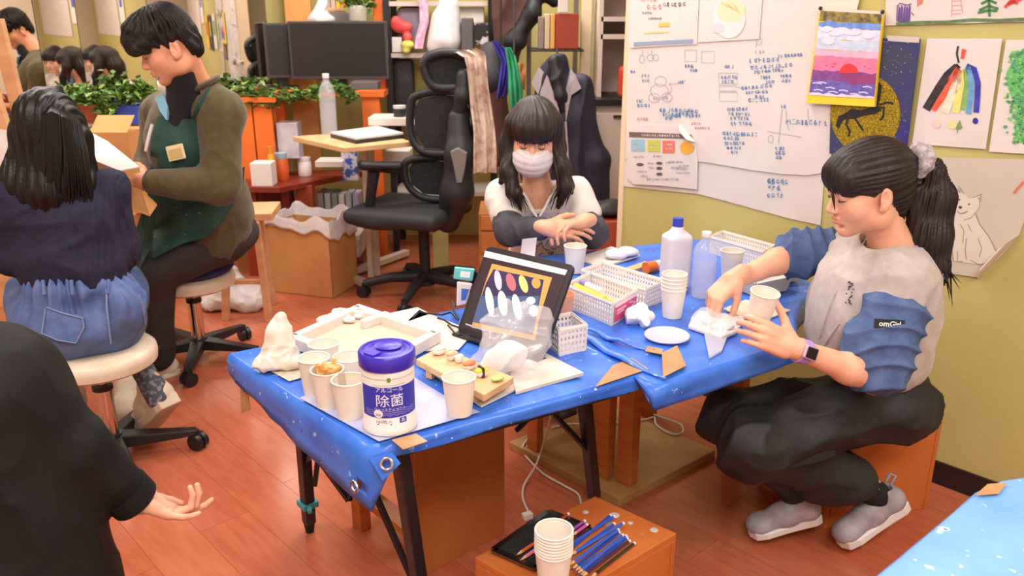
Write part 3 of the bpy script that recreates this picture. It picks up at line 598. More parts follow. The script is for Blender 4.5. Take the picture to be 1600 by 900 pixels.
def tarp(name, label, poly, drops, z, m, seed=0, rip=.0025, n=40):
    """a sheet over the polygon's top with a skirt hanging from each edge: drops[i] = (at start, at end) of edge i"""
    t = thing(name, label, 'tarpaulin', (sum((p[0] for p in poly))/len(poly), sum(p[1] for p in poly)/len(poly), z))
    bm = bmesh.new(); N = len(poly); P = [V((p[0], p[1], 0)) for p in poly]
    if (P[1]-P[0]).cross(P[2]-P[1]).z < 0: P = P[::-1]; drops = [(b, a) for a, b in drops[::-1][1:]+[drops[-1]]]
    cen = sum(P, V())/N
    # top: concentric rings of the outline towards the middle
    per = []; E = 14
    for i in range(N):
        for k in range(E): per.append((P[i].lerp(P[(i+1) % N], k/E), i, k/E))
    rings = []; K = 16
    for r in range(K+1):
        s = 1-r/K; ring = []
        for p, i, u in per:
            q = cen.lerp(p, s*.9985 if r else 1); zz = z
            w = wav(np.array([[q.x, q.y, seed]]))[0]*rip+wav2(np.array([[q.x, q.y, seed]]))[0]*rip*.35
            ring.append(V((q.x, q.y, zz+(w+rip if r else 0))))
        rings.append(ring)
    skirt = []
    for lev in range(0, 6):
        f = (5-lev)/5; ring = []
        for p, i, u in per:
            d = drops[i]; dd = d[0]+(d[1]-d[0])*u
            ed = (P[(i+1) % N]-P[i]).normalized(); out = V((ed.y, -ed.x, 0))
            if u == 0: e2 = (P[i]-P[i-1]).normalized(); out = (out+V((e2.y, -e2.x, 0))).normalized(); dd = max(dd, drops[i-1][1])
            w = wav(np.array([[p.x*1.5, p.y*1.5, seed+f]]))[0]
            ring.append(p+out*(.004+.01*math.sin(min(1, f*3)*1.57)+.004*w*f)+V((0, 0, z-dd*f)))
        skirt.append(ring)
    allr = skirt+rings; vs = [bm.verts.new(p) for r in allr for p in r]; n_ = len(per)
    for r in range(len(allr)-1):
        for k in range(n_): bm.faces.new([vs[r*n_+k], vs[r*n_+(k+1) % n_], vs[(r+1)*n_+(k+1) % n_], vs[(r+1)*n_+k]])
    bm.verts.ensure_lookup_table()
    vv = [v.co.copy() for v in bm.verts]; ff = [[v.index for v in f.verts] for f in bm.faces]
    for i, v in enumerate(bm.verts): v.index = i
    ff = [[v.index for v in f.verts] for f in bm.faces]; bm.free()
    o = mesh_obj('sheet', vv, ff, m, t, True); k = o.modifiers.new('thickness', 'SOLIDIFY'); k.thickness = .0012; k.offset = -1
    return t
def xy(p): return (p[0], p[1])
T1 = [(-.659, 1.809), (-.263, 1.372), (.303, 1.706), (-.093, 2.143)]
T2 = [(.31, 1.64), (.68, 1.88), (.745, 2.08), (.885, 2.33), (.69, 2.85), (.03, 2.6), (-.02, 2.2)]
def shrink(poly, s):
    c = (sum(p[0] for p in poly)/len(poly), sum(p[1] for p in poly)/len(poly)); return [(c[0]+(p[0]-c[0])*s, c[1]+(p[1]-c[1])*s) for p in poly]
t1 = thing('folding_table', 'low folding table on black metal legs under the blue tarpaulin with wipes canister', 'table', (-.18, 1.76, 0))
mb = MB(); mb.prism(shrink(T1, .985), ZT-.032, ZT-.003); mb.build('tabletop', m_board, t1, bevel=.004)
mb = MB(); mb.prism(shrink(T1, .93), ZT-.055, ZT-.03); mb.build('apron_frame', m_blackmetal, t1)
legs = [((-.50, 1.815), (-.572, 2.03)), ((-.205, 1.48), (-.19, 1.60)), ((.195, 1.745), (.238, 2.17)), ((-.09, 2.02), (-.11, 2.35))]
legs[3] = ((-.05, 2.06), (-.06, 2.28)); legs[1] = ((aty(622, 705, 1.46).x, 1.46), (aty(662, 925, 1.64).x, 1.64)); legs[2] = ((aty(906, 610, 1.83).x, 1.83), (aty(928, 790, 2.16).x, 2.16)); legs[0] = ((aty(470, 640, 1.86).x, 1.86), (aty(484, 826, 2.03).x, 2.03))
for i, (a, b) in enumerate(legs):
    A, B_ = V((a[0], a[1], ZT-.03)), V((b[0], b[1], .03))
    o = MB().bar(A, B_, .03, .03, up=V((.68, -.73, 0))).build('leg', m_blackmetal, t1, bevel=.003)
    MB().tube([B_+V((0, 0, .035)), B_+V((0, 0, .008)), B_+V((0, 0, -.03))], [.017, .017, .012], 12).build('rubber_foot', solid((22, 22, 24), .6), o, True)
    for u in (.14, .2, .86): MB().ball(A.lerp(B_, u)+V((.0, -.0155, .004)), .0055, 8, 6).build('bolt', solid((190, 190, 190), .3, metal=1), o, True)
# braces under the table
def brace(a, b): MB().bar(a, b, .012, .012).build('brace', m_blackmetal, t1)
l0, l1, l2, l3 = [(V((a[0], a[1], ZT-.03)), V((b[0], b[1], .03))) for a, b in legs]
brace(l1[0].lerp(l1[1], .9), aty(560, 712, 1.70)); brace(l2[0].lerp(l2[1], .62), aty(850, 632, 1.82)); brace(aty(545, 782, 1.84), aty(500, 720, 1.9)); brace(aty(545, 782, 1.84), aty(556, 740, 1.86)); brace(aty(808, 672, 1.95), aty(840, 640, 1.9)); brace(aty(500, 690, 1.88), aty(492, 758, 1.9)); brace(l0[0].lerp(l0[1], .6), aty(500, 700, 1.86))
p = l0[0].lerp(l0[1], .87); mb = MB(); mb.box(p, (.046, .046, .018), .7); mb.box(p+V((.012, -.03, .0)), (.012, .03, .012), .3); mb.build('teal_clip', solid((60, 150, 160), .5), t1, bevel=.003)
tp = tarp('blue_tarpaulin', 'shiny blue tarpaulin with metal eyelets covering the low folding table', T1, [(.055, .135), (.03, .03), (.02, .02), (.02, .02)], ZT, m_tarp)
# corner flap with eyelet, second eyelet on the hanging side
F = V((-.263, 1.372, ZT)); 
fl = [aty(577, 717, 1.355), aty(612, 707, 1.36), aty(626, 724, 1.35), aty(598, 751, 1.345)]
mb = MB(); mb.slab(fl, V((0, .003, -.001))); flap = mb.build('corner_flap', mat('tarp_plain', (52, 110, 214), .35, (64, 122, 224), 9), tp)
def eyelet(c, nrm, r=.0105):
    R = V(nrm).to_track_quat('Z', 'Y').to_matrix(); pr = [(r*math.cos(a)*.32+r, r*.32*math.sin(a)) for a in [2*math.pi*k/8 for k in range(9)]]
    mb = MB(); mb.lathe(pr, 24, c, R, close=True); mb.f = [f for f in mb.f if len(f) == 4]; mb.build('eyelet', solid((190, 192, 200), .25, metal=1), tp, True)
eyelet(aty(604, 725, 1.347), (.05, -.9, .45)); punch(flap, aty(604, 725, 1.347), (.05, -.9, .45), .0085); sd = (V((-.659, 1.809, 0))-V((-.263, 1.372, 0))).normalized(); sn = V((sd.y, -sd.x, 0)); sn = sn if sn.y < 0 else -sn
eyelet(V((-.263, 1.372, ZT-.092))+sd*.028+sn*.022, sn); punch([o for o in tp.children if o.name.startswith('sheet')][0], V((-.263, 1.372, ZT-.092))+sd*.028+sn*.022, sn, .0085)
def tape(pts, parent=tp): mb = MB(); mb.slab(pts, V((0, 0, .0012))); return mb.build('packing_tape', m_tape, parent)
tape([atz(612, 688, ZT+.0055), atz(650, 678, ZT+.0055), atz(668, 690, ZT+.003), atz(630, 703, ZT+.003)])
tape([atz(958, 571, ZT+.006), atz(988, 560, ZT+.006), atz(1013, 577, ZT+.004), atz(930, 605, ZT+.004)])
mb = MB(); q = [aty(375, 587, 1.78), aty(386, 594, 1.765), aty(391, 640, 1.77), aty(378, 646, 1.785)]; mb.slab(q, V((-.001, -.001, 0))); mb.build('packing_tape', m_tape, tp)
# frosted sheet lying on the tarp
t = thing('plastic_sheet', 'pale frosted plastic sheet lying under the wipes canister and paper cups', 'plastic sheet', atz(590, 640, ZT+.006))
mb = MB(); q = [atz(x, y, ZT+.0065) for x, y in ((468, 622), (545, 588), (640, 585), (700, 622), (750, 644), (668, 668), (592, 690))]; mb.slab(q, V((0, 0, .0008))); mb.build('sheet', mat('frosted', (160, 164, 204), .35, (184, 184, 208), 12), t)
# second table
t2 = thing('work_table', 'tarpaulin-covered work table between the two girls, standing on wooden posts', 'table', (.42, 2.25, 0))
mb = MB(); mb.prism(shrink([(.375, 1.71)]+T2[1:-1]+[(.02, 2.2)], .98), ZT-.034, ZT-.003); mb.build('tabletop', m_board, t2, bevel=.004)
for (px_, py_, pb, w) in ((985, 600, 752, .055), (950, 600, 742, .05), (842, 640, 700, .045)):
    a = atz(px_-6, pb, .03); MB().bar(a, V((a.x, a.y, ZT-.03)), w, w*.7, up=V((.7, .7, 0))).build('leg', m_wood, t2, bevel=.002)
for q in ((.72, 2.40, 0), (.50, 2.75, 0), (.31, 2.67, .028)): MB().bar((q[0], q[1], q[2]), (q[0], q[1], ZT-.03), .045, .045, up=V((.7, .7, 0))).build('leg', m_wood, t2, bevel=.002)
tq = tarp('blue_tarpaulin', 'creased blue tarpaulin over the work table between the two girls', T2, [(.06, .05), (.05, .05), (.05, .05), (.03, .03), (.03, .03), (.02, .02), (.004, .004)], ZT+.001, m_tarp, 4, .0024)
# overlapping rolled hem between both tables
for (x0, y0), (x1, y1), r, dz in (((912, 514), (1018, 548), .010, .004), ((900, 520), (1036, 592), .013, .002)):
    a, b = atz(x0, y0, ZT+.008+dz), atz(x1, y1, ZT+.006+dz); pts = [a.lerp(b, k/10)+V((0, 0, .004*math.sin(k*1.3)))+V((.006*math.sin(k*.8), 0, 0)) for k in range(11)]
    mb = MB(); mb.tube(pts, [r*(.35+.65*math.sin(math.pi*min(1, .12+k/10))) for k in range(11)], 10, flat=.55); mb.build('rolled_hem', m_tarp, tq, True)
tape([atz(1034, 552, ZT+.012), atz(1058, 540, ZT+.012), atz(1072, 572, ZT+.01), atz(1036, 590, ZT+.01)], tq); tape([atz(1012, 541, ZT+.011), atz(1036, 546, ZT+.011), atz(1034, 554, ZT+.011), atz(1008, 549, ZT+.011)], tq)
mb = MB(); q = [atz(1100, 520, ZT+.012), atz(1136, 527, ZT+.012), atz(1128, 548, ZT+.01), atz(1108, 560, ZT+.008)]; mb.slab(q, V((0, 0, .001))); q = [atz(1128, 546, ZT+.0105), atz(1108, 556, ZT+.0105), aty(1106, 590, 1.755), aty(1122, 582, 1.77)]; mb.slab(q, V((0, -.001, .0005)));  mb.build('clear_tape', mat('clear_tape', (206, 206, 222), .2, alpha=.55), tq)
# third table, near corner
T3 = [(.30, .80), (.79, 1.215), (.84, 1.243), (.90, 1.258), (1.5, 1.36), (1.75, .95), (1.0, .35), (.5, .5)]
t3 = thing('corner_table', 'table with paint-flecked pale blue tarpaulin beside the brown wooden seat box', 'table', (1.0, .9, 0))
mb = MB(); mb.prism(shrink(T3, .97), ZT-.034, ZT-.003); mb.build('tabletop', m_board, t3)
for q in ((.62, .85), (1.45, 1.2), (1.5, .9), (.75, .62)): MB().bar((q[0], q[1], 0), (q[0], q[1], ZT-.03), .03, .03).build('leg', m_blackmetal, t3)
t4 = tarp('pale_tarpaulin', 'paint-flecked pale blue tarpaulin on the table beside the brown seat box', T3, [(.05, .05)]*8, ZT, m_tarp3, 8, .0015)
mb = MB(); mb.slab([atz(1523, 775, ZT+.004), atz(1543, 757, ZT+.004), atz(1573, 755, ZT+.004), atz(1560, 772, ZT+.004)], V((0, 0, .0012))); mb.build('packing_tape', m_tape, t4)
# plywood base under the work table
t = thing('plywood_base', 'plywood sheet lying on the floor under the work table posts', 'plywood board', (.33, 2.35, 0))
mb = MB(); q = [atz(795, 690, .028), atz(968, 780, .028), atz(1118, 703, .028)]; q.append(q[0]+q[2]-q[1]); mb.prism([xy(p) for p in q], .0, .028); mb.build('board', m_ply, t, bevel=.002)
# wooden boxes
def wbox(name, label, corners, z0, z1, m, open_side=None, th=.016):
    """four upright panels, a top and a bottom"""
    P = [V((p[0], p[1], 0)) for p in corners]
    if (P[1]-P[0]).cross(P[2]-P[1]).z < 0: P = P[::-1]
    c = sum(P, V())/4; t = thing(name, label, 'wooden box', c+V((0, 0, z0)))
    mb = MB(); mb.prism([xy(p) for p in P], z1-th, z1); mb.build('top_panel', m, t, bevel=.002)
    for i in range(4):
        a, b = P[i], P[(i+1) % 4]; d = (b-a).normalized(); n = V((-d.y, d.x, 0))
        if i == open_side: continue
        e = .0 if i % 2 else th
        mb = MB(); mb.prism([xy(q) for q in (a+d*e, b-d*e, b-d*e+n*th, a+d*e+n*th)], z0, z1-th-.0005); mb.build('side_panel', m, t, bevel=.0015)
    return t, P
A, B_, Cc = atz(742, 870, .30), atz(930, 775, .30), atz(1057, 833, .30); D = A+Cc-B_
wb, P = wbox('seat_box', 'paint-spotted orange wooden box carrying the pencils and tin tray', [A, B_, Cc, D], 0, .30, m_wood2)
mb = MB()
for x, y, r in ((1022, 828, .008), (960, 805, .01), (915, 800, .006), (985, 817, .005), (880, 870, .005)): mb.lathe([(r*1.2, .0), (r*.9, .0012), (0, .0014)], 12, atz(x, y, .3))
tag(mb.build('dried_paint', solid((196, 188, 182), .6), wb), kind='stuff')
Bc = V((1.235, 2.145, 0)); e1 = V((-.956, -.294, 0)).normalized(); e2 = V((-.45, .89, 0)).normalized()
wbox('seat_box', 'scuffed orange wooden box the girl in grey sweatshirt sits on', [Bc, Bc+e1*.36, Bc+e1*.36+e2*.27, Bc+e2*.27], 0, .325, m_wood2)
# plywood-sided stool box under the first table
A = atz(655, 905, 0); Bb = atz(789, 832, 0); d = (Bb-A).normalized(); n = V((-d.y, d.x, 0))*.30
t = thing('stool_box', 'tall wooden stool box with one plywood side pushed under the folding table', 'wooden stool', (A+Bb+n)/2)
hh = .50
mb = MB(); mb.prism([xy(A), xy(Bb), xy(Bb+n*.05), xy(A+n*.05)], 0, hh); mb.build('side_panel', mat('scraped_ply', (164, 88, 40), .5, (178, 102, 50), 4, bump=.1, bscale=12), t, bevel=.002)
for p in (A+n+d*.02, Bb+n): MB().bar(p, p+V((0, 0, hh)), .045, .035, up=d).build('leg', m_wood, t, bevel=.002)
p = A+n*.08+d*.012; MB().bar(p, p+V((0, 0, hh)), .03, .03, up=d).build('leg', m_wood, t)
for z in (.12, .36): MB().bar(A+n*.08+d*.015+V((0, 0, z)), A+n+d*.02+V((0, 0, z)), .05, .022, up=V((0, 0, 1))).build('rail', m_wood, t)
MB().bar(A+n+d*.02+V((0, 0, .25)), Bb+n+V((0, 0, .25)), .04, .02, up=V((0, 0, 1))).build('rail', m_wood, t)
mb = MB(); mb.prism([xy(A), xy(Bb), xy(Bb+n), xy(A+n)], hh, hh+.018); mb.build('seat_panel', m_wood, t)
# ================================================================ things on the tables
ZS = ZT+.0065                                    # top of the tarpaulin
m_cup = mat('cup_paper', (236, 228, 216), .6, (230, 221, 208), 30); m_cupin = mat('cup_inside', (226, 214, 196), .6)
def cup_proto():
    t = thing('paper_cup', 'x', 'cup', (0, 0, 0))
    mb = MB(); mb.lathe([(.0, .003), (.0238, .003), (.0238, 0), (.0248, 0), (.0325, .0765), (.0318, .0768), (.0242, .0045), (0, .0045)], 32); mb.build('cup_wall', m_cup, t, True)
    mb = MB(); mb.lathe([(.0325+.0017*math.cos(a), .0775+.0017*math.sin(a)) for a in [2*math.pi*k/8 for k in range(9)]], 32, close=True); mb.f = [f for f in mb.f if len(f) == 4]; mb.build('rolled_rim', m_cup, t, True)
    return t
CUP = cup_proto(); cup_used = [False]
def cup(M, label, group=None):
    if not cup_used[0]:
        cup_used[0] = True; CUP.matrix_local = M; WORLD[CUP] = M; CUP['label'] = label
        for ch in CUP.children: WORLD[ch] = M
        if group: CUP['group'] = group
        return CUP
    c = copy_tree(CUP, M, None, label, group)
    if not group and 'group' in c: del c['group']
    return c
def cupat(x, y, label, s=1.0, z=ZS, rz=0, group=None): p = atz(x, y, z); return cup(Tm(p, rz, s), label, group)
cupat(718, 645, 'empty white paper cup standing alone beside the wooden sushi board')
cupat(548, 649, 'white paper cup beside the wipes canister with a stick inside'); MB().bar(atz(548, 649, ZS)+V((-.012, .01, .03)), atz(548, 649, ZS)+V((-.016, .014, .085)), .012, .003).build('stick', solid((186, 170, 150), .6), list(o for o in bpy.data.objects if o.get('label', '').startswith('white paper cup beside the wipes'))[0])
c2 = cupat(515, 632, 'white paper cup holding crumpled orange paper and wooden sticks')
mb = MB(); p = atz(515, 632, ZS)+V((0, 0, .062)); rs = random.Random(1)
for k in range(6): a = rs.uniform(0, 6.28); mb.bar(p+V((.006*math.cos(a), .006*math.sin(a), -.03)), p+V((.02*math.cos(a), .02*math.sin(a), rs.uniform(.022, .034))), .009, .002)
tag(mb.build('wooden_sticks', solid((226, 164, 96), .7), c2), kind='stuff')
soft('orange_paper', [ell(p+V((.004, 0, .01)), (.024, .02, .02))], .003, mat('orange_paper', (236, 176, 116), .7, (210, 140, 80), 60), c2, folds(3, 90, .004))
cupat(494, 612, 'white paper cup behind the one holding orange paper'); cupat(549, 610, 'white paper cup half hidden behind the wipes canister'); cupat(509, 588, 'white paper cup farthest back in the cluster near the white frame')
# wet wipes canister
cp = atz(610, 664, ZS); t = thing('wipes_canister', 'white wet wipes canister with violet lid and blue Japanese label', 'canister', cp); RC = .0515
MB(Tm(cp)).lathe([(0, 0), (RC-.004, 0), (RC, .003), (RC+.001, .012), (RC-.0015, .016), (RC-.0015, .118), (RC-.003, .128), (RC-.006, .131), (0, .131)], 56).build('body', mat('canister_white', (232, 226, 222), .4), t, True)
m_lid = mat('lid_violet', (62, 44, 176), .3); lid = MB(Tm(cp)).lathe([(RC+.0005, .131), (RC+.002, .133), (RC+.002, .156), (RC-.001, .160), (RC-.006, .1605), (RC-.008, .158), (.036, .158), (.034, .1595), (.012, .1625), (0, .1628)], 56).build('lid', m_lid, t, True)
mb = MB(Tm(cp, -2.2)); mb.lathe([(.022, .160), (.026, .165), (.02, .1675), (0, .168)], 28, (-.006, 0, 0)); mb.box((.036, 0, .1605), (.022, .024, .006)); mb.build('flip_cap', m_lid, lid, True)
CF = math.atan2(-cp.y, -cp.x)+.02                # the label faces the camera side
def curv(M, rad):
    return lambda u, v, l=0: cp+V(((rad+l)*math.cos(CF+u/rad), (rad+l)*math.sin(CF+u/rad), v))
def curved(name, col, polys, lift, parent, rough=.5):
    f = curv(None, RC-.0015); mb = MB()
    for q in polys: mb.add([f(u, v, lift) for u, v in q], [list(range(len(q)))])
    return mb.build(name, solid(col, rough), parent)
blue = (58, 58, 176); N = 30
mb = MB(); f = curv(None, RC-.0015); mb.grid(lambda u, v: f(-.062+.124*u, .040+.062*v, .0006), N, 2); lbl = mb.build('blue_label', solid(blue, .45), t, True)
mb = MB(); mb.grid(lambda u, v: f(-.06+.12*u, .117+.0012*v, .0006), N, 1); mb.build('green_rule', solid((176, 186, 120), .5), t)
curved('green_leaf', (96, 140, 60), [[(-.004, .115), (0, .111), (.004, .115), (.003, .121), (-.003, .121)]], .0008, t)
def wrap_text(txt, size, u0, v0, col, parent, bold=0, sx=1):
    vs, fs = text_shape(txt, size, bold); mb = MB(); mb.add([f(p.x*sx+u0, p.y+v0, .0022) for p in vs], fs); return mb.build('lettering', solid(col, .5), parent)
W = (236, 234, 240)
wrap_text('アルコール', .0112, .0, .0968, W, lbl, 0, .92); wrap_text('除菌', .0265, .0, .0738, W, lbl, 0, 1.0); wrap_text('ウェットティッシュ', .0068, .0, .058, W, lbl, 0, .95); wrap_text('160枚入', .0088, -.012, .0325, (90, 84, 92), t, 0)
curved('rule_bar', (70, 66, 74), [[(-.026, .0255), (.002, .0255), (.002, .0275), (-.026, .0275)]], .0008, t); curved('blue_mark', blue, [[(.017, .027), (.031, .027), (.031, .038), (.017, .038)]], .0008, t); curved('mark_print', W, [[(.020, .030), (.028, .0305), (.028, .0325), (.020, .032)], [(.021, .034), (.026, .034), (.026, .0362), (.021, .0362)]], .001, t)['kind'] = 'stuff'
wd_ = []
for k in range(3): wd_.append([(-.05+.1*i/60, .046+.0042*k+.0012*math.sin(i*.8)) for i in range(61)])
mb = MB()
for q in wd_: ribbon(mb, q, .0009, lambda u, v, l: f(u, v, .0011))
tag(mb.build('wave_lines', solid((170, 170, 220), .5), lbl), kind='stuff')
curved('white_badge', W, [[(-.022+.0085*math.cos(a), .049+.0085*math.sin(a)) for a in [2*math.pi*k/20 for k in range(20)]]], .0018, lbl); wrap_text('除菌', .0052, -.022, .0465, blue, lbl); wrap_text('99%', .0045, -.022, .052, blue, lbl) if 0 else None
tiny = solid((120, 130, 110), .5); mb = MB(); rs = random.Random(2)
for k in range(17): u = -.03+.0036*k; ribbon(mb, [(u, .1055), (u+.0022, .1062+rs.uniform(-.0006, .0006))], .0012, lambda u, v, l: f(u, v, .001))
tag(mb.build('small_print', tiny, t), kind='stuff')
# white foam frame with clay pieces
m_foam = mat('foam_white', (222, 214, 206), .7, (214, 205, 196), 30, bump=.15, bscale=90)
q = [atz(459, 525, ZS+.03), atz(560, 479, ZS+.03), atz(679, 519, ZS+.03)]; q.append(q[0]+q[2]-q[1]); c = sum(q, V())/4
t = thing('clay_tray', 'shallow white frame tray with beige base and loose white clay pieces', 'tray', V((c.x, c.y, ZS)))
mb = MB(); mb.prism([xy(p) for p in [c.lerp(p, .95) for p in q]], ZS+.001, ZS+.010); mb.build('beige_base', mat('beige_clay', (206, 190, 166), .7, (198, 181, 156), 12), t)
for i in range(4): a, b = q[i], q[(i+1) % 4]; d = (b-a).normalized()*.011; MB().bar(V((a.x, a.y, ZS+.018))-d*(i % 2), V((b.x, b.y, ZS+.018))+d*(i % 2), .022, .03, up=V((0, 0, 1))).build('frame_bar', m_foam, t, bevel=.003)
MB().bar(atz(528, 487, ZS+.02).lerp(atz(560, 483, ZS+.02), 0), atz(600, 497, ZS+.02), .014, .02, up=V((0, 0, 1))).build('inner_bar', m_foam, t, bevel=.002); MB().bar(atz(566, 507, ZS+.02), atz(606, 493, ZS+.02), .02, .022, up=V((0, 0, 1))).build('inner_bar', m_foam, t, bevel=.003)
for k, (x, y, r) in enumerate([(505, 500, .013), (522, 495, .016), (537, 497, .013), (530, 488, .014), (549, 490, .012), (545, 500, .012), (560, 494, .011)]):
    p = atz(x, y, ZS+.018); tag(soft('clay_piece', [ell(p, (r*1.4, r, r*.75), k=.01), ell(p+V((r*.7, 0, .002)), (r*.7, r*.7, r*.6), k=.01)], .003, m_foam, None, folds(k, 70, .002)), 'small lump of white clay drying in the white frame tray', 'clay lump', 'clay lumps in the frame tray')
# white bag of plaster on a sheet
p = atz(437, 573, ZS); t = thing('plaster_bag', 'peaked white cloth-like bag on a scrap sheet at the corner of the folding table', 'bag', p)
mb = MB(); mb.slab([atz(x, y, ZS+.001) for x, y in ((397, 566), (425, 552), (478, 578), (474, 590), (452, 596))], V((0, 0, .0015))); mb.build('scrap_sheet', mat('scrap', (206, 194, 176), .7, (180, 160, 140), 60), t)
soft('bag', [cap(p+V((0, .01, .02)), p+V((.004, .02, .075)), .042, .026, k=.03), cap(p+V((.004, .02, .075)), p+V((.008, .022, .105)), .026, .012, k=.02), ell(p+V((-.018, -.012, .012)), (.036, .03, .014), k=.02), ell(p+V((.03, -.012, .012)), (.022, .02, .014), k=.02), cut(p+V((0, 0, .003)), (0, 0, -1))], .0032, mat('plaster_cloth', (226, 217, 206), .75, (206, 190, 172), 30), t, addf(folds(31, 60, .005, (1, 1, .35)), folds(32, 130, .0016)), 0)
# sushi board with clay sushi
t = thing('sushi_board', 'pale wooden footed board carrying small clay sushi', 'board', atz(720, 590, ZS))
zb = ZS+.038; q = [atz(650, 561, zb), atz(688, 541, zb), atz(803, 589, zb), atz(756, 617, zb)]; mb = MB(); mb.prism([xy(p) for p in q], zb-.016, zb); mb.build('plank', mat('pale_wood', (220, 182, 138), .55, (204, 162, 116), 5, stretch=(1, 6, 1)), t, bevel=.002)
for u in (.18, .82):
    a, b = q[0].lerp(q[3], u), q[1].lerp(q[2], u); MB().bar(V((a.x, a.y, ZS+.014)).lerp(V((b.x, b.y, ZS+.014)), .04), V((a.x, a.y, ZS+.014)).lerp(V((b.x, b.y, ZS+.014)), .96), .016, .017, up=V((0, 0, 1))).build('foot', MATS['pale_wood'], t)
def sushi(x, y, col, label, r=.011, band=None, rice=True):
    p = atz(x, y, zb+.001); tt = thing('clay_sushi', label, 'clay sushi', p)
    if rice: soft('rice', [ell(p+V((0, 0, .007)), (r*1.5, r, .009), Rz(.6))], .0022, m_foam, tt, folds(5, 260, .0014))
    soft('topping', [ell(p+V((0, 0, .014 if rice else .006)), (r*1.6, r*1.05, .006), Rz(.6))], .0022, solid(col, .5), tt, folds(6, 120, .0016))
    if band: mb = MB(Tm(p, .6)); mb.box((0, 0, .011), (.006, r*2.15, .0225)); mb.build('seaweed_band', solid((40, 44, 38), .6), tt, bevel=.002)
sushi(686, 553, (234, 226, 218), 'small white clay sushi without topping colour on the wooden board'); sushi(706, 562, (214, 176, 140), 'tan clay sushi next to the white one on the wooden board', .009); sushi(717, 566, (236, 220, 206), 'tiny pale clay sushi on the wooden board', .007)
sushi(733, 577, (206, 120, 72), 'orange-brown clay sushi on the wooden board', .010); sushi(752, 588, (240, 206, 60), 'yellow clay sushi with a dark seaweed band', .010, True); sushi(777, 595, (176, 204, 116), 'flat pale green clay leaf on the wooden board', .009, None, False)
# boards and papers around it
def flat(name, label, cat, pts, z, th, m, part='sheet', bev=0):
    q = [atz(x, y, z+th) for x, y in pts]; c = sum(q, V())/len(q); t = thing(name, label, cat, V((c.x, c.y, z))); mb = MB(); mb.prism([xy(p) for p in q], z, z+th); mb.build(part, m, t, bevel=bev); return t
m_wboard = mat('white_board', (224, 214, 204), .6, (206, 192, 178), 8)
flat('work_board', 'worn white board with tan edge lying under the plastic bag', 'board', ((796, 578), (846, 548), (912, 582), (806, 612)), ZS, .007, m_wboard, 'panel')
flat('clay_board', 'white plastic clay board under the wooden sushi board', 'board', ((650, 566), (690, 548), (826, 598), (752, 634)), ZS, .004, m_wboard, 'panel')
flat('white_card', 'white card lying between the frame tray and tablet computer', 'card', ((632, 506), (655, 484), (742, 518), (716, 546), (660, 548)), ZS, .002, m_paper2, 'card')
flat('paper_scrap', 'white paper scrap at the back edge of the folding table', 'paper', ((596, 492), (652, 480), (672, 490), (630, 505)), ZS, .002, m_paper)
# tablet computer
BLt, BRt = atz(713, 518, .655), atz(847, 562, .655); TLt = aty(761, 383, 2.0); TM_ = frame(BLt, BRt-BLt, y=TLt-BLt); WW, HH = (BRt-BLt).length, (TLt-BLt).length
t = thing('tablet_computer', 'black tablet computer leaning back showing a picture of sushi pieces', 'tablet', (BLt+BRt)/2)
def rr_poly(x0, y0, x1, y1, r, n=5): return [(cx+r*math.cos(a), cy+r*math.sin(a)) for cx, cy, a0 in ((x1-r, y0+r, -90), (x1-r, y1-r, 0), (x0+r, y1-r, 90), (x0+r, y0+r, 180)) for a in [math.radians(a0+90*k/n) for k in range(n+1)]]
mb = MB(TM_); mb.prism(rr_poly(0, 0, WW, HH, .014), -.009, 0); mb.build('case', solid((34, 28, 32), .4), t, bevel=.002)
tn = TM_.to_3x3() @ V((0, 0, 1))
def scr(x, y, off=.0006):
    r = ray(x, y); o = V((0, 0, H)); return o+r*((BLt+tn*off-o).dot(tn)/r.dot(tn))
def spoly(name, col, polys, off, emit=.1):
    mb = MB()
    for q in polys:
        P = [scr(x, y, off) for x, y in q]
        if (P[1]-P[0]).cross(P[2]-P[1]).dot(tn) < 0: P = P[::-1]
        mb.add(P, [list(range(len(P)))])
    return tag(mb.build(name, solid(col, .2, emit=emit), scrn if name != 'screen' else t), kind='stuff' if len(polys) > 1 else None)
scrn = None; scrn = spoly('screen', (58, 48, 52), [[(764, 390), (888, 418), (842, 553), (720, 511)]], .0006, .1)
def z5(x, y): return (690+x/6.92, 370+y/6.92)
def z5p(*pts): return [z5(*p) for p in pts]
spoly('address_bar', (226, 230, 244), [z5p((470, 150), (1360, 360), (1335, 415), (455, 215))], .0010)
spoly('picture_frame', (206, 158, 92), [z5p((545, 290), (1195, 440), (1060, 860), (1010, 1120), (320, 980), (470, 500))], .0010)
spoly('picture_ground', (62, 56, 88), [z5p((560, 350), (1105, 465), (985, 1060), (335, 920), (480, 500))], .0014); spoly('picture_shade', (76, 96, 132), [z5p((420, 640), (1060, 640), (985, 1060), (335, 920))], .0016)
def blob(cx, cy, rx, ry, a, n=16): return [z5(cx+math.cos(t)*rx*math.cos(a)-math.sin(t)*ry*math.sin(a), cy+math.cos(t)*rx*math.sin(a)+math.sin(t)*ry*math.cos(a)) for t in [2*math.pi*k/n for k in range(n)]]
spoly('pale_pink_sushi', (222, 196, 214), [blob(610, 470, 38, 110, -.15)], .0020); spoly('salmon_sushi', (196, 110, 122), [blob(750, 490, 48, 100, -.3)], .0020); spoly('yellow_sushi', (236, 206, 130), [blob(885, 510, 42, 100, -.32)], .0020); spoly('orange_sushi', (226, 156, 84), [blob(1022, 500, 48, 60, -.2)], .0020)
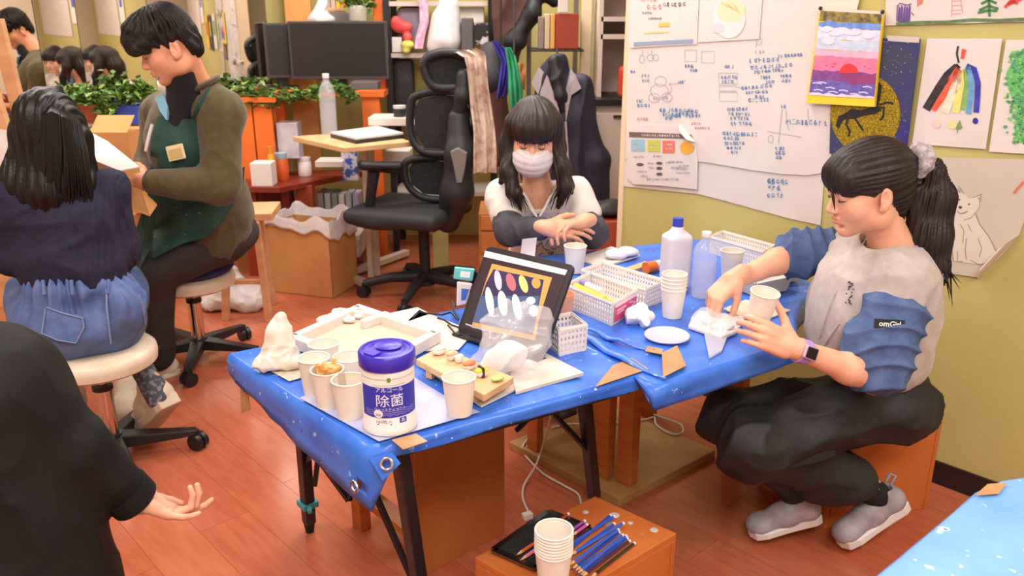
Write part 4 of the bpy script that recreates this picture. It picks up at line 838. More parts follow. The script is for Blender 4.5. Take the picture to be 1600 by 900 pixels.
spoly('white_sushi', (226, 232, 244), [blob(520, 700, 42, 160, -.15)], .0020); spoly('cream_sushi', (226, 212, 216), [blob(660, 720, 50, 140, -.15)], .0021); spoly('white_sushi', (220, 230, 246), [blob(815, 760, 46, 145, -.2)], .0022); spoly('white_roll', (216, 228, 240), [blob(965, 690, 50, 42, 0)], .0022); spoly('white_roll', (222, 232, 244), [blob(995, 800, 52, 62, 0)], .0022); spoly('caption_line', (170, 180, 210), [[(728, 505), (760, 516), (759, 518), (727, 507)]], .001)
mb = MB(); a = BLt.lerp(BRt, .5)-tn*.012; bk_ = V((a.x-.01, a.y+.13, ZS+.003)); mb.bar(BLt.lerp(BRt, .3)+(TLt-BLt)*.6-tn*.010, V((BLt.lerp(BRt, .3).x+.075, BLt.lerp(BRt, .3).y+.10, ZS+.004)), .03, .006); mb.bar(BLt.lerp(BRt, .7)+(TLt-BLt)*.6-tn*.010, V((BLt.lerp(BRt, .7).x+.075, BLt.lerp(BRt, .7).y+.10, ZS+.004)), .03, .006); mb.build('stand', m_blackmetal, t)
mb = MB(); mb.bar(BLt-tn*.0+V((0, 0, -.003)), BRt+V((0, 0, -.003)), .03, .006, up=V((0, 0, 1))); mb.build('stand_ledge', m_blackmetal, t)
for k, pts in enumerate((((716, 500), (704, 488), (690, 492), (672, 490), (655, 488), (645, 497)), ((718, 512), (706, 508), (694, 500), (684, 497)), ((712, 478), (706, 470), (709, 485), (716, 498)), ((735, 524), (712, 522), (700, 508)))):
    tag(MB().tube([atz(x, y, ZS+.008+.004*math.sin(i)) for i, (x, y) in enumerate(pts)], .0025, 6).build('charging_cable', solid((34, 32, 34), .5), None, True), ['long thin black cable snaking over the white card', 'short black cable leaving the lower corner of the tablet', 'black cable looping up beside the tablet edge', 'black cable curling under the tablet stand ledge'][k], 'cable', 'cables beside the tablet')
# translucent plastic bag, crumpled over the panel
m_bag = mat('clear_plastic', (232, 230, 232), .12, alpha=.28, spec=1.0)
p = atz(803, 583, ZS+.01); t = thing('plastic_bag', 'crumpled clear plastic bag standing in front of the tablet computer', 'plastic bag', p)
soft('bag', [ell(p+V((-.03, .0, .035)), (.06, .03, .05), Rz(.5), k=.03), ell(p+V((.03, .01, .05)), (.05, .03, .055), Rz(.5), k=.03), ell(p+V((-.005, .02, .075)), (.07, .02, .04), Rz(.6), k=.03), ell(p+V((-.06, -.005, .015)), (.035, .025, .022), k=.03), ell(p+V((-.02, .025, .11)), (.062, .02, .045), Rz(.4), k=.03), ell(p+V((.045, .03, .09)), (.045, .028, .05), Rz(.5), k=.03), cut(p+V((0, 0, -.004)), (0, 0, -1))], .0042, m_bag, t, addf(folds(51, 38, .009), folds(52, 80, .004)))
soft('white_contents', [ell(p+V((-.035, .0, .03)), (.04, .018, .035), Rz(.5), k=.03), ell(p+V((.0, .008, .04)), (.03, .015, .03), k=.03)], .004, mat('soft_white', (228, 226, 226), .7), t, folds(53, 60, .004))
# baskets
m_bask = mat('basket_white', (230, 222, 216), .45)
def basket(label, F, L, R, z, h, parent_label=None, rows=4, m=m_bask):
    """F front corner, L left end, R right end of the foot"""
    F, L, R = V((F.x, F.y, z)), V((L.x, L.y, z)), V((R.x, R.y, z)); Bk = L+R-F; c = (L+R)/2; t = thing('storage_basket', label, 'basket', c)
    P = [F, R, Bk, L]; up = [c+V((0, 0, h))+(p-c)*1.05 for p in P]
    mb = MB(); mb.prism([xy(p) for p in P], z, z+.002); mb.build('floor_panel', m, t)
    for i in range(4):
        a, b, a2, b2 = P[i], P[(i+1) % 4], up[i], up[(i+1) % 4]; n = max(6, int((b-a).length/.0095)); mb = MB(); nn = (b-a).cross(V((0, 0, 1))).normalized()
        for k in range(n+1): u = k/n; mb.bar(a.lerp(b, u), a2.lerp(b2, u), .0058, .0018, up=nn)
        for j in range(rows+1):
            v = j/rows; w = .0062 if 0 < j < rows else .011; mb.bar(a.lerp(a2, v), b.lerp(b2, v), .0018, w, up=nn) if 0 else mb.bar(a.lerp(a2, v), b.lerp(b2, v), w, .0018, up=V((0, 0, 1)).cross((b-a)))
        mb.build('lattice_wall', m, t)
    mb = MB()
    for i in range(4): mb.bar(up[i], up[(i+1) % 4], .006, .004, up=V((0, 0, 1)))
    mb.build('rim', m, t); return t, P, up
t, P, up = basket('white lattice basket of pens with a pink label', atz(955, 508, ZS), atz(886, 478, ZS), atz(991, 486, ZS), ZS, .058)
a, b, a2, b2 = P[0], P[1], up[0], up[1]; nn = (b-a).cross(V((0, 0, 1))).normalized(); nn = nn if nn.y < 0 else -nn
g4 = lambda u, v, o=.004: (a.lerp(b, u)).lerp(a2.lerp(b2, u), v)+nn*o
mb = MB(); mb.slab([g4(.06, .1), g4(.95, .1), g4(.95, .78), g4(.06, .78)], nn*.001); lb = mb.build('pink_label', solid((222, 84, 128), .5), t)
mb = MB(); 
for q in ([(.5, .2), (.9, .55), (.62, .7)], [(.12, .62), (.5, .62)], [(.12, .48), (.42, .50)], [(.75, .3), (.9, .4)]): ribbon(mb, [(u, v) for u, v in q], .07, lambda u, v, l: g4(u, v, .0056))
tag(mb.build('label_print', solid((246, 206, 220), .5), lb), kind='stuff'); mb = MB(); mb.slab([g4(.06, .8), g4(.95, .8), g4(.95, .95), g4(.06, .95)], nn*.001); mb.build('clear_label_edge', solid((240, 214, 222), .5), t)
def pen(label, x0, y0, x1, y1, z, r, col, capc, fr=.25):
    A, B_ = atz(x0, y0, z), atz(x1, y1, z-.004); tt = thing('marker_pen', label, 'marker', (A+B_)/2); MB().cyl(A.lerp(B_, fr), B_, r, n=12).build('barrel', solid(col, .4), tt, True); MB().cyl(A, A.lerp(B_, fr), r*1.12, n=12).build('pen_cap', solid(capc, .4), tt, True)
pen('thick yellow marker lying in the pen basket', 899, 447, 945, 467, ZS+.05, .008, (244, 214, 50), (248, 226, 60)); pen('white marker with purple cap lying in the pen basket', 909, 441, 940, 456, ZS+.056, .0085, (230, 226, 224), (130, 120, 176)); pen('orange-tipped brown pen in the pen basket', 926, 458, 962, 473, ZS+.044, .007, (226, 190, 120), (214, 120, 60), .3)
basket('white lattice basket standing behind the pink-labelled basket', atz(1006, 483, ZS), atz(911, 452, ZS), atz(1036, 469, ZS), ZS, .055)
pen('yellow highlighter lying in the empty rear basket', 975, 446, 1002, 452, ZS+.045, .009, (246, 226, 90), (240, 216, 60))
basket('small white lattice basket beside the clear plastic bag', atz(874, 555, ZS), atz(853, 536, ZS), atz(914, 547, ZS), ZS, .062)
basket('long white lattice basket against the green wall', atz(1188, 418, ZS), atz(1110, 394, ZS), atz(1206, 408, ZS), ZS, .05, rows=4)
# orange plastic cup
p = atz(880, 492, ZS); t = thing('plastic_cup', 'translucent orange plastic cup behind the tablet computer', 'cup', p); MB(Tm(p)).lathe([(0, .002), (.021, .002), (.021, 0), (.023, 0), (.029, .06), (.0275, .06), (.0215, .004), (0, .004)], 28).build('wall', solid((232, 164, 128), .4), t, True)
# bleach bottle
p = atz(1053, 449, ZS); t = thing('squeeze_bottle', 'plain white plastic bottle with a bright blue cap', 'bottle', p)
soft('body', [rbox(p+V((0, 0, .08)), (.038, .032, .08), .014, Rz(.3)), cap(p+V((0, 0, .155)), p+V((0, 0, .178)), .026, .016, k=.02)], .0032, mat('bottle_white', (216, 210, 220), .35), t); MB().cyl(p+V((0, 0, .178)), p+V((0, 0, .206)), .0155, .0145, n=24).build('blue_cap', solid((50, 66, 180), .35), t, True)
# clear bottles
m_pet = mat('pet_plastic', (226, 228, 236), .05, alpha=.26, spec=1.0, bump=.8, bscale=55)
def pet(label, p, h, r, capcol=(236, 232, 232)):
    t = thing('water_bottle', label, 'bottle', p); pr = [(0, .004), (r*.6, .002), (r*.92, 0)]; n = 14
    for k in range(n+1): z = h*(.04+.62*k/n); pr.append((r*(1-.05*(k % 2)), z))
    pr += [(r*.98, h*.70), (r*.8, h*.79), (r*.5, h*.86), (r*.34, h*.9), (r*.34, h*.93)]
    MB(Tm(p)).lathe(pr, 28).build('body', m_pet, t, True); MB(Tm(p)).lathe([(r*.38, h*.925), (r*.40, h*.93), (r*.40, h*.995), (r*.36, h), (0, h)], 24).build('screw_cap', solid(capcol, .4), t, True)
    MB(Tm(p)).lathe([(0, .006), (r*.9, .006), (r*.9, h*.5), (0, h*.5)], 24).build('water', mat('bottle_water', (206, 212, 226), .1, alpha=.12), t, True); return t
pet('clear ribbed water bottle with white cap beside the blue-capped bottle', atz(1097, 462, ZS), .185, .033)
# cups around the second table
ORD = ['lowest', 'second lowest', 'third lowest', 'fourth lowest', 'fifth lowest', 'third from top', 'second from top', 'topmost']
for k in range(5): cup(Tm(atz(1050, 494, ZS)+V((0, 0, .010*k)), .3*k, .98), (ORD[k] if k < 4 else 'topmost')+' paper cup of the short stack beside the blue-capped bottle', 'short cup stack on the work table')
cupat(898, 424, 'translucent white cup in front of the masked girl', 1.05); cupat(1141, 432, 'white paper cup standing behind the outstretched arm', 1.05)
cq = aty(1186, 481, 1.80); cx = V((.05, .1, 1)).normalized(); CM = frame(cq-V((0, 0, .035)), V((1, 0, -.10)), z=V((-.03, -.14, 1))) @ Matrix.Scale(1.0, 4)
cup(CM, 'white paper cup held in the hand of the girl in grey sweatshirt')
# crumpled tissue, round lid, packet tray, tray boxes
p = atz(997, 506, ZS); tag(soft('crumpled_tissue', [ell(p+V((-.012, .008, .02)), (.026, .022, .022), k=.01), ell(p+V((.018, -.008, .015)), (.02, .016, .018), k=.01), ell(p+V((.01, .016, .026)), (.018, .015, .02), k=.01), ell(p+V((.012, -.028, .01)), (.014, .016, .012), k=.01)], .0028, mat('tissue', (236, 232, 230), .85), None, addf(folds(61, 90, .006), folds(62, 190, .002))), 'crumpled white tissue beside the pink-labelled basket', 'tissue')
p = atz(1042, 525, ZS+.005); t = thing('frosted_disc', 'flat frosted plastic disc lying on the creased tarpaulin', 'disc', p); MB(Tm(p)).lathe([(0, .002), (.050, .002), (.054, .005), (.0555, .003), (.054, 0), (0, 0)], 36).build('disc', mat('frost_disc', (206, 206, 222), .35, alpha=.85), t, True)
t = thing('clay_packet', 'clear packet tray of white clay under the reaching hand', 'packet', atz(1120, 505, ZS))
q = [atz(x, y, ZS+.004) for x, y in ((1075, 512), (1092, 488), (1166, 498), (1150, 520), (1128, 530))]; mb = MB(); mb.prism([xy(p) for p in q], ZS, ZS+.01); mb.build('tray', mat('tray_white', (226, 218, 212), .5), t, bevel=.003)
mb = MB(); A, B_, Cc, D_ = q[0]+V((0, 0, .004)), q[4]+V((0, 0, .004)), atz(1096, 480, ZS+.03), atz(1165, 500, ZS+.025); mb.sheet(lambda u, v: (A*(1-u)+B_*u)*(1-v)+(Cc*(1-u)+D_*u)*v+V((0, 0, .012*math.sin(3.1*v)+.003*math.sin(14*u+6*v))), 16, 10, (0, 0, .0006)); mb.build('clear_film', m_bag, t, True)
soft('white_clay', [ell(atz(1128, 510, ZS+.016), (.03, .014, .008), k=.01), ell(atz(1108, 503, ZS+.016), (.02, .012, .008), k=.01)], .003, m_foam, t, folds(5, 80, .002))
def tray(label, c, w, d, h, rz, m, flare=1.18):
    t = thing('foam_tray', label, 'tray', c); mb = MB(Tm(c, rz)); o = [(sx*w/2, sy*d/2) for sx, sy in ((-1, -1), (1, -1), (1, 1), (-1, 1))]; th = .004
    vs = [V((x, y, 0)) for x, y in o]+[V((x*flare, y*flare, h)) for x, y in o]+[V((x*flare-math.copysign(th, x), y*flare-math.copysign(th, y), h)) for x, y in o]+[V((x-math.copysign(th, x), y-math.copysign(th, y), th)) for x, y in o]
    fs = [[3, 2, 1, 0], [12, 13, 14, 15]]
    for b in (0, 4, 8):
        for i in range(4): fs.append([b+i, b+(i+1) % 4, b+4+(i+1) % 4, b+4+i])
    mb.add(vs, fs); mb.build('tray_wall', m, t, bevel=.002); mb = MB(Tm(c, rz)); r = [(x*(flare+.03), y*(flare+.03)) for x, y in o]
    for i in range(4): mb.bar(V((*r[i], h)), V((*r[(i+1) % 4], h)), .01, .003, up=V((0, 0, 1)))
    mb.build('rim', m, t); return t
m_tray = mat('tray_foam', (228, 221, 210), .5)
tray('deep white foam tray between the girl in grey and the wall', atz(1186, 452, ZS), .12, .095, .045, .5, m_tray); tray('white foam tray holding a folded cloth close to the grey sweatshirt', V((.79, 2.375, ZS)), .085, .10, .04, .35, mat('tray_warm', (216, 204, 188), .5))
flat('palette_sheet', 'stained off-white palette sheet beside the clay packet', 'sheet', ((1130, 482), (1165, 468), (1235, 484), (1180, 505)), ZS, .003, mat('palette', (216, 196, 160), .6, (226, 220, 210), 18))
# far side of the work table
flat('paper_stack', 'loose white papers before the masked girl', 'paper', ((902, 402), (955, 385), (1000, 398), (938, 418)), ZS, .006, m_paper); p = atz(968, 403, ZS+.006); tag(soft('clay_bag', [ell(p+V((0, 0, .014)), (.05, .03, .014), Rz(.3)), ell(p+V((.03, .01, .015)), (.03, .025, .014))], .004, mat('packet_film', (222, 214, 214), .3, (206, 206, 220), 40), None, folds(66, 60, .005)), 'crinkled white packet lying on loose papers', 'packet')
flat('wood_strip', 'thin bare wooden strip beside the orange-capped bottle', 'wood', ((958, 425), (1008, 408), (1014, 413), (968, 430)), ZS, .008, MATS['pale_wood'], 'strip')
p = atz(1018, 417, ZS+.018); t = thing('glue_bottle', 'orange-capped bottle lying behind the blue-capped bottle', 'bottle', p-V((0, 0, .018))); MB().cyl(p+V((-.02, -.012, 0)), p+V((.012, .01, 0)), .018, .016, n=18).build('orange_cap', solid((236, 116, 44), .4), t, True); MB().cyl(p+V((.012, .01, 0)), p+V((.07, .05, 0)), .016, n=18).build('body', solid((226, 216, 206), .4), t, True)
t = thing('paper_tongue', 'curled white paper strip standing behind the tablet computer', 'paper', atz(826, 420, ZS)); A = atz(815, 426, ZS); mb = MB(); mb.sheet(lambda u, v: A+V((-.01+.045*u+.012*v, .0+.02*u*v, .10*v))+V((0, .02*math.sin(v*2), 0)), 6, 10, (.0, .001, .0004)); mb.build('strip', m_paper, t, True)
# small packets at the back edge
for lbl, pts, col, c3 in (('teal printed snack packet at the back edge of the folding table', ((710, 418), (742, 421), (738, 440), (708, 436)), (104, 190, 190), (226, 236, 236)), ('blue and orange printed packet below the teal packet', ((714, 441), (738, 444), (728, 476), (713, 479)), (226, 214, 216), (70, 110, 190))):
    q = [aty(x, y, 2.08) for x, y in pts]; t = thing('snack_packet', lbl, 'packet', (q[2]+q[3])/2); mb = MB(); mb.slab(q, V((0, .012, 0))); mb.build('wrapper', solid(col, .3), t, bevel=.003); c = sum(q, V())/4; mb = MB(); mb.slab([c.lerp(p, .5)+V((.004, -.001, 0)) for p in q], V((0, .002, 0))); mb.build('print', solid(c3, .3), t)
# ---------------------------------------------------------------- on the near wooden box: tin of colours, pencils, cup stack
ZB = .301
t = thing('tin_tray', 'open pencil tin with black insert lying on the paint-spotted box', 'tin', atz(850, 840, ZB)); q = [atz(771, 855, ZB+.014), atz(857, 795, ZB+.014), atz(921, 820, ZB+.014)]; q.append(q[0]+q[2]-q[1])
mb = MB(); mb.prism([xy(p) for p in q], ZB, ZB+.004); mb.build('tin_floor', solid((120, 116, 110), .35, metal=1), t); c = sum(q, V())/4
for i in range(4): a, b = q[i], q[(i+1) % 4]; MB().bar(V((a.x, a.y, ZB+.008)), V((b.x, b.y, ZB+.008)), .003, .015, up=V((0, 0, 1)).cross(b-a) if 0 else (b-a).cross(V((0, 0, 1)))).build('tin_wall', solid((150, 146, 140), .3, metal=1), t)
mb = MB(); mb.prism([xy(c.lerp(p, .95)) for p in q], ZB+.004, ZB+.008); ins = mb.build('black_insert', solid((38, 36, 36), .6), t); a, b, d_ = c.lerp(q[0], .9), c.lerp(q[1], .9), c.lerp(q[3], .9)
for k in range(16): u = (k+.5)/16; s0 = a.lerp(d_, u); s1 = s0+(b-a); MB().bar(V((s0.x, s0.y, ZB+.009)), V((s1.x, s1.y, ZB+.009)), .0025, .003).build('groove_rib', solid((46, 44, 44), .55), ins)
def pencil(x0, y0, x1, y1, z, col, label, group, L=None):
    A, B_ = atz(x0, y0, z), atz(x1, y1, z); d = (B_-A).normalized()
    if L: B_ = A+d*L
    tt = thing('colour_pencil', label, 'pencil', (A+B_)/2, group); r = .0037; MB().tube([A+d*.018, B_-d*.006], r, 6).build('shaft', solid(col, .35), tt); MB().tube([A, A+d*.005], [.0006, .0016], 6).build('lead', solid(tuple(int(c*.8) for c in col), .5), tt); MB().tube([A+d*.005, A+d*.018], [.0016, r], 6).build('sharpened_wood', solid((214, 170, 122), .6), tt); MB().tube([B_-d*.006, B_], r*1.02, 6).build('end_band', solid((222, 218, 214), .4), tt)
for k, (x0, y0, x1, y1) in enumerate([(886, 862, 934, 822), (884, 874, 944, 830), (888, 884, 955, 836), (893, 890, 960, 838), (897, 893, 966, 846), (901, 897, 973, 836), (905, 900, 978, 842), (880, 858, 930, 826), (890, 868, 950, 832)]): pencil(x0, y0, x1, y1, ZB+.004+.004*(k % 3), [(44, 76, 168), (52, 88, 184), (60, 98, 194)][k % 3], 'blue pencil in the loose heap beside the pencil tin', 'heap of blue pencils', .175)
pencil(922, 903, 972, 864, ZB+.004, (58, 48, 40), 'dark brown pencil lying apart at the edge of the heap', None, .16); pencil(908, 902, 980, 848, ZB+.006, (84, 44, 60), 'maroon pencil beside the blue heap', None, .17)
pencil(806, 868, 845, 842, ZB+.014, (196, 92, 52), 'orange pencil lying in the pencil tin', None, .12); pencil(812, 876, 850, 850, ZB+.013, (222, 120, 150), 'pink pencil lying in the pencil tin', None, .12); pencil(892, 838, 914, 822, ZB+.014, (196, 84, 150), 'magenta pencil at the end of the pencil tin', None, .06); pencil(888, 832, 908, 818, ZB+.015, (150, 70, 160), 'purple pencil at the end of the pencil tin', None, .06); pencil(868, 818, 876, 812, ZB+.014, (170, 60, 50), 'red pencil stub in the pencil tin', None, .05)
bp = atz(864, 918, ZB)
for k in range(8): cup(Tm(bp+V((0, 0, .0068*k)), k*.7, 1.14), ORD[k]+' paper cup of the tall stack on the paint-spotted box', 'tall cup stack on the box')
# white cord and plug on the floor
t = thing('power_cord', 'white power cord looping over the floor under the work table', 'cord', atz(860, 760, 0)); pts = [aty(862, 632, 2.12), aty(858, 662, 2.16), atz(846, 704, .055), atz(836, 730, .026), atz(820, 756, .006), atz(817, 778, .006), atz(827, 803, .01)]; MB().tube(smooth_path(pts), .0035, 8).build('cable', solid((214, 204, 192), .5), t, True)
MB().tube(smooth_path([atz(826, 684, .033), atz(817, 697, .031), atz(818, 708, .008), atz(828, 720, .006), atz(850, 741, .006), atz(880, 758, .006), atz(903, 772, .006), atz(908, 788, .006)]), .0035, 8).build('cable', solid((214, 204, 192), .5), t, True); MB().box(atz(824, 806, .01), (.03, .02, .02), .5).build('plug', solid((222, 214, 204), .5), t, bevel=.003)
MB().tube(smooth_path([atz(862, 668, .033), atz(895, 662, .033), atz(930, 664, .033), atz(1005, 656, .033), atz(1022, 652, .033), atz(1026, 664, .033), atz(1048, 678, .033), atz(1066, 676, .033), atz(1064, 664, .033), atz(1040, 654, .033), atz(1022, 648, .033)]), .0035, 8).build('cable', solid((214, 204, 192), .5), t, True)
# ================================================================ the cluttered back of the room
def span(x0, y0, x1, y1, Y):
    """x and z extents at depth Y for a stretch of the photograph"""
    a, b = aty(x0, (y0+y1)/2, Y), aty(x1, (y0+y1)/2, Y); t, u = aty((x0+x1)/2, y0, Y), aty((x0+x1)/2, y1, Y); return a.x, b.x, u.z, t.z
def blk(mb, x0, y0, x1, y1, Y, d, z0=None):
    a, b, u, t = span(x0, y0, x1, y1, Y); u = u if z0 is None else z0; mb.box(((a+b)/2, Y+d/2, (u+t)/2), (b-a, d, t-u)); return ((a+b)/2, Y+d/2, u)
def simple(name, label, cat, r, Y, d, m, part='body', z0=None, bevel=.004, group=None):
    mb = MB(); c = blk(mb, *r, Y, d, z0); t = thing(name, label, cat, c, group); mb.build(part, m, t, bevel=bevel); return t
m_red = mat('red_brown_wood', (122, 42, 28), .4, (140, 54, 36), 4, stretch=(1, 6, 1)); m_orange = mat('orange_paint', (232, 118, 48), .5, (224, 108, 42), 5); m_light = mat('light_wood', (222, 182, 132), .5, (208, 166, 116), 4, stretch=(5, 1, 1)); m_cardb = mat('cardboard', (206, 150, 92), .75, (196, 138, 82), 6); m_wplas = mat('white_plastic_film', (230, 226, 224), .35, (216, 210, 208), 20); m_dk = solid((38, 34, 36), .5); m_easel = mat('easel_wood', (218, 168, 122), .55, (204, 150, 104), 4, stretch=(1, 1, 6))
m_screen = mat('screen_dark', (40, 36, 37), .28)
# ---------------------------------------------------------------- monitors on an orange shelf
def monitor(label, x0, y0, x1, y1, Y, rz, zf):
    a, b, z0, z1 = span(x0, y0, x1, y1, Y); w, h = (b-a)/max(.35, math.cos(rz)), z1-z0; c = V(((a+b)/2, Y, z0)); M = Tm(c, rz); t = thing('monitor', label, 'monitor', V((c.x, c.y, zf)))
    MB(M).box((0, .015, h/2), (w, .03, h)).build('housing', solid((66, 60, 62), .45), t, bevel=.004); MB(M).box((0, -.0015, h/2+.004), (w-.028, .004, h-.034)).build('screen', m_screen, t)
    mb = MB(M); mb.box((0, .04, (zf-z0)/2+.1), (.06, .02, -(zf-z0)+.2)); mb.build('stand_neck', m_dk, t); MB(M).box((0, .045, zf-z0+.008), (.18, .11, .014)).build('stand_foot', m_dk, t, bevel=.003)
zsh = aty(500, 140, 4.85).z
monitor('large dark monitor facing the room on the orange shelf', 452, 33, 606, 124, 4.82, .0, zsh); monitor('second dark monitor turned sideways behind the large one', 416, 36, 460, 122, 4.88, .3, zsh)
t = thing('orange_shelf', 'orange painted shelf on square posts carrying two monitors', 'shelf', aty(500, 230, 4.85)); mb = MB(); a, b, z0, z1 = span(416, 139, 600, 148, 4.77); mb.box(((a+b)/2, 4.86, zsh-.018), (b-a, .19, .035)); mb.build('shelf_board', m_orange, t, bevel=.003)
for x0, x1, Y0, z0 in ((566, 594, 4.78, 0), (432, 444, 4.84, .519)): mb = MB(); blk(mb, x0, 150, x1, 205, Y0, .06, z0); mb.build('post', m_orange, t, bevel=.003)
# ---------------------------------------------------------------- orange trough and ivy
def foliage(name, label, pts, n, seed, pot=None):
    rs = random.Random(seed); c = sum((p for p, r in pts), V())/len(pts); lo = min(p.z-r for p, r in pts); t = thing(name, label, 'plant', V((c.x, c.y, lo)))
    for k, cc in enumerate(((112, 146, 62), (70, 116, 44), (146, 176, 92))):
        mb = MB()
        for i in range(n//3):
            p, r = pts[rs.randrange(len(pts))]; q = p+V((rs.gauss(0, r*.62), rs.gauss(0, r*.45), rs.gauss(0, r*.38))); s = rs.uniform(.014, .027); R = Euler((rs.uniform(-.9, .9), rs.uniform(-.7, .7), rs.uniform(0, 6.28))).to_matrix()
            mb.add([q+R @ V((x*s, y*s, z*s)) for x, y, z in ((0, -1, 0), (.75, -.3, .18), (.5, .4, .1), (0, 1.1, -.15), (-.5, .4, .1), (-.75, -.3, .18), (0, 0, -.05))], [[0, 1, 6], [1, 2, 6], [2, 3, 6], [3, 4, 6], [4, 5, 6], [5, 0, 6]])
        tag(mb.build('leaves', mat('leaf_%d' % k, cc, .45, tuple(int(x*.85) for x in cc), 30), t), kind='stuff')
    mb = MB()
    for i in range(14):
        p, r = pts[rs.randrange(len(pts))]; q, _ = pts[rs.randrange(len(pts))]
        if (p-q).length < .5: mb.tube([p+V((0, 0, -r*.6)), p.lerp(q, .5)+V((0, -.03, .02)), q+V((0, -.03, -r*.2))], .0025, 5)
    if mb.v: tag(mb.build('vines', solid((104, 120, 60), .6), t), kind='stuff')
    return t
foliage('ivy_plant', 'trailing ivy spilling over the orange trough below the monitors', [(aty(x, y, 4.62), r) for x, y, r in ((372, 146, .05), (392, 150, .06), (412, 148, .06), (432, 152, .06), (452, 150, .055), (470, 148, .05), (420, 160, .04), (398, 162, .04), (488, 146, .045), (385, 138, .045), (360, 140, .05))], 420, 1)
foliage('ivy_plant', 'leafy ivy behind the water bottle below the large monitor', [(aty(x, y, 4.7), r) for x, y, r in ((535, 140, .045), (545, 150, .04), (524, 136, .04), (500, 138, .03))], 140, 2)
foliage('ivy_plant', 'bushy ivy before the mirror beside the blue trough', [(aty(x, y, 4.3), r) for x, y, r in ((196, 152, .07), (215, 146, .07), (228, 152, .05), (205, 138, .05), (222, 136, .04))], 330, 3)
foliage('ivy_plant', 'ivy before the mirror above the cardboard box', [(aty(x, y, 4.25), r) for x, y, r in ((118, 150, .06), (136, 154, .065), (155, 152, .065), (172, 160, .06), (128, 168, .04), (160, 172, .045))], 360, 4)
zl = aty(210, 200, 4.3).z
t = thing('trough_planter', 'blue plastic trough holding ivy before the mirror', 'planter', aty(212, 197, 4.3)); mb = MB(); blk(mb, 178, 165, 240, 195, 4.26, .16); mb.build('trough', solid((52, 72, 160), .5), t, bevel=.01)
t = thing('flower_pot', 'small brown flower pot holding ivy above the cardboard box', 'planter', aty(148, 192, 4.24)); p = aty(146, 192, 4.26); MB(Tm(p)).lathe([(0, 0), (.045, 0), (.06, .08), (.064, .08), (.064, .095), (.055, .095), (.05, .02), (0, .02)], 24).build('pot', solid((150, 76, 48), .6), t, True)
t = thing('window_ledge_shelf', 'white ledge shelf below the mirror carrying planters', 'shelf', aty(210, 206, 4.3)); mb = MB(); a, b, z0, z1 = span(120, 196, 300, 204, 4.2); mb.box(((a+b)/2, 4.27, zl-.02), (b-a, .18, .03)); mb.build('shelf_board', solid((214, 208, 206), .5), t)
for x in (a+.1, b-.1): MB().bar((x, 4.25, 0), (x, 4.25, zl-.03), .04, .04).build('post', solid((190, 178, 160), .6), t)
t = thing('orange_planter', 'tall orange trough planter with a dark joint under the ivy', 'planter', V((aty(395, 262, 4.66).x, 4.66, .519))); MB().box((aty(395, 262, 4.66).x, 4.69, .525), (.2, .1, .014)).build('base_plinth', m_orange, t); 
for x0, x1 in ((362, 396.5), (399, 427)): mb = MB(); blk(mb, x0, 158, x1, 262, 4.60, .03, .519); mb.build('front_panel', m_orange, t, bevel=.002)
mb = MB(); blk(mb, 364, 162, 425, 262, 4.629, .12, .53); mb.build('trough_body', m_orange, t); mb = MB(); blk(mb, 360, 152, 430, 160, 4.58, .175); mb.build('top_rail', m_orange, t)
# box on the left
t = thing('cardboard_box', 'brown cardboard box with a raised flap behind the navy sweater girl', 'cardboard box', aty(175, 255, 3.9)); mb = MB(); blk(mb, 143, 207, 206, 300, 3.85, .22, .5); mb.build('body', m_cardb, t)
mb = MB(); a, b, z0, z1 = span(138, 184, 197, 207, 3.85); mb.sheet(lambda u, v: V((a+(b-a)*u, 3.85+.10*v, z0+(z1-z0)*v)), 2, 2, (0, .004, 0)); mb.build('flap', m_cardb, t)
t = thing('low_cabinet', 'low wooden cabinet behind the easel under the cardboard box', 'cabinet', aty(160, 380, 3.9)); mb = MB(); a, b, _, _ = span(60, 300, 215, 380, 3.85); mb.box(((a+b)/2, 4.0, .25), (b-a, .36, .5)); mb.build('carcass', mat('cab_wood', (170, 110, 66), .5), t, bevel=.004); mb = MB()
for k in (.27, .73): MB().box((a+(b-a)*k, 3.815, .25), ((b-a)*.44, .014, .44)).build('door', mat('cab_wood2', (182, 122, 76), .5), t, bevel=.003)
# ---------------------------------------------------------------- light wooden desk with bottle and laptop
zd = .80; q = [atz(457, 213, zd), atz(538, 231, zd), atz(642, 221, zd), atz(592, 203, zd)]; c = sum(q, V())/4
t = thing('side_desk', 'light wooden desk top on cream metal legs behind the office chair', 'desk', V((c.x, c.y, 0))); mb = MB(); mb.prism([xy(p) for p in q], zd-.025, zd); mb.build('desktop', m_light, t, bevel=.003)
m_crm = solid((214, 198, 178), .5); L0 = aty(579, 405, 4.12); mb = MB(); lx = aty(579, 405, 4.35).x; mb.bar((lx, 4.35, .03), (lx, 4.35, zd-.025), .055, .03, up=V((1, 0, 0))); mb.build('leg', m_crm, t, bevel=.003); mb = MB(); mb.bar(atz(537, 427, .03), atz(570, 443, .03), .045, .035, up=V((0, 0, 1))); mb.build('leg_foot', m_crm, t, bevel=.004); mb = MB(); mb.bar(atz(540, 428, .03), atz(636, 394, .03), .045, .035, up=V((0, 0, 1))); mb.build('leg_foot', m_crm, t, bevel=.004); lx = aty(583, 300, 4.47).x; MB().bar((lx, 4.47, 0), (lx, 4.47, zd-.025), .03, .03).build('leg', m_crm, t)
pet('tall clear two-litre water bottle standing on the light desk', atz(515, 209, zd), .305, .043)
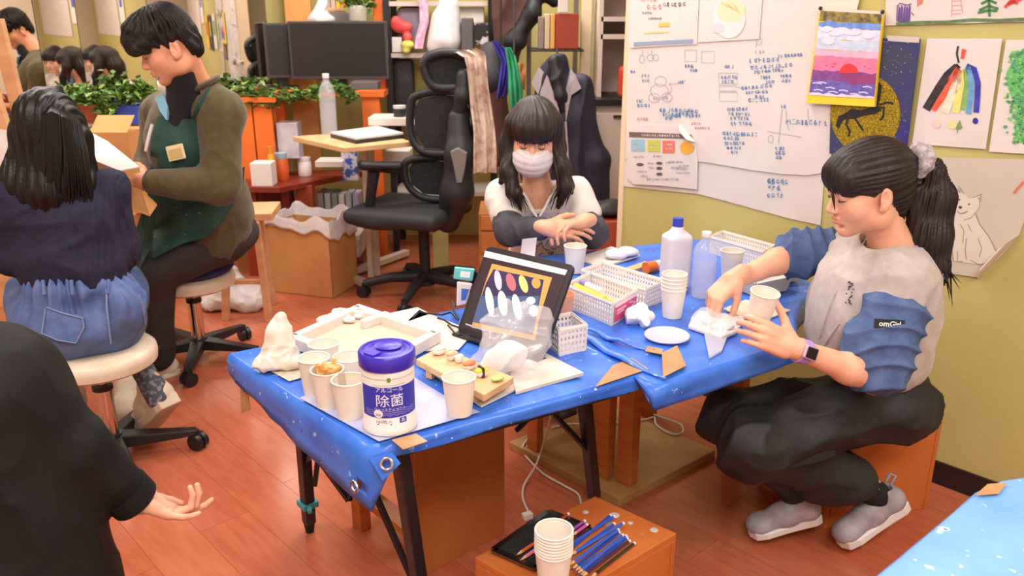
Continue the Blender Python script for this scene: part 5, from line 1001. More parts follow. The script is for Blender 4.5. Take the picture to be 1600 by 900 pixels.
t = thing('laptop', 'closed silver and black laptop lying on the light desk', 'laptop', atz(572, 212, zd)); q = [atz(516, 212, zd+.01), atz(556, 222, zd+.01), atz(632, 213, zd+.01), atz(590, 202, zd+.01)]; mb = MB(); mb.prism([xy(p) for p in q], zd, zd+.018); mb.build('base', solid((46, 44, 46), .4), t, bevel=.003); c = sum(q, V())/4; mb = MB(); mb.prism([xy(c.lerp(p, .98)) for p in q], zd+.018, zd+.03); mb.build('lid', solid((206, 202, 204), .4), t, bevel=.003)
t = thing('black_mug', 'black mug with white lid beside the office chair headrest', 'mug', aty(625, 190, 4.5)); p = aty(625, 187, 4.5); MB(Tm(p)).lathe([(0, 0), (.032, 0), (.034, .06), (0, .06)], 20).build('body', solid((52, 50, 52), .4), t, True); MB(Tm(p)).lathe([(.034, .06), (.034, .075), (0, .078)], 20).build('lid', solid((200, 196, 196), .5), t, True)
simple('book_stack', 'low stack of papers and books beside the black mug', 'papers', (575, 184, 640, 197), 4.45, .2, m_paper2, 'stack'); simple('open_book', 'dark books leaning on the orange shelf end', 'book', (548, 128, 590, 140), 4.56, .12, solid((92, 84, 84), .6), 'cover')
# ---------------------------------------------------------------- red-brown desk with clutter
zr = .52; q = [atz(372, 292, zr), atz(436, 293, zr), atz(570, 268, zr), V((-1.0, 4.90, zr)), V((-1.5, 4.79, zr))]
t = thing('red_desk', 'low red-brown wooden desk cluttered with jars and tissues', 'desk', atz(470, 275, 0)); mb = MB(); mb.prism([xy(p) for p in q], zr-.03, zr); mb.build('desktop', m_red, t, bevel=.003)
for x0, x1, Yp in ((462, 489, 4.50), (378, 400, 4.45), (440, 452, 4.6)): mb = MB(); blk(mb, x0, 290, x1, 340, Yp, .06, .0); mb.build('leg', mat('red_post', (150, 58, 32), .5), t, bevel=.003)
mb = MB(); blk(mb, 470, 352, 560, 372, 4.66, .15); mb.build('lower_shelf', m_red, t); a, b, _, _ = span(478, 400, 566, 410, 4.5); zq = aty(540, 402, 4.46).z; MB().box(((a+b)/2, 4.60, zq-.011), (b-a, .30, .02)).build('bottom_shelf', m_red, t); MB().box(((a+b)/2+.1, 4.60, (zq-.02)/2), (.05, .2, zq-.02)).build('shelf_foot', m_red, t); mb = MB(); blk(mb, 380, 296, 460, 345, 4.68, .02, .0); mb.build('back_panel', m_red, t)
def jar(name, label, x, y, r, h, col, lidc=None, Y=None, cat='jar'):
    p = atz(x, y, zr+.001); t = thing(name, label, cat, p); MB(Tm(p)).lathe([(0, 0), (r*.95, 0), (r, .006), (r, h*.85), (r*.8, h*.95), (r*.8, h), (0, h)], 20).build('body', solid(col, .35), t, True)
    if lidc: MB(Tm(p)).lathe([(r*.9, h*.93), (r*.95, h*1.15), (0, h*1.16)], 20).build('lid', solid(lidc, .4), t, True)
jar('snack_jar', 'orange-red jar with pale blue lid on the red desk', 442, 281, .036, .13, (206, 92, 46), (150, 176, 186)); jar('yellow_bottle', 'slim amber bottle beside the orange-red jar', 427, 285, .018, .17, (224, 156, 52), (206, 130, 40), cat='bottle'); jar('white_mug', 'white paper-wrapped cup on the red desk', 477, 274, .038, .09, (226, 214, 206), (236, 230, 226), cat='cup')
t = simple('tissue_box', 'white tissue box on the left end of the red desk', 'tissue box', (391, 255, 424, 284), 4.38, .1, m_paper, z0=zr)
simple('blue_packet', 'blue and white printed packet standing on the red desk', 'packet', (533, 234, 558, 256), 4.55, .05, mat('packet_blue', (70, 92, 180), .4, (216, 218, 232), 26, (.45, .52)), z0=zr)
simple('paper_pile', 'loose white papers on the red desk beside the blue packet', 'papers', (492, 252, 535, 262), 4.5, .14, m_paper, 'sheets'); simple('pale_box', 'clear storage boxes behind the orange-red jar', 'box', (433, 192, 466, 248), 4.64, .1, mat('pale_plastic', (206, 200, 204), .4, (186, 180, 186), 18)); simple('phone_box', 'white boxes stacked on desk under the light desk', 'box', (600, 236, 640, 254), 4.35, .15, m_paper2)
p = atz(413, 277, zr); tag(soft('plastic_wrap', [ell(p+V((.03, .06, .08)), (.05, .04, .05)), ell(p+V((.08, .08, .05)), (.05, .04, .05)), ell(p+V((.06, .06, .15)), (.03, .03, .05))], .007, m_bag, None, folds(3, 40, .008)), 'bundle of clear plastic wrap on the red desk', 'plastic bag')
# beneath the desks
rs = random.Random(5)
for k in range(6):
    x = 497+k*11; simple('file_folder', ['grey document folder under the red desk', 'white document folder under the red desk', 'pale green document folder under the red desk', 'white clear document folder under the red desk', 'light document folder under the red desk', 'blue-marked document folder under the red desk'][k], 'folder', (x, 298+rs.uniform(0, 6), x+9, 357), 4.665, .14, solid([(178, 172, 166), (206, 200, 194), (150, 156, 146), (214, 208, 204), (190, 186, 182), (176, 182, 206)][k], .5), z0=aty(525, 352, 4.66).z-.001)
for k, (y0, y1) in enumerate(((368, 376), (377, 385), (386, 395), (395, 402))): simple('magazine_pile', ['topmost pale paper pile on the floor beside the carton', 'second pale paper pile beside the carton', 'third paper pile beside the carton', 'lowest paper pile beside the carton'][k], 'papers', (518-k*2, y0, 562, y1), 4.46, .19, [m_paper, m_paper2][k % 2], 'sheets', bevel=.002)
# carton with plastic liner
A, B_ = atz(424, 456, 0), atz(521, 467, 0); d = (B_-A).normalized(); n = V((-d.y, d.x, 0))*.27; hc_ = .36
t = thing('waste_carton', 'cardboard carton bin lined with a white plastic bag', 'carton', (A+B_+n)/2); P = [A, B_, B_+n, A+n]
for i in range(4): a, b = P[i], P[(i+1) % 4]; dd = (b-a).normalized(); nn = V((-dd.y, dd.x, 0)); mb = MB(); mb.prism([xy(a), xy(b), xy(b+nn*.006), xy(a+nn*.006)], 0, hc_); mb.build('side_panel', m_cardb, t)
mb = MB(); mb.prism([xy(p) for p in P], 0, .006); mb.build('bottom_panel', m_cardb, t)
cc_ = (A+B_+n*1)/2; 
def liner(u, v):
    s = u*4; i = int(s) % 4; f_ = s-int(s); p = P[i].lerp(P[(i+1) % 4], f_); o = (p-cc_); w = .012*math.sin(u*37)+.008*math.sin(u*71)
    prof = [(.9, hc_-.16), (.97, hc_-.02), (1.0, hc_+.05), (1.03, hc_+.052), (1.05, hc_+.0), (1.055, hc_-.035)]; a = v*5; j = min(int(a), 4); g = a-j; sc = prof[j][0]*(1-g)+prof[j+1][0]*g; z = prof[j][1]*(1-g)+prof[j+1][1]*g
    return V((cc_.x+o.x*(sc+w*.4), cc_.y+o.y*(sc+w*.4), z+w*(1.2 if v > .3 else .5)+(.03*math.sin(u*9+1) if v > .8 else 0)))
mb = MB(); mb.grid(liner, 64, 14); o = mb.build('plastic_liner', m_wplas, t, True); k = o.modifiers.new('thickness', 'SOLIDIFY'); k.thickness = .001
p = atz(362, 488, 0); tag(soft('shopping_bag', [ell(p+V((-.02, .08, .06)), (.13, .10, .075), k=.05), ell(p+V((.08, .06, .05)), (.08, .08, .06), k=.05), ell(p+V((-.02, .10, .15)), (.06, .06, .07), k=.06), ell(p+V((-.1, .05, .03)), (.07, .07, .04), k=.04), cut(p+V((0, 0, .001)), (0, 0, -1))], .007, m_wplas, None, addf(folds(71, 22, .014), folds(72, 55, .004))), 'full white plastic shopping bag slumped on the floor behind the stool', 'plastic bag')
# small wooden stool beside the carton
t = thing('wood_stool', 'bare wooden stool between the person in apron and the carton', 'stool', atz(405, 455, 0)); a = aty(395, 338, 3.75); MB().box((a.x-.04, 3.85, a.z), (.24, .26, .035), .1).build('seat', m_easel, t, bevel=.004)
for x, y, x1, y1, Y0 in ((400, 346, 417, 462, 3.73), (352, 346, 348, 455, 3.75), (406, 340, 424, 440, 3.98)): MB().bar(aty(x, y, Y0), V((aty(x1, y1, Y0).x, Y0, 0)), .035, .03, up=V((1, 0, 0))).build('leg', m_easel, t, bevel=.002)
MB().bar(aty(412, 440, 3.74), aty(350, 440, 3.76), .025, .02).build('stretcher', m_easel, t)
# ---------------------------------------------------------------- office chair
hub = V((-.45, 4.12, 0)); t = thing('office_chair', 'black high-back office chair with headrest and mesh back', 'office chair', hub)
m_ch = mat('chair_black', (36, 35, 37), .5); m_mesh = mat('chair_mesh', (28, 28, 30), .75, (40, 40, 42), 60)
MB().cyl(hub+V((0, 0, .06)), hub+V((0, 0, .13)), .05, .04, n=20).build('hub', m_ch, t); MB().cyl(hub+V((0, 0, .1)), hub+V((0, 0, .42)), .028, n=16).build('gas_column', m_ch, t, True)
for k in range(5):
    a = .72+2*math.pi*k/5; d = V((math.cos(a), math.sin(a), 0)); e = hub+d*.32; lo = MB().tube([hub+d*.03+V((0, 0, .105)), hub+d*.18+V((0, 0, .10)), e+V((0, 0, .07))], [.032, .026, .018], 10).build('leg', m_ch, t, True); mb = MB(); w = V((math.cos(a+1), math.sin(a+1), 0))
    for s in (-1, 1): mb.cyl(e+w*s*.005+V((0, 0, .03)), e+w*s*.024+V((0, 0, .03)), .03, n=18)
    mb.cyl(e+V((0, 0, .045)), e+V((0, 0, .075)), .01, n=10); mb.build('caster', m_ch, lo, True)
sz = aty(640, 330, 4.05).z; sc_ = aty(640, 320, 4.08)
soft('seat', [rbox((sc_.x, sc_.y-.02, sz), (.25, .24, .038), .035, Rz(-.35)), ell((sc_.x-.1, sc_.y-.05, sz-.035), (.16, .17, .03), k=.04)], .008, mat('seat_black', (40, 39, 41), .7, (48, 47, 49), 60), t)
MB().box((hub.x, hub.y, sz-.07), (.24, .24, .04), -.35).build('mechanism', m_ch, t, bevel=.01)
def ring(name, pts, r, Y, m=m_ch, n=40, flat=None):
    P = [aty(x, y, Y if not callable(Y) else Y(x, y)) for x, y in pts]; out = []; m_ = len(P)
    for i in range(m_):                        # closed smooth loop
        p0, p1, p2, p3 = P[i-1], P[i], P[(i+1) % m_], P[(i+2) % m_]
        for s in range(4): u = s/4; out.append(.5*((2*p1)+(p2-p0)*u+(2*p0-5*p1+4*p2-p3)*u*u+(3*p1-p0-3*p2+p3)*u**3))
    out.append(out[0]); MB().tube(out, r, 10, False).build(name, m, t, True)
Yb = lambda x, y: 3.98+.0009*(730-x)
ring('headrest_frame', [(662, 104), (672, 88), (700, 82), (728, 90), (738, 108), (732, 130), (705, 138), (675, 133)], .022, lambda x, y: 4.0)
mb = MB(); pts = [aty(x, y, 4.01) for x, y in ((668, 104), (678, 90), (702, 85), (724, 93), (733, 108), (727, 128), (703, 134), (678, 129))]; mb.add(pts+[p+V((0, .012, 0)) for p in pts], [list(range(8)), list(range(15, 7, -1))]); mb.build('headrest_mesh', m_mesh, t)
soft('headrest_arm', [chain([aty(725, 120, 3.97), aty(722, 150, 3.95), aty(716, 180, 3.96)], [.04, .035, .03], k=.02)[i] for i in (0, 1)], .007, m_ch, t)
ring('back_frame', [(642, 168), (650, 150), (690, 142), (728, 146), (740, 170), (742, 205), (734, 232), (700, 240), (660, 236), (642, 210)], .020, Yb); ring('lower_back_frame', [(632, 262), (640, 250), (672, 246), (700, 250), (706, 285), (694, 310), (660, 308), (638, 290)], .018, lambda x, y: 4.06)
for nm, pp, Y0 in (('back_mesh', ((648, 170), (655, 155), (690, 148), (724, 152), (734, 172), (736, 205), (728, 228), (700, 235), (664, 231), (648, 208)), 4.02), ('lower_back_mesh', ((638, 264), (645, 254), (672, 250), (696, 254), (701, 285), (691, 305), (662, 303), (643, 288)), 4.07)):
    pts = [aty(x, y, Y0) for x, y in pp]; n_ = len(pts); mb = MB(); mb.add(pts+[p+V((0, .012, 0)) for p in pts], [list(range(n_)), list(range(2*n_-1, n_-1, -1))]+[[i, (i+1) % n_, n_+(i+1) % n_, n_+i] for i in range(n_)]); mb.build(nm, m_mesh, t)
soft('spine', chain([aty(716, 185, 3.97), aty(718, 240, 3.93), aty(714, 300, 3.93), aty(700, 345, 4.0)], [.05, .065, .075, .06], k=.04), .008, m_ch, t); mb = MB(); pts = [aty(x, y, 3.862) for x, y in ((704, 236), (716, 230), (730, 238), (727, 262), (722, 284), (714, 284), (710, 262))]; mb.slab([p+V((0, -.03, 0)) for p in pts], V((0, .06, 0))); mb.build('spine_insert', solid((124, 118, 112), .4), t, bevel=.004)
soft('armrest', [cap(aty(566, 258, 3.96), aty(622, 264, 3.98), .024, .026, k=.02), rbox(aty(596, 258, 3.97), (.10, .04, .015), .012)], .006, m_ch, t); MB().tube([aty(584, 268, 3.98), aty(580, 300, 3.99), aty(576, 335, 4.0), aty(590, 352, 4.02), aty(635, 350, 4.06)], [.03, .026, .026, .026, .024], 10).build('armrest_post', m_ch, t, True)
# patterned scarf over the headrest
t = thing('patterned_scarf', 'pale patterned scarf draped over the office chair headrest', 'scarf', aty(752, 270, 3.9)); cl = [(705, 84, 4.0), (728, 78, 3.96), (742, 86, 3.94), (745, 105, 3.92), (748, 135, 3.92), (752, 170, 3.92), (757, 205, 3.90), (758, 240, 3.885), (758, 270, 3.88)]
ctr = [aty(x, y, Y0) for x, y, Y0 in cl]; wid = [.03, .05, .055, .05, .05, .055, .055, .06, .06]
def scarf(u, v):
    a = v*(len(ctr)-1); i = min(int(a), len(ctr)-2); f_ = a-i; p = ctr[i].lerp(ctr[i+1], f_); w = wid[i]*(1-f_)+wid[i+1]*f_; return p+V(((u-.5)*2*w*.9, -.012*math.cos(u*12.6)-.006*math.sin(u*25+v*7), (.02*(u-.5) if v < .25 else 0)))
mb = MB(); mb.sheet(scarf, 18, 30, (0, .004, 0)); mb.build('cloth', mat('scarf_cloth', (204, 184, 166), .9, (176, 146, 130), 24, (.45, .6), speck=[((206, 150, 140), 9, .62)]), t, True)
# ---------------------------------------------------------------- shelving behind
t = thing('steel_rack', 'dark steel shelving rack behind the office chair', 'shelving', aty(650, 330, 5.0)); a, b, _, _ = span(608, 40, 770, 100, 5.0)
for x in (a, b):
    for Y0 in (4.95, 5.25): MB().bar((x, Y0, 0), (x, Y0, 2.0), .035, .035).build('upright', m_dk, t)
for zz in (aty(650, 6, 5.0).z, aty(650, 86, 5.0).z, aty(650, 190, 5.0).z, aty(650, 300, 5.0).z): MB().box(((a+b)/2, 5.1, zz), (b-a, .32, .025)).build('shelf_board', solid((196, 184, 172), .5), t)
simple('grey_tote', 'grey cloth tote on the steel rack', 'bag', (620, 10, 660, 76), 4.98, .15, mat('tote_grey', (126, 116, 128), .8, (146, 134, 146), 9), bevel=.03); simple('white_pot', 'white pen pot on the steel rack', 'pot', (612, 58, 628, 82), 4.94, .06, m_paper)
p = aty(628, 42, 4.94); tag(soft('red_toy', [ell(p, (.06, .03, .035), k=.02), ell(p+V((-.03, 0, .03)), (.03, .03, .03), k=.02), ell(p+V((.03, 0, -.06)), (.03, .03, .03), k=.02)], .006, mat('red_toy', (206, 60, 60), .5, (226, 90, 84), 12)), 'bright red soft toy hanging at the steel rack', 'toy'); p = aty(637, 70, 4.92); tag(soft('yellow_cloth', [ell(p, (.04, .025, .025)), ell(p+V((-.01, 0, -.03)), (.025, .02, .02))], .006, solid((206, 200, 96), .8)), 'small yellow-green cloth beside the red soft toy', 'cloth')
t = thing('pink_ribbon', 'pink lace ribbon hanging from the steel rack', 'ribbon', aty(658, 76, 4.9)); ct = [aty(x, y, 4.9) for x, y in ((656, -20), (662, 10), (663, 35), (657, 55), (654, 76))]; mb = MB(); mb.sheet(lambda u, v: ct[min(int(v*4), 3)].lerp(ct[min(int(v*4), 3)+1], v*4-min(int(v*4), 3))+V(((u-.5)*.05, .006*math.sin(u*9+v*8), 0)), 5, 16, (0, .003, 0)); mb.build('ribbon', mat('pink_lace', (226, 186, 204), .8, (206, 150, 182), 40), t, True)
def hung(name, label, cat, prims, m, amp=.012, fr=22, vox=.008): return tag(soft(name, prims, vox, m, None, folds(sum(map(ord, label)) % 97, fr, amp, (1, 1, .25))), label, cat)
hung('carrier_bag', 'white plastic carrier bag hanging behind the office chair', 'plastic bag', [cap(aty(700, 10, 4.85), aty(696, 60, 4.85), .06, .085, k=.04), cap(aty(686, 30, 4.85), aty(682, 72, 4.86), .05, .06, k=.04)], m_wplas, .010, 20)
simple('dark_folder', 'dark grey folder leaning on the steel rack', 'folder', (721, 28, 739, 86), 4.8, .1, solid((92, 84, 84), .5)); simple('paper_bundle', 'pale paper bundles on the steel rack shelf', 'papers', (716, 11, 756, 36), 4.98, .12, mat('bundle', (222, 210, 190), .7, (236, 228, 216), 12)); simple('black_gadget', 'black device with white keys on the steel rack', 'device', (741, 36, 763, 70), 4.82, .08, mat('gadget', (40, 36, 38), .5, (206, 200, 200), 16, (.5, .55)))
hung('backpack', 'dark grey backpack hanging beside the office chair', 'backpack', [ell(aty(766, 105, 4.5), (.07, .08, .13), k=.03), ell(aty(766, 120, 4.45), (.06, .05, .08), k=.03)], mat('pack_grey', (62, 58, 60), .7), .006); simple('black_backpack', 'black bag standing on the shelf behind the monitors', 'bag', (615, 93, 646, 187), 4.97, .12, mat('pack_black', (34, 31, 34), .7, (58, 50, 50), 14), bevel=.03)
# coats
def hanging(name, label, cat, rows, Y, m, th=.012, nf=3):
    """a hanging cloth: rows of (left x, right x, y) down its length, gathered into soft upright folds"""
    def fn(u, v):
        a = v*(len(rows)-1); i = min(int(a), len(rows)-2); f_ = a-i; l = lerp(rows[i][0], rows[i+1][0], f_); r = lerp(rows[i][1], rows[i+1][1], f_); y = lerp(rows[i][2], rows[i+1][2], f_)
        return aty(lerp(l, r, u), y+3*math.sin(u*7)*v, Y)+V((0, -.022*abs(math.sin(u*nf*math.pi))*(.4+.6*v)-.006*math.sin(9*v+4*u), 0))
    mb = MB(); mb.sheet(fn, 24, 20, (0, th, 0)); o = mb.build(name, m, None, True); return tag(o, label, cat)
hanging('blue_jacket', 'violet-blue jacket hanging beside the green cloth', 'jacket', [(768, 777, 64), (774, 792, 78), (783, 797, 98), (779, 795, 125), (776, 788, 152)], 4.4, mat('violet_blue', (64, 58, 160), .8, (54, 48, 140), 12)); hanging('green_cloth', 'bright green cloth hanging above the masked girl', 'cloth', [(789, 798, 74), (791, 806, 88), (794, 812, 112), (794, 817, 140), (797, 816, 166)], 4.2, mat('bright_green', (66, 172, 120), .8, (50, 150, 102), 12))
hung('brown_coat', 'brown coat hanging with a black bag over it', 'coat', [cap(aty(797, -30, 4.66), aty(800, 55, 4.66), .105, .085, k=.05), cap(aty(775, 120, 4.70), aty(780, 240, 4.70), .06, .07, k=.05), cap(aty(798, 55, 4.67), aty(782, 130, 4.70), .075, .05, k=.05)], mat('coat_brown', (104, 72, 60), .85, (90, 60, 50), 8), .012); hung('black_shoulder_bag', 'black shoulder bag hanging over the brown coat', 'bag', [cap(aty(831, 20, 4.51), aty(806, 60, 4.51), .045, .05, k=.03), ell(aty(806, 66, 4.50), (.058, .05, .045), k=.03), cap(aty(831, 20, 4.51), aty(838, -14, 4.53), .045, .035, k=.04), cap(aty(838, -14, 4.53), aty(866, -4, 4.53), .035, .045, k=.03)], mat('bag_black', (32, 28, 29), .5), .006)
RZ = aty(800, -24, 4.4).z; b2_ = span(830, 74, 912, 82, 4.2)[1]; t = thing('coat_rail', 'dark coat rail behind the green cloth', 'rail', V((aty(820, 0, 4.4).x, 4.4, RZ))); MB().cyl((-.115, 4.4, RZ), (aty(912, 0, 4.4).x, 4.4, RZ), .012, n=12).build('rail', m_dk, t, True); MB().bar((aty(912, 0, 4.4).x, 4.4, RZ), (b2_, 4.76, RZ), .02, .02).build('bracket', m_dk, t); MB().bar((-.115, 4.4, RZ), (-.115, 4.95, RZ), .02, .02).build('bracket', m_dk, t)
for ob in [o for o in bpy.data.objects if o.name in ('green_cloth', 'blue_jacket', 'backpack', 'black_shoulder_bag')]: c_ = WORLD[ob].translation; top = c_.z+max(v.co.z for v in ob.data.vertices); MB().tube([(c_.x, c_.y, top-.03), (c_.x, (c_.y+4.4)/2, RZ-.02), (c_.x, 4.4, RZ+.012)], .005, 6).build('hanging_loop', m_dk, ob, True)
bc = [o for o in bpy.data.objects if o.name == 'brown_coat'][0]; c_ = WORLD[bc].translation; top = c_.z+max(v.co.z for v in bc.data.vertices); MB().tube([aty(797, -30, 4.66)+V((0, 0, .09)), aty(797, -30, 4.66)+V((0, .05, .13)), (-.115, 4.95, top+.05)], .006, 6).build('hanging_loop', m_dk, bc, True)
hanging('tan_cloth', 'small tan cloth beside the green cloth', 'cloth', [(810, 819, 98), (812, 822, 115), (814, 821, 142)], 4.26, solid((214, 150, 100), .8))
t = thing('navy_jacket', 'navy jacket with grey lining hanging from the wire rack', 'jacket', aty(900, 340, 3.95)); MB().tube([aty(872, 104, 3.94), aty(872, 92, 3.95), aty(870, 76, 4.21)], .006, 8).build('hanger_hook', m_dk, t, True); nj = [cap(aty(868, 105, 3.95), aty(884, 180, 3.95), .06, .10, k=.05), cap(aty(884, 180, 3.95), aty(898, 330, 3.95), .105, .12, k=.06), cap(aty(905, 130, 3.92), aty(932, 250, 3.9), .05, .05, k=.04), cap(aty(932, 250, 3.9), aty(938, 330, 3.9), .05, .042, k=.04), cap(aty(850, 120, 3.97), aty(848, 260, 3.98), .05, .06, k=.05)]
soft('body', nj, .008, mat('navy_nylon', (36, 33, 52), .6, (44, 40, 60), 10), t, folds(91, 18, .012, (1, 1, .35)))
mb = MB(); q = [surf(nj, x, y, .012)[0] for x, y in ((845, 106), (858, 120), (874, 170), (880, 205), (868, 200), (850, 160), (834, 130))]; mb.slab(q, V((0, .006, 0))); mb.build('grey_lining', mat('lining_grey', (158, 148, 152), .8), t); mb = MB(); q = [surf(nj, x, y, .012)[0] for x, y in ((888, 108), (900, 120), (908, 138), (892, 150), (884, 190), (882, 150))]; mb.slab(q, V((0, .006, 0))); mb.build('grey_lining', MATS['lining_grey'], t)
soft('hood', [cap(aty(866, 96, 3.9), aty(876, 150, 3.86), .035, .03, k=.03), cap(aty(876, 150, 3.86), aty(880, 185, 3.87), .03, .014, k=.03)], .006, solid((30, 28, 32), .5), t, folds(93, 30, .006)); MB().tube([surf(nj, x, y, .006)[0] for x, y in ((884, 190), (886, 220), (888, 255))], .005, 6).build('zip', solid((170, 166, 172), .4), t, True)
# wire rack with books
t = thing('wire_rack', 'wire wall rack holding upright books above the navy jacket', 'rack', aty(868, 84, 4.3)); a, b, z0, z1 = span(830, 74, 912, 82, 4.2)
for k in range(9): u = k/8; MB().tube([(a+(b-a)*u, 4.2, z0+.01), (a+(b-a)*u, 4.5, z0+.01)] if 0 < k < 8 else [(a+(b-a)*u, 4.2, z0+.01), (a+(b-a)*u, 4.77, z0+.01)], .003, 6).build('wire', m_dk, t)
for Y0 in (4.2, 4.35, 4.5): MB().tube([(a, Y0, z0+.008), (b, Y0, z0+.008)], .005, 6).build('wire', m_dk, t)
for x in (a, b): MB().bar((x, 4.77, 0), (x, 4.77, 2.0), .025, .025).build('upright', solid((120, 112, 104), .4), t)
zbk = z0+.014
for nm, lb, x0, x1, y0, cc in (('book', 'grey book leaning on the wire rack', 842, 850, 26, (138, 124, 116)), ('book', 'cream book standing on the wire rack', 851, 859, 22, (206, 184, 150)), ('book', 'orange-yellow book standing on the wire rack', 860, 867, 22, (222, 164, 84)), ('binder', 'large red-brown binder standing on the wire rack', 868, 904, 21, (160, 60, 40))): simple(nm, lb, 'book', (x0, y0, x1, 78), 4.25, .18, solid(cc, .5), 'cover', z0=zbk, bevel=.003)
simple('paper_tag', 'white paper strip hanging at the wire rack', 'paper', (872, -8, 888, 20), 4.24, .01, m_paper, 'paper')
# white cabinet in the recess
t = thing('white_cabinet', 'tall white cabinet with open cubbies above a black counter', 'cabinet', aty(950, 350, 4.2)); a, b, _, _ = span(922, 200, 1010, 300, 4.15); zc = aty(950, 160, 4.15).z; m_wc = mat('cabinet_white', (222, 206, 192), .5)
MB().box(((a+b)/2, 4.37, zc/2), (b-a, .42, zc-.03)).build('carcass', m_wc, t, bevel=.004); MB().box(((a+b)/2, 4.36, zc), (b-a+.02, .46, .03)).build('counter', solid((34, 30, 32), .4), t)
mb = MB(); mb.box(((a+b)/2-.0, 4.145, zc/2), (b-a-.02, .018, zc-.1)); dr = mb.build('door', m_wc, t, bevel=.003); p = aty(968, 182, 4.13); MB().bar(p+V((-.03, 0, 0)), p+V((.03, 0, 0)), .012, .012).build('handle', solid((90, 78, 70), .4, metal=1), dr)
for x in (aty(941, 60, 4.2).x, b): MB().box((x, 4.42, zc+.55), (.02, .3, 1.1)).build('side_panel', m_wc, t)
MB().box(((aty(941, 60, 4.2).x+b)/2, 4.57, zc+.55), (b-aty(941, 60, 4.2).x, .01, 1.1)).build('back_panel', m_wc, t)
for y in (30, 58, -40): zz = aty(950, y, 4.2).z; MB().box(((aty(941, 60, 4.2).x+b)/2, 4.42, zz), (b-aty(941, 60, 4.2).x, .3, .022)).build('shelf_board', m_wc, t)
simple('cream_column', 'cream painted pipe column beside the wire rack', 'column', (908, -40, 924, 150), 4.4, .06, mat('col_cream', (222, 206, 170), .5), 'column', z0=0); simple('green_post', 'green-cream post next to the white cabinet', 'post', (926, -40, 936, 150), 4.62, .05, mat('col_green', (206, 196, 140), .5), 'post', z0=0)
simple('red_canister', 'red canister on the black counter by the wall edge', 'canister', (968, 104, 982, 158), 4.2, .09, solid((206, 66, 48), .4), z0=zc+.014, bevel=.02)
# wooden cabinets low behind the masked girl
t = simple('drawer_cabinet', 'wooden drawer cabinet between the office chair and masked girl', 'cabinet', (748, 334, 800, 420), 4.03, .3, mat('drawer_wood', (186, 116, 58), .5, (200, 130, 70), 4), 'carcass', z0=0)
for y0, y1 in ((338, 360), (363, 395)): mb = MB(); blk(mb, 751, y0, 778, y1, 4.017, .012); mb.build('drawer', mat('drawer_wood'), t, bevel=.003)
simple('red_crate', 'red-brown wooden crate behind the masked girl', 'crate', (926, 346, 972, 400), 3.35, .3, mat('crate_red', (160, 70, 44), .5), z0=0); p = aty(945, 338, 3.45); p.z = aty(949, 346, 3.35).z+.028; tag(soft('black_pouch', [ell(p, (.09, .08, .03)), ell(p+V((.03, 0, .01)), (.05, .05, .03))], .007, mat('pouch', (40, 36, 36), .5), None, folds(8, 40, .006)), 'black leather pouch lying on the red-brown crate', 'bag')
simple('yellow_folder', 'yellow-green folder leaning beneath the office chair', 'folder', (676, 356, 700, 402), 4.4, .04, solid((206, 196, 130), .6), z0=0)
# above the monitors: wooden column, ledge with books, plant, posts
simple('peach_board', 'peach wooden board beside the mirror end', 'board', (446, -60, 487, 130), 5.04, .03, mat('peach_wood', (226, 164, 98), .5, (216, 152, 86), 4), 'panel', z0=0)
simple('book_ledge', 'thin ledge shelf above the large monitor', 'shelf', (506, 12, 548, 18), 5.0, .15, m_light, 'shelf_board')
for k, (x0, x1, cc) in enumerate(((509, 515, (176, 160, 150)), (516, 523, (196, 176, 164)), (524, 530, (236, 186, 60)), (531, 538, (240, 150, 40)))): simple('book', ['grey book on the ledge above the monitor', 'pale book on the ledge above the monitor', 'yellow book on the ledge above the monitor', 'orange book on the ledge above the monitor'][k], 'book', (x0, -25, x1, 12), 5.02, .1, solid(cc, .5), 'cover', bevel=.002)
foliage('potted_plant', 'small leafy plant standing above the large monitor', [(aty(x, y, 4.9), r) for x, y, r in ((550, 4, .05), (562, -2, .05), (570, 6, .035))], 120, 7); p = aty(560, 32, 4.9); t = thing('glass_jar', 'clear glass jar under the small leafy plant', 'jar', p); MB(Tm(p)).lathe([(0, 0), (.05, 0), (.055, .06), (.045, .08), (0, .08)], 20).build('jar', mat('jar_glass', (196, 190, 176), .2, alpha=.6), t, True)
simple('orange_post', 'bright orange post right of the small leafy plant', 'post', (581, -60, 598, 35), 4.95, .06, m_orange, 'post', z0=.95); simple('grey_post', 'pale grey post next to the bright orange post', 'post', (598, -60, 606, 60), 5.03, .05, solid((186, 180, 190), .5), 'post', z0=0)
tag(soft('white_sack', [cap(aty(500, 24, 4.90), aty(505, -6, 4.90), .055, .02, k=.03), ell(aty(503, 30, 4.90), (.07, .05, .03), k=.03)], .007, m_wplas, None, folds(6, 30, .008)), 'white peaked plastic sack behind the large monitor', 'plastic bag'); simple('ledge_boxes', 'grey boxes standing behind the large monitor', 'box', (512, 18, 556, 60), 5.0, .12, solid((150, 140, 142), .6))
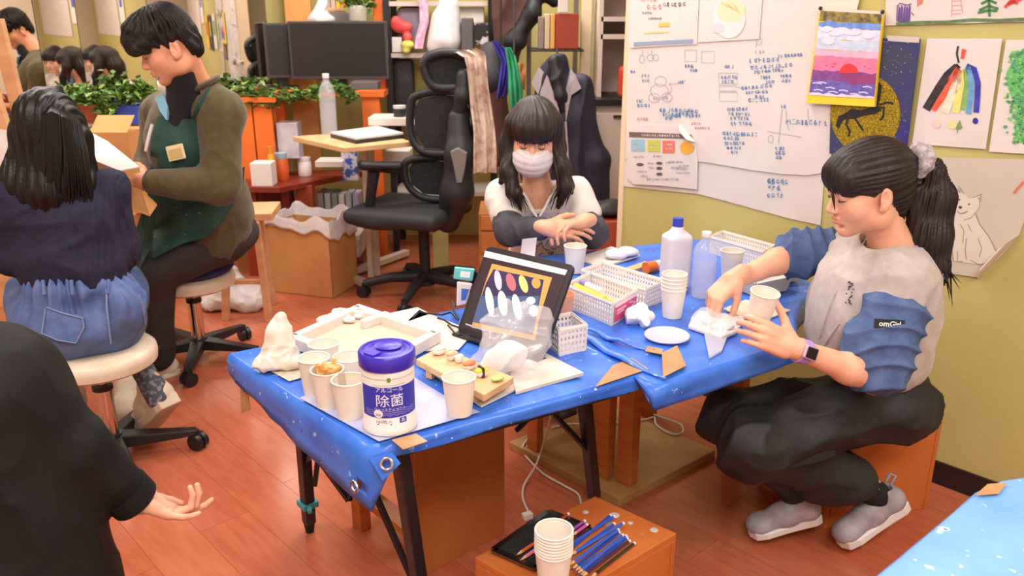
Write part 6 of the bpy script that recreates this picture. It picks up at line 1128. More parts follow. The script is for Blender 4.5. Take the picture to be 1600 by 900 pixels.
# ---------------------------------------------------------------- easel and drawing boards on the left
t = thing('easel', 'light wooden easel at the left of the navy sweater girl', 'easel', atz(10, 470, 0))
for a_, b_ in (((-6, 30, 2.95), (32, 180, 2.95)), ((-20, 120, 2.9), (22, 250, 2.85)), ((32, 180, 2.95), (60, 470, 2.95)), ((22, 250, 2.85), (10, 480, 2.8))): MB().bar(aty(*a_), aty(*b_), .045, .025, up=V((0, 1, 0))).build('leg', m_easel, t, bevel=.002)
MB().bar(aty(-20, 440, 2.85), aty(58, 452, 2.95), .04, .022).build('crossbar', m_easel, t); MB().bar(aty(-30, 380, 2.85), aty(50, 400, 2.95), .04, .022).build('crossbar', m_easel, t)
t = thing('drawing_sheet', 'white sheet with pencil marks on the easel', 'drawing', aty(10, 268, 2.8)); mb = MB(); mb.slab([aty(-40, 196, 2.82), aty(24, 206, 2.82), aty(24, 252, 2.78), aty(-40, 272, 2.78)], V((0, .003, 0))); mb.build('paper', m_paper, t)
t = thing('drawing_board', 'white paper on a brown drawing board held by the person in apron', 'drawing board', aty(190, 262, 2.75)); q = [aty(126, 200, 2.95), aty(168, 222, 2.9), aty(218, 262, 2.74), aty(186, 268, 2.62), aty(128, 244, 2.70)]; mb = MB(); mb.slab(q, V((0, 0, .004))); mb.build('paper', m_paper, t); mb = MB(); mb.slab([p+V((0, 0, -.016)) for p in q], V((0, 0, .015))); mb.build('board', m_cardb, t)
t = thing('cardboard_sheet', 'brown cardboard sheet under the hand of the person in apron', 'cardboard', aty(220, 330, 2.8)); mb = MB(); mb.slab([aty(192, 290, 2.80), aty(222, 300, 2.78), aty(245, 322, 2.79), aty(234, 338, 2.75), aty(192, 322, 2.76)], V((0, .004, .006))); mb.build('sheet', m_cardb, t)
# ================================================================ people
m_skin = mat('skin', (232, 176, 146), .5, (226, 164, 134), 30, sss=.12, bump=.03, bscale=300)
m_skin_m = mat('skin_tan', (222, 158, 124), .5, (214, 146, 112), 30, sss=.1)
m_hair = mat('hair_black', (13, 10, 10), .42, (26, 20, 18), 90, (.35, .75), stretch=(1, 1, .06), bump=.25, bscale=160, spec=.4)
m_hair_b = mat('hair_brown_black', (34, 24, 21), .45, (50, 36, 30), 90, (.35, .75), stretch=(1, 1, .06), bump=.25, bscale=160, spec=.4)
m_hair_s = mat('hair_short', (22, 18, 17), .55, (42, 35, 31), 120, (.3, .75), bump=.3, bscale=120, spec=.3)
m_lip = solid((206, 122, 108), .45); m_lash = solid((36, 26, 24), .6); m_blackc = mat('black_cloth', (30, 29, 31), .62, (42, 40, 42), 12, bump=.25, bscale=60)
def head_prims(full=True, jaw=1.0, nose=1.0):
    P = [ell((0, -.008, .035), (.074, .093, .086)), ell((0, .034, -.008), (.063, .058, .086), k=.02), ell((0, .036, -.058), (.05*jaw, .05, .046), k=.025), ell((0, .07, -.094), (.021*jaw, .017, .016), k=.03)]
    for s in (-1, 1):
        P += [ell((s*.038, .054, -.03), (.025, .026, .028), k=.02), ell((s*.047*jaw, .0, -.066), (.017, .025, .025), k=.03)]
        P += [ell((s*.031, .098, .003), (.017, .013, .009), k=.016, op='-'), ell((s*.031, .077, .001), (.0145, .0125, .0115), k=.004)]
        P += [ell((s*.011, .0965, -.036), (.0075*nose, .008, .0065), k=.006)]
        P += [ell((s*.0745, -.008, -.012), (.0075, .019, .031), Euler((.15, 0, s*-.35)).to_matrix(), k=.005), ell((s*.0825, -.002, -.008), (.0075, .0105, .019), Euler((.15, 0, s*-.35)).to_matrix(), k=.002, op='-'), cap((s*.079, .004, -.012), (s*.079, -.004, -.024), .003, k=.002), ell((s*.0745, .004, -.034), (.006, .008, .010), k=.006)]
    P += [cap((-.032, .079, .02), (.032, .079, .02), .009, k=.018), cap((0, .088, .004), (0, .105*1, -.03), .0065, .0095*nose, k=.01), ell((0, .091, -.0555), (.0205, .0075, .0052), k=.008), ell((0, .0895, -.0655), (.017, .0085, .006), k=.008), ell((0, .083, -.078), (.02, .006, .004), k=.01, op='-')]
    return P
def face_marks(M, parent, m_l=m_lip, brows=True, lips=True, down=True):
    """lash lines, brows and lips as small pieces laid on the face"""
    for s in (-1, 1):
        mb = MB(M); mb.tube([(s*(.031-.0145+.029*u), .0845+.0075*math.sin(math.pi*u)-(.006 if u > .8 else 0), -.0035-.003*math.sin(math.pi*u)) for u in [i/8 for i in range(9)]], [.0006+.0012*math.sin(math.pi*u) for u in [i/8 for i in range(9)]], 6); mb.build('eyelashes', m_lash, parent, True)
        if brows:
            mb = MB(M); mb.tube([(s*(.014+.034*u), .0905-.010*u*u, .0195+.005*math.sin(2.2*u)) for u in [i/8 for i in range(9)]], [.0012+.0018*math.sin(math.pi*min(1, u*.9+.15)) for u in [i/8 for i in range(9)]], 6); mb.build('eyebrow', m_lash, parent, True)
    if lips:
        v, f = sdf(place([ell((0, .0925, -.0555), (.0195, .0072, .0048), k=.001), ell((0, .0915, -.0652), (.0165, .0078, .0053), k=.001), cut((0, .0, -.06), (0, -.0, 0.0001)) if 0 else ell((0, .0925, -.0603), (.03, .02, .0009), k=.002, op='-')], M), .0014*M.to_scale()[0]); mesh_obj('lips', v, f, m_l, parent, True)
def hand_prims(curl, spread=(.12, .03, -.06, -.16), thumb=((.6, .75, -.25), (.9, .35, -.4)), flip=1):
    """x along the fingers, y to the thumb side (flip=-1 mirrors), z the back of the hand; curl: three bends for each finger"""
    P = [rbox((.046, 0, -.001), (.043, .036, .0125), .012, k=.012), cap((-.03, .004, 0), (.012, 0, 0), .021, .024, k=.02), ell((.03, .024, -.012), (.026, .014, .012), k=.012), ell((.035, -.024, -.012), (.028, .012, .010), k=.012)]
    K = [(.088, .029, .002), (.092, .010, .004), (.088, -.010, .003), (.080, -.028, 0)]
    Ls = [(.041, .025, .019), (.046, .029, .020), (.042, .027, .020), (.033, .020, .017)]; Rr = [(.0098, .0086, .0076, .0066), (.0102, .0088, .0078, .0068), (.0096, .0084, .0074, .0064), (.0086, .0074, .0066, .0058)]
    for f in range(4):
        p = V(K[f]); a = 0; P.append(cap((.03, K[f][1]*.8, 0), p, .011, Rr[f][0]*1.05, k=.008))
        for j in range(3):
            a += curl[f][j]; d = V((math.cos(a)*math.cos(spread[f]), math.cos(a)*math.sin(spread[f]), -math.sin(a))); q = p+d*Ls[f][j]; P.append(cap(p, q, Rr[f][j], Rr[f][j+1], k=.0022)); p = q
    t0 = V((.016, .026, -.008)); t1 = V((.016, .026, -.008))+V(thumb[0]).normalized()*.043; t2 = t1+V(thumb[0]).lerp(V(thumb[1]), .5).normalized()*.030; t3 = t2+V(thumb[1]).normalized()*.024
    P += [cap(t0, t1, .0145, .0115, k=.012), cap(t1, t2, .0108, .0098, k=.003), cap(t2, t3, .0096, .0076, k=.003)]
    if flip < 0:
        for p in P:
            for key in ('a', 'b', 'c'):
                if key in p: p[key] = V((p[key].x, -p[key].y, p[key].z))
    return P
def arm(sh, el, wr, hm, hp, r=(.042, .036, .036, .024), s=1):
    """upper arm, forearm and hand as one surface; hm places the hand"""
    mid = V(el).lerp(V(wr), .35)
    return [cap(sh, el, r[0]*s, r[1]*s, k=.02), cap(el, mid, r[1]*s, r[2]*s*1.02, k=.02), cap(mid, wr, r[2]*s, r[3]*s, k=.02)]+place(hp, hm)
def strands(mb, lines, r, n=5):
    for q in lines: m = len(q); mb.tube(q, [r*(.25+.75*math.sin(math.pi*min(1, .18+.82*(k/(m-1))))) if k < m-1 else r*.1 for k in range(m)], n)
def shoe(name, parent, heel, toe, up, m_up, m_sole, L=.23, W=.085, lace=None, strap=None):
    """a low trainer from heel to toe"""
    heel, toe, up = V(heel), V(toe), V(up); x = (toe-heel).normalized(); M = frame(heel, x, z=up); s = (toe-heel).length/L
    M = M @ Matrix.Scale(s, 4)
    o = soft(name, place([cap((.03, 0, .032), (.10, 0, .03), .034, .036, k=.02), cap((.10, 0, .03), (L-.045, 0, .022), .037, .034, k=.02), ell((L-.042, 0, .024), (.042, .04, .026), k=.02), cap((.03, 0, .035), (.045, 0, .075), .032, .031, k=.025), cap((.06, 0, .06), (.12, 0, .045), .026, .03, k=.025), cap((.038, 0, .09), (.035, 0, .12), .022, k=.004, op='-'), cut((0, 0, .006), (0, 0, -1)), cut((.03, 0, .088), (-.35, 0, 1))], M), .0042*s, m_up, parent)
    pr = [(0, -.028), (.02, -.036), (.07, -.035), (.12, -.04), (.18, -.044), (.215, -.034), (L, -.008), (L, .01), (.215, .036), (.18, .044), (.12, .039), (.07, .034), (.02, .034), (0, .026)]
    mb = MB(M); mb.add([V((p[0]-.003, p[1]*1.03, z*(.7 if .08 < p[0] < .2 else 1))) for z in (-.012, .021) for p in pr], [list(range(14))[::-1], list(range(14, 28))]+[[i, (i+1) % 14, 14+(i+1) % 14, 14+i] for i in range(14)]); mb.build('sole', m_sole, o, bevel=.004)
    if lace is not None:
        mb = MB(M)
        for k in range(4): z = .086-.008*k; mb.tube([(.085+.022*k, -.026, z-.012), (.09+.022*k, 0, z), (.10+.022*k, .026, z-.012)], .0026, 6)
        for sg in (-1, 1): mb.tube([(.085, 0, .09), (.09, sg*.02, .1), (.10, sg*.035, .09), (.105, sg*.02, .085), (.09, sg*.004, .09)], .0022, 6); mb.tube([(.085, 0, .09), (.1, sg*.03, .075), (.12, sg*.045, .06)], .002, 6)
        mb.build('laces', lace, o, True)
    if strap is not None:
        mb = MB(M); mb.sheet(lambda u, v: V((.085+.035*v, -.041+.082*u, .035+.038*math.sin(math.pi*u)-.009*v)), 10, 2, (0, 0, .004)); mb.build('strap', strap, o, True)
    return o

# ---------------------------------------------------------------- girl in grey sweatshirt, in profile
def girl_profile():
    HM = frame(aty(1358, 296, 1.97), V((-.06, .99, .0)), y=V((-.965, -.05, -.20))) @ Matrix.Scale(.94, 4)   # her right is away from the camera
    nb = aty(1395, 392, 1.985); hp = hand_prims
    shL, elL, wrL = aty(1412, 432, 1.87), aty(1368, 592, 1.79), aty(1246, 546, 1.745)
    shR, elR, wrR = aty(1345, 398, 2.11), aty(1248, 394, 2.17), aty(1150, 437, 2.06)
    cupc = aty(1187, 482, 1.79)
    hx = V((-.90, -.02, .40)).normalized(); HL = frame(wrL+hx*.012, hx, z=V((.12, -.95, .32))) @ Matrix.Scale(.88, 4)
    handL = place(hp([(.5, .85, .6), (.45, .85, .6), (.45, .85, .6), (.45, .8, .55)], (.05, .02, -.02, -.06), ((.55, .85, -.35), (.55, .75, -.55)), flip=-1), HL)
    kn = aty(1118, 470, 2.03); hx2 = (aty(1105, 483, 2.02)-wrR).normalized(); HR = frame(wrR+hx2*.008+V((0, 0, .012)), hx2, z=V((-.25, -.2, .95))) @ Matrix.Scale(.88, 4)
    handR = place(hp([(.7, 1.0, .6), (.8, 1.05, .6), (.85, 1.1, .6), (.9, 1.15, .6)], (.05, .0, -.03, -.07), ((.75, .3, -.6), (.9, -.1, -.6)), flip=1), HR)
    headv = sdf(place(head_prims(jaw=.98), HM)+[cap(HM @ V((0, -.018, -.045)), nb, .043, .05, k=.03), cap(nb, nb+V((0.02, 0, -.07)), .05, .06, k=.03)], .0028)
    armL = sdf(arm(shL, elL, wrL, Matrix(), handL, (.036, .034, .034, .023)), .0030); armR = sdf(arm(shR, elR, wrR, Matrix(), handR, (.036, .034, .033, .023)), .0030)
    hipL, hipR = aty(1352, 635, 1.94), aty(1345, 621, 2.09); knL, knR = aty(1168, 690, 1.84), aty(1140, 655, 1.95); anL, anR = aty(1362, 762, 1.97), aty(1258, 775, 2.005)
    core = sdf([cap(nb+V((.02, 0, -.05)), (hipL+hipR)/2, .06, .07, k=.03), cap(hipL, knL, .06, .045), cap(hipR, knR, .06, .045), cap(knL, anL, .044, .03), cap(knR, anR, .044, .03), cap(shL, shR, .04)], .009)
    v, f = join(headv, armL, armR, core)
    g = mesh_obj('person', v, f, m_skin, None, True); tag(g, 'girl with ponytail in grey sweatshirt holding a paper cup over the work table', 'person')
    face_marks(HM, g, brows=False)
    # sweatshirt
    c1 = aty(1362, 455, 1.99); c2 = aty(1368, 545, 2.0); fz = folds(21, 24, .006, (1, 1, .8))
    sw = [ell(c1, (.125, .145, .13), k=.05), ell(c2, (.128, .15, .125), k=.06), ell(aty(1405, 470, 1.99), (.09, .13, .15), k=.05), cap(nb+V((.0, -.02, -.03)), shL+V((.0, 0, .0)), .058, .062, k=.04), cap(nb+V((-.0, .02, -.03)), shR, .058, .06, k=.04), cap(shL, shL.lerp(elL, .26), .064, .062, k=.04), cap(shR, shR.lerp(elR, .3), .06, .06, k=.03),
          ell(aty(1300, 500, 1.99), (.055, .12, .11), k=.06), cap(aty(1318, 425, 2.03), aty(1345, 395, 2.03), .03, .05, k=.06), cut(aty(1370, 604, 1.95), (.18, .0, -1)), cap(HM @ V((0, -.02, -.03)), nb+V((-.002, 0, -.006)), .052, .060, k=.008, op='-'), ell(nb+V((-.01, 0, .015)), (.066, .062, .03), Euler((0, -.35, 0)).to_matrix(), k=.012, op='-')]
    o = soft('sweatshirt', sw, .0058, mat('grey_fleece', (188, 177, 170), .9, (178, 167, 160), 50, bump=.2, bscale=300, sheen=.2), g, addf(fz, folds(5, 60, .0012)), 1)
    mb = MB(); R0 = Euler((0, -.30, 0)).to_matrix(); cc = nb+V((-.008, 0, .004)); mb.tube([cc+R0 @ V((.064*math.cos(a), .062*math.sin(a), -.002*math.cos(2*a))) for a in [2*math.pi*k/28 for k in range(29)]], .0085, 8, False); mb.build('collar', mat('grey_fleece'), o, True)
    hem = []
    rs = random.Random(31); mb = MB()
    for cx_, cy_ in ((1334, 444), (1332, 452), (1330, 461), (1326, 470)):
        for s in range(4): x0, y0 = cx_+rs.uniform(-5, 5), cy_+rs.uniform(-3, 3); mb.tube([surf(sw, x0, y0, .009)[0], surf(sw, x0+rs.uniform(-5, 5), y0+rs.uniform(-3, 4), .009)[0]], .0016, 5)
    tag(mb.build('chest_print', solid((48, 44, 46), .7), o), kind='stuff')
    for q in ([(1352, 372), (1325, 420), (1300, 470), (1284, 520), (1272, 555)], [(1312, 505), (1296, 528), (1280, 552)]): MB().tube([surf(sw, x, y, .003)[0] for x, y in q], .0022, 6).build('seam', mat('grey_fleece'), o, True)
    # sleeves of washed denim, pushed up in thick folds
    md = mat('denim_sleeve', (66, 86, 128), .85, (84, 106, 148), 25, bump=.35, bscale=180)
    a, b = shL.lerp(elL, .38), shL.lerp(elL, .90); ax = np.array((b-a).normalized())
    def bunch(seed, amp, fr, a0, axv):
        w = waves(seed, 20, 6); w3 = waves(seed+1, 55, 6)
        return lambda P, N: amp*(1-2*np.abs(np.tanh(1.3*np.sin((P-np.array(a0)) @ axv*fr+3.4*w(P)))))+.003*(1-2*np.abs(np.tanh(w3(P))))
    soft('sleeve', [cap(a, b, .078, .070, k=.03), ell(a.lerp(b, .55)+V((-.026, -.008, .008)), (.076, .062, .058), k=.03), ell(a.lerp(b, .92)+V((-.01, 0, 0)), (.074, .060, .044), k=.03)], .004, md, g, bunch(2, .0065, 60, a, ax), 1)
    a2, b2 = shR.lerp(elR, .35), elR.lerp(wrR, .08); ax2 = np.array((b2-a2).normalized())
    soft('sleeve', [cap(a2, b2, .058, .056, k=.03), ell(b2+V((.0, -.005, .0)), (.042, .058, .062), k=.03), ell(a2.lerp(b2, .5)+V((0, -.01, .02)), (.05, .05, .055), k=.03)], .004, md, g, bunch(6, .0065, 70, a2, ax2), 1)
    # woven sleeve label and chest print
    pc = aty(1382, 502, 1.79); M = frame(pc+V((.0, -.030, .004)), V((.93, -.12, -.02)), z=V((.05, -.97, .25))); 
    mb = MB(M); mb.sheet(lambda u, v: V(((u-.5)*.064, (v-.5)*.021, -.004*abs(u-.5)*2)), 8, 2, (0, 0, -.006)); lb = mb.build('sleeve_label', solid((26, 26, 30), .6), g)
    vs, fs = text_shape('omGirl', .0175, .0004); mb = MB(M); mb.add([V((p.x*.95, p.y, .0012-.0045*abs(p.x)/.032)) for p in vs], fs); mb.build('lettering', solid((220, 220, 220), .6), lb)
    # trousers
    seat = ell((hipL+hipR)/2+V((.055, .0, .014)), (.125, .165, .098), k=.05)
    tr = [seat, cap(hipL, knL, .088, .072, k=.03), cap(hipR, knR, .085, .070, k=.03), cap(knL+V((.0, 0, .0)), anL.lerp(knL, .18), .074, .058, k=.03), cap(knR, anR.lerp(knR, .16), .074, .055, k=.03), ell(anL.lerp(knL, .34)+V((0, 0, -.03)), (.085, .058, .052), k=.03), ell(knL+V((.01, -.005, -.03)), (.07, .06, .07), k=.03), ell(hipL.lerp(knL, .5)+V((0, 0, -.02)), (.1, .07, .07), k=.04), cut(V((0, 0, .327)), (0, 0, -1)) if 0 else cap((9, 9, 9), (9, 9, 9.01), .01)]
    tr = tr[:-1]
    soft('trousers', tr, .0062, m_blackc, g, addf(folds(14, 20, .010), folds(33, 44, .004)), 1)
    mb = MB(); q = hipL.lerp(knL, .55)+V((0, -.075, -.01)); Mp = frame(q, (knL-hipL), z=V((.1, -1, .25))); mb = MB(Mp); mb.sheet(lambda u, v: V(((u-.5)*.13, (v-.5)*.10, .006*math.sin(u*5)-.012*abs(v-.5))), 8, 6, (0, 0, -.012)); mb.build('cargo_pocket', m_blackc, g, True)
    # cuffs, socks, shoes
    for an, kn_ in ((anL, knL), (anR, knR)):
        d = (kn_-an).normalized(); mb = MB(); mb.tube([an.lerp(kn_, .10+.12*k/6) for k in range(7)], [.050+(.004 if k % 2 else 0) for k in range(7)], 18); mb.build('elastic_cuff', m_blackc, g, True)
    msg = mat('shoe_grey', (150, 145, 152), .5, (172, 166, 174), 30, bump=.2, bscale=250); msl = solid((232, 228, 226), .6); mpu = solid((186, 178, 198), .4)
    toeL, heelL = atz(1308, 850, .02), aty(1414, 775, 1.985); upL = V((-.52, -.1, .85))
    shoe('shoe', g, heelL+V((0, 0, -.02)), toeL, upL, msg, msl, strap=mpu); toeR, heelR = atz(1168, 832, .028), aty(1280, 800, 1.99)
    shoe('shoe', g, heelR+V((0, 0, -.01)), toeR, V((-.1, -.1, 1)), msg, msl, strap=mpu)
    so = soft('sock', [cap(anL.lerp(knL, .14), anL+V((.012, 0, -.02)), .036, .036), cap(anL+V((.012, 0, -.02)), heelL.lerp(toeL, .35)+V((0, 0, .03)), .036, .03)], .005, solid((30, 30, 32), .9), g)
    rs = random.Random(5)
    for ch, (x, y) in zip(['L', 'T', 'L', 'T'], ((1353, 773), (1372, 768), (1362, 750), (1376, 782))):
        vs, fs = text_shape(ch, .016, .0006); M = frame(aty(x, y, 1.935), V((1, .1, .25)), z=V((0, -1, .2))); mb = MB(M); mb.add(vs, fs); mb.build('sock_letter', solid((220, 220, 220), .8), so)
    soft('sock', [cap(anR.lerp(knR, .14), anR+V((0, 0, -.03)), .034, .034)], .006, solid((30, 30, 32), .9), g)
    MB().tube([heelL+V((-.045, -.0, .035)), heelL+V((-.035, -.0, .062)), heelL+V((-.05, -.0, .07)), heelL+V((-.06, -.0, .045))], .004, 6).build('heel_loop', msg, g, True)
    # hair: cap, swept fringe, ponytail
    hp_ = [ell((0, -.013, .040), (.084, .104, .094), k=.01), ell((0, .046, .056), (.071, .054, .056), k=.025), ell((.0, .085, .052), (.050, .015, .032), k=.02), ell((.047, .072, .040), (.020, .020, .032), k=.02), ell((-.047, .072, .040), (.020, .020, .032), k=.02),
           ell((0, .075, -.062), (.076, .085, .066), k=.012, op='-'), ell((-.078, .048, -.056), (.04, .046, .052), k=.012, op='-'), ell((.078, .048, -.056), (.04, .046, .052), k=.012, op='-'), ell((-.085, -.008, -.018), (.03, .026, .034), k=.01, op='-'), ell((.085, -.008, -.018), (.03, .026, .034), k=.01, op='-'),
           cap((0, -.085, .03), (0, -.112, .040), .048, .024, k=.02), cap((0, -.06, -.03), (0, -.055, -.085), .052, .03, k=.03)]
    A = HM.inverted(); Ai = np.array(A)
    hw = waves(77, 1, 6)
    def comb(P, N):
        Q = P @ Ai[:3, :3].T+Ai[:3, 3]; rel = Q-np.array((0, -.115, .04)); an = np.arctan2(rel[:, 2], np.abs(rel[:, 0])+.02)*np.where(Q[:, 0] > 0, 1, -1); fr = np.exp(-((Q[:, 1]-.09)/.03)**2)
        return .0016*np.sin(an*38+3*np.sin(an*7))*(1-fr)+fr*.002*np.sin(Q[:, 0]*420)
    ho = soft('hair', place(hp_, HM), .0032, m_hair_b, g, comb, 1)
    mb = MB(HM); rs = random.Random(9); L = []
    for k in range(26):
        x = -.055+.11*k/25+rs.uniform(-.003, .003); y0 = .1035-abs(x)*.35; L.append([(x*.6, .05, .100), (x*.9, y0-.012, .086), (x*1.02, y0+.001, .05), (x*1.03, y0+.0, .020+rs.uniform(-.010, .008))])
    L.append([(-.02, .104, .03), (-.03, .106, .005), (-.03, .104, -.03)])
    strands(mb, L, .0042); mb.build('fringe', m_hair_b, ho, True)
    tie = HM @ V((0, -.128, .048)); pt = [tie, aty(1452, 268, 1.985), aty(1462, 310, 1.98), aty(1452, 370, 1.97), aty(1455, 420, 1.955), aty(1462, 462, 1.94)]
    pw = waves(12, 1, 4)
    po = soft('ponytail', chain(pt, [.018, .028, .040, .046, .036, .008], k=.03)+[cap(aty(1425, 300, 1.97), aty(1432, 350, 1.97), .018, .016, k=.03)], .0036, m_hair_b, g, lambda P, N: .0022*np.sin(np.arctan2(P[:, 1]-1.97, P[:, 0]-1.03)*26+4*np.sin(P[:, 2]*9))+.0015*np.sin(P[:, 0]*500), 1)
    mb = MB(); rs = random.Random(2); L = []
    for k in range(34):
        off = V((max(-.026, min(.026, rs.gauss(0, .016))), max(-.026, min(.026, rs.gauss(0, .016))), 0)); L.append([p+off*w for p, w in zip(pt, (.3, .8, 1.3, 1.5, 1.5, 1.4+rs.uniform(0, .5)))]); L[-1][-1] = L[-1][-1]+V((0, 0, rs.uniform(-.03, .05)))
    strands(mb, L, .005); mb.build('strands', m_hair_b, po, True)
    sc = []; rs = random.Random(4)
    for k in range(9):
        a = 2*math.pi*k/9; sc.append(ell(tie+HM.to_3x3() @ V((.028*math.cos(a), -.004+rs.uniform(-.01, .008), .028*math.sin(a))), (.019, .017, .018), k=.006))
    soft('scrunchie', sc, .0034, mat('scrunchie', (186, 176, 176), .85, (150, 138, 140), 90, (.45, .6)), g, folds(5, 160, .0016))
    return g, wrL, HL, elL
GP, wrL, HL, elL = girl_profile()
# wrist watch
t = GP
wx = (elL-wrL).normalized(); wc = wrL.lerp(elL, .06); mb = MB(frame(wc, V((.1, -.9, .3)).cross(wx), z=wx)); R_ = .0265
mb.lathe([(R_, -.011), (R_+.0025, -.011), (R_+.0025, .011), (R_, .011), (R_, -.011)], 28, close=True)
wt = mb.build('watch_strap', solid((176, 142, 208), .5), GP, True)
wn = V((-.02, -.93, .36)); wM = frame(wc+(wn-wx*wn.dot(wx)).normalized()*(R_+.003), wx, z=wn)
MB(wM).box((0, 0, 0), (.037, .033, .010)).build('watch_case', solid((206, 180, 214), .3, metal=.5), wt, bevel=.006, seg=3); MB(wM).box((0, 0, .0042), (.029, .026, .004)).build('watch_screen', solid((34, 20, 26), .12), wt, bevel=.003)
# ---------------------------------------------------------------- masked girl at the far side of the work table
def girl_masked():
    HM = frame(aty(834, 213, 2.70), V((-.99, .06, .03)), y=V((.10, -.94, -.26))) @ Matrix.Scale(.94, 4); R3 = HM.to_3x3().normalized()
    nb = aty(840, 298, 2.755); shR, shL = aty(786, 308, 2.77), aty(898, 304, 2.77)
    elR, wrR = aty(796, 362, 2.63), aty(856, 356, 2.52); elL, wrL = aty(926, 364, 2.68), aty(914, 345, 2.56)
    HR = frame(wrR, V((.95, .12, -.10)), z=V((.05, -.72, .70))) @ Matrix.Scale(.86, 4); HL_ = frame(wrL, V((-.80, -.38, -.05)), z=V((-.1, .10, .95))) @ Matrix.Scale(.84, 4)
    hR = place(hand_prims([(.15, .25, .2), (.18, .3, .2), (.22, .3, .2), (.3, .35, .2)], (.05, .0, -.04, -.09), ((.75, .6, .0), (.9, .2, -.1)), 1), HR)
    hL = place(hand_prims([(.5, .6, .4), (.55, .65, .4), (.6, .7, .4), (.65, .7, .4)], (.04, 0, -.04, -.08), ((.6, .7, -.3), (.85, .3, -.4)), -1), HL_)
    headv = sdf(place(head_prims(jaw=.95), HM)+[cap(HM @ V((0, -.015, -.05)), nb, .042, .046, k=.03), cap(nb, nb+V((0, .02, -.06)), .046, .055, k=.03)], .0032)
    pel = aty(845, 470, 2.86); kn = [V((pel.x+s*.09, 2.58, .43)) for s in (-1, 1)]; an = [V((pel.x+s*.09, 2.86, .08)) for s in (-1, 1)]
    core = sdf([cap(nb+V((0, .02, -.07)), pel, .06, .07, k=.03)]+[cap(pel+V((s*.07, 0, 0)), kn[i], .06, .045) for i, s in enumerate((-1, 1))]+[cap(kn[i], an[i], .044, .03) for i in (0, 1)], .01)
    v, f = join(headv, sdf(arm(shR, elR, wrR, Matrix(), hR, (.036, .034, .033, .023)), .0032), sdf(arm(shL, elL, wrL, Matrix(), hL, (.036, .034, .033, .023)), .0032), core)
    g = mesh_obj('person', v, f, m_skin, None, True); tag(g, 'girl in white face mask and white t-shirt pressing her hands together', 'person')
    face_marks(HM, g, brows=False, lips=False)
    mt = mat('white_tee', (222, 214, 206), .85, (214, 205, 196), 20, bump=.15, bscale=150); c1 = aty(842, 345, 2.80)
    sh = [ell(c1, (.125, .088, .14), k=.04), ell(aty(845, 410, 2.85), (.12, .085, .13), k=.05), cap(nb+V((0, .0, -.035)), shR, .052, .054, k=.03), cap(nb+V((0, .0, -.035)), shL, .052, .054, k=.03), cap(shR, shR.lerp(elR, .5), .056, .058, k=.03), cap(shL, shL.lerp(elL, .5), .056, .058, k=.03), cap(HM @ V((0, -.01, -.06)), nb+V((0, -.02, -.012)), .05, .052, k=.008, op='-'), cap(nb+V((0, -.07, -.01)), nb+V((0, -.10, -.06)), .040, .008, k=.01, op='-')]
    o = soft('t_shirt', sh, .0058, mt, g, folds(40, 30, .0035), 1)
    mb = MB(); vv = [nb+V((sx, sy, sz)) for sx, sy, sz in ((-.052, -.02, .0), (-.04, -.05, -.012), (-.02, -.078, -.045), (0, -.088, -.075), (.02, -.078, -.045), (.04, -.05, -.012), (.052, -.02, .0))]; mb.tube(vv, .0075, 8, flat=.6); mb.build('neckline', mt, o, True)
    rs = random.Random(3); mb = MB()
    for k in range(60):
        x, y = rs.uniform(822, 880), rs.uniform(335, 400); Y0 = 2.80-.085*math.sqrt(max(0, 1-((x-842)/70)**2))-.012; p = aty(x, y, Y0)
        q = aty(x+rs.uniform(-9, 9), y+rs.uniform(-5, 5), Y0-.002); q2 = aty(x+rs.uniform(-9, 9), y+rs.uniform(-5, 5), Y0-.002); mb.tube([p, q, q2], .0016, 5)
    tag(mb.build('shirt_print', solid((74, 72, 72), .8), o, True), kind='stuff')
    mg = mat('charcoal_sleeve', (74, 72, 80), .85, (64, 62, 70), 40, bump=.15, bscale=200)
    soft('sleeve', [cap(shR.lerp(elR, .4), elR, .05, .046, k=.03), cap(elR, elR.lerp(wrR, .82), .047, .036, k=.03)], .0048, mg, g, folds(7, 42, .003), 1)
    soft('sleeve', [cap(shL.lerp(elL, .4), elL, .05, .046, k=.03), cap(elL, elL.lerp(wrL, .8), .047, .034, k=.03)], .0048, mg, g, folds(9, 42, .003), 1)
    soft('trousers', [cap(pel, pel+V((0, 0, .02)), .11, k=.04)]+[cap(pel+V((s*.06, 0, 0)), kn[i], .075, .062, k=.03) for i, s in enumerate((-1, 1))]+[cap(kn[i], an[i], .06, .05, k=.03) for i in (0, 1)], .009, mat('dark_trousers', (60, 58, 70), .8), g)
    for i in (0, 1): shoe('shoe', g, an[i]+V((0, .05, -.08)), an[i]+V((0, -.17, -.08)), V((0, 0, 1)), solid((60, 54, 58), .6), solid((90, 84, 84), .6))
    # mask: pleated shell over nose and mouth, loops to the ears
    In = np.array(HM.inverted())
    def pleat(P, N): z = (P @ In[:3, :3].T+In[:3, 3])[:, 2]; return .0016*np.abs(np.sin((z+.004)*130))
    mk = [ell((0, .052, -.056), (.069, .070, .066), k=.01), ell((0, .098, -.036), (.022, .024, .034), k=.03), cut((0, .03, 0), (0, -1, -.15)), cut((0, 0, -.004), (0, .15, 1))]
    mo = soft('face_mask', place(mk, HM), .003, mat('mask_white', (228, 222, 222), .8, (220, 213, 214), 60), g, pleat)
    for s in (-1, 1): MB(HM).tube([(s*.062, .045, -.02), (s*.073, .012, .0), (s*.078, -.012, .008)], .0014, 6).build('ear_loop', solid((230, 226, 226), .7), mo, True); MB(HM).tube([(s*.06, .042, -.085), (s*.072, .01, -.05), (s*.078, -.012, -.03)], .0014, 6).build('ear_loop', solid((230, 226, 226), .7), mo, True)
    # hair: straight fringe, long sides falling on the chest
    L0 = HM.inverted(); loc = lambda p: L0 @ p
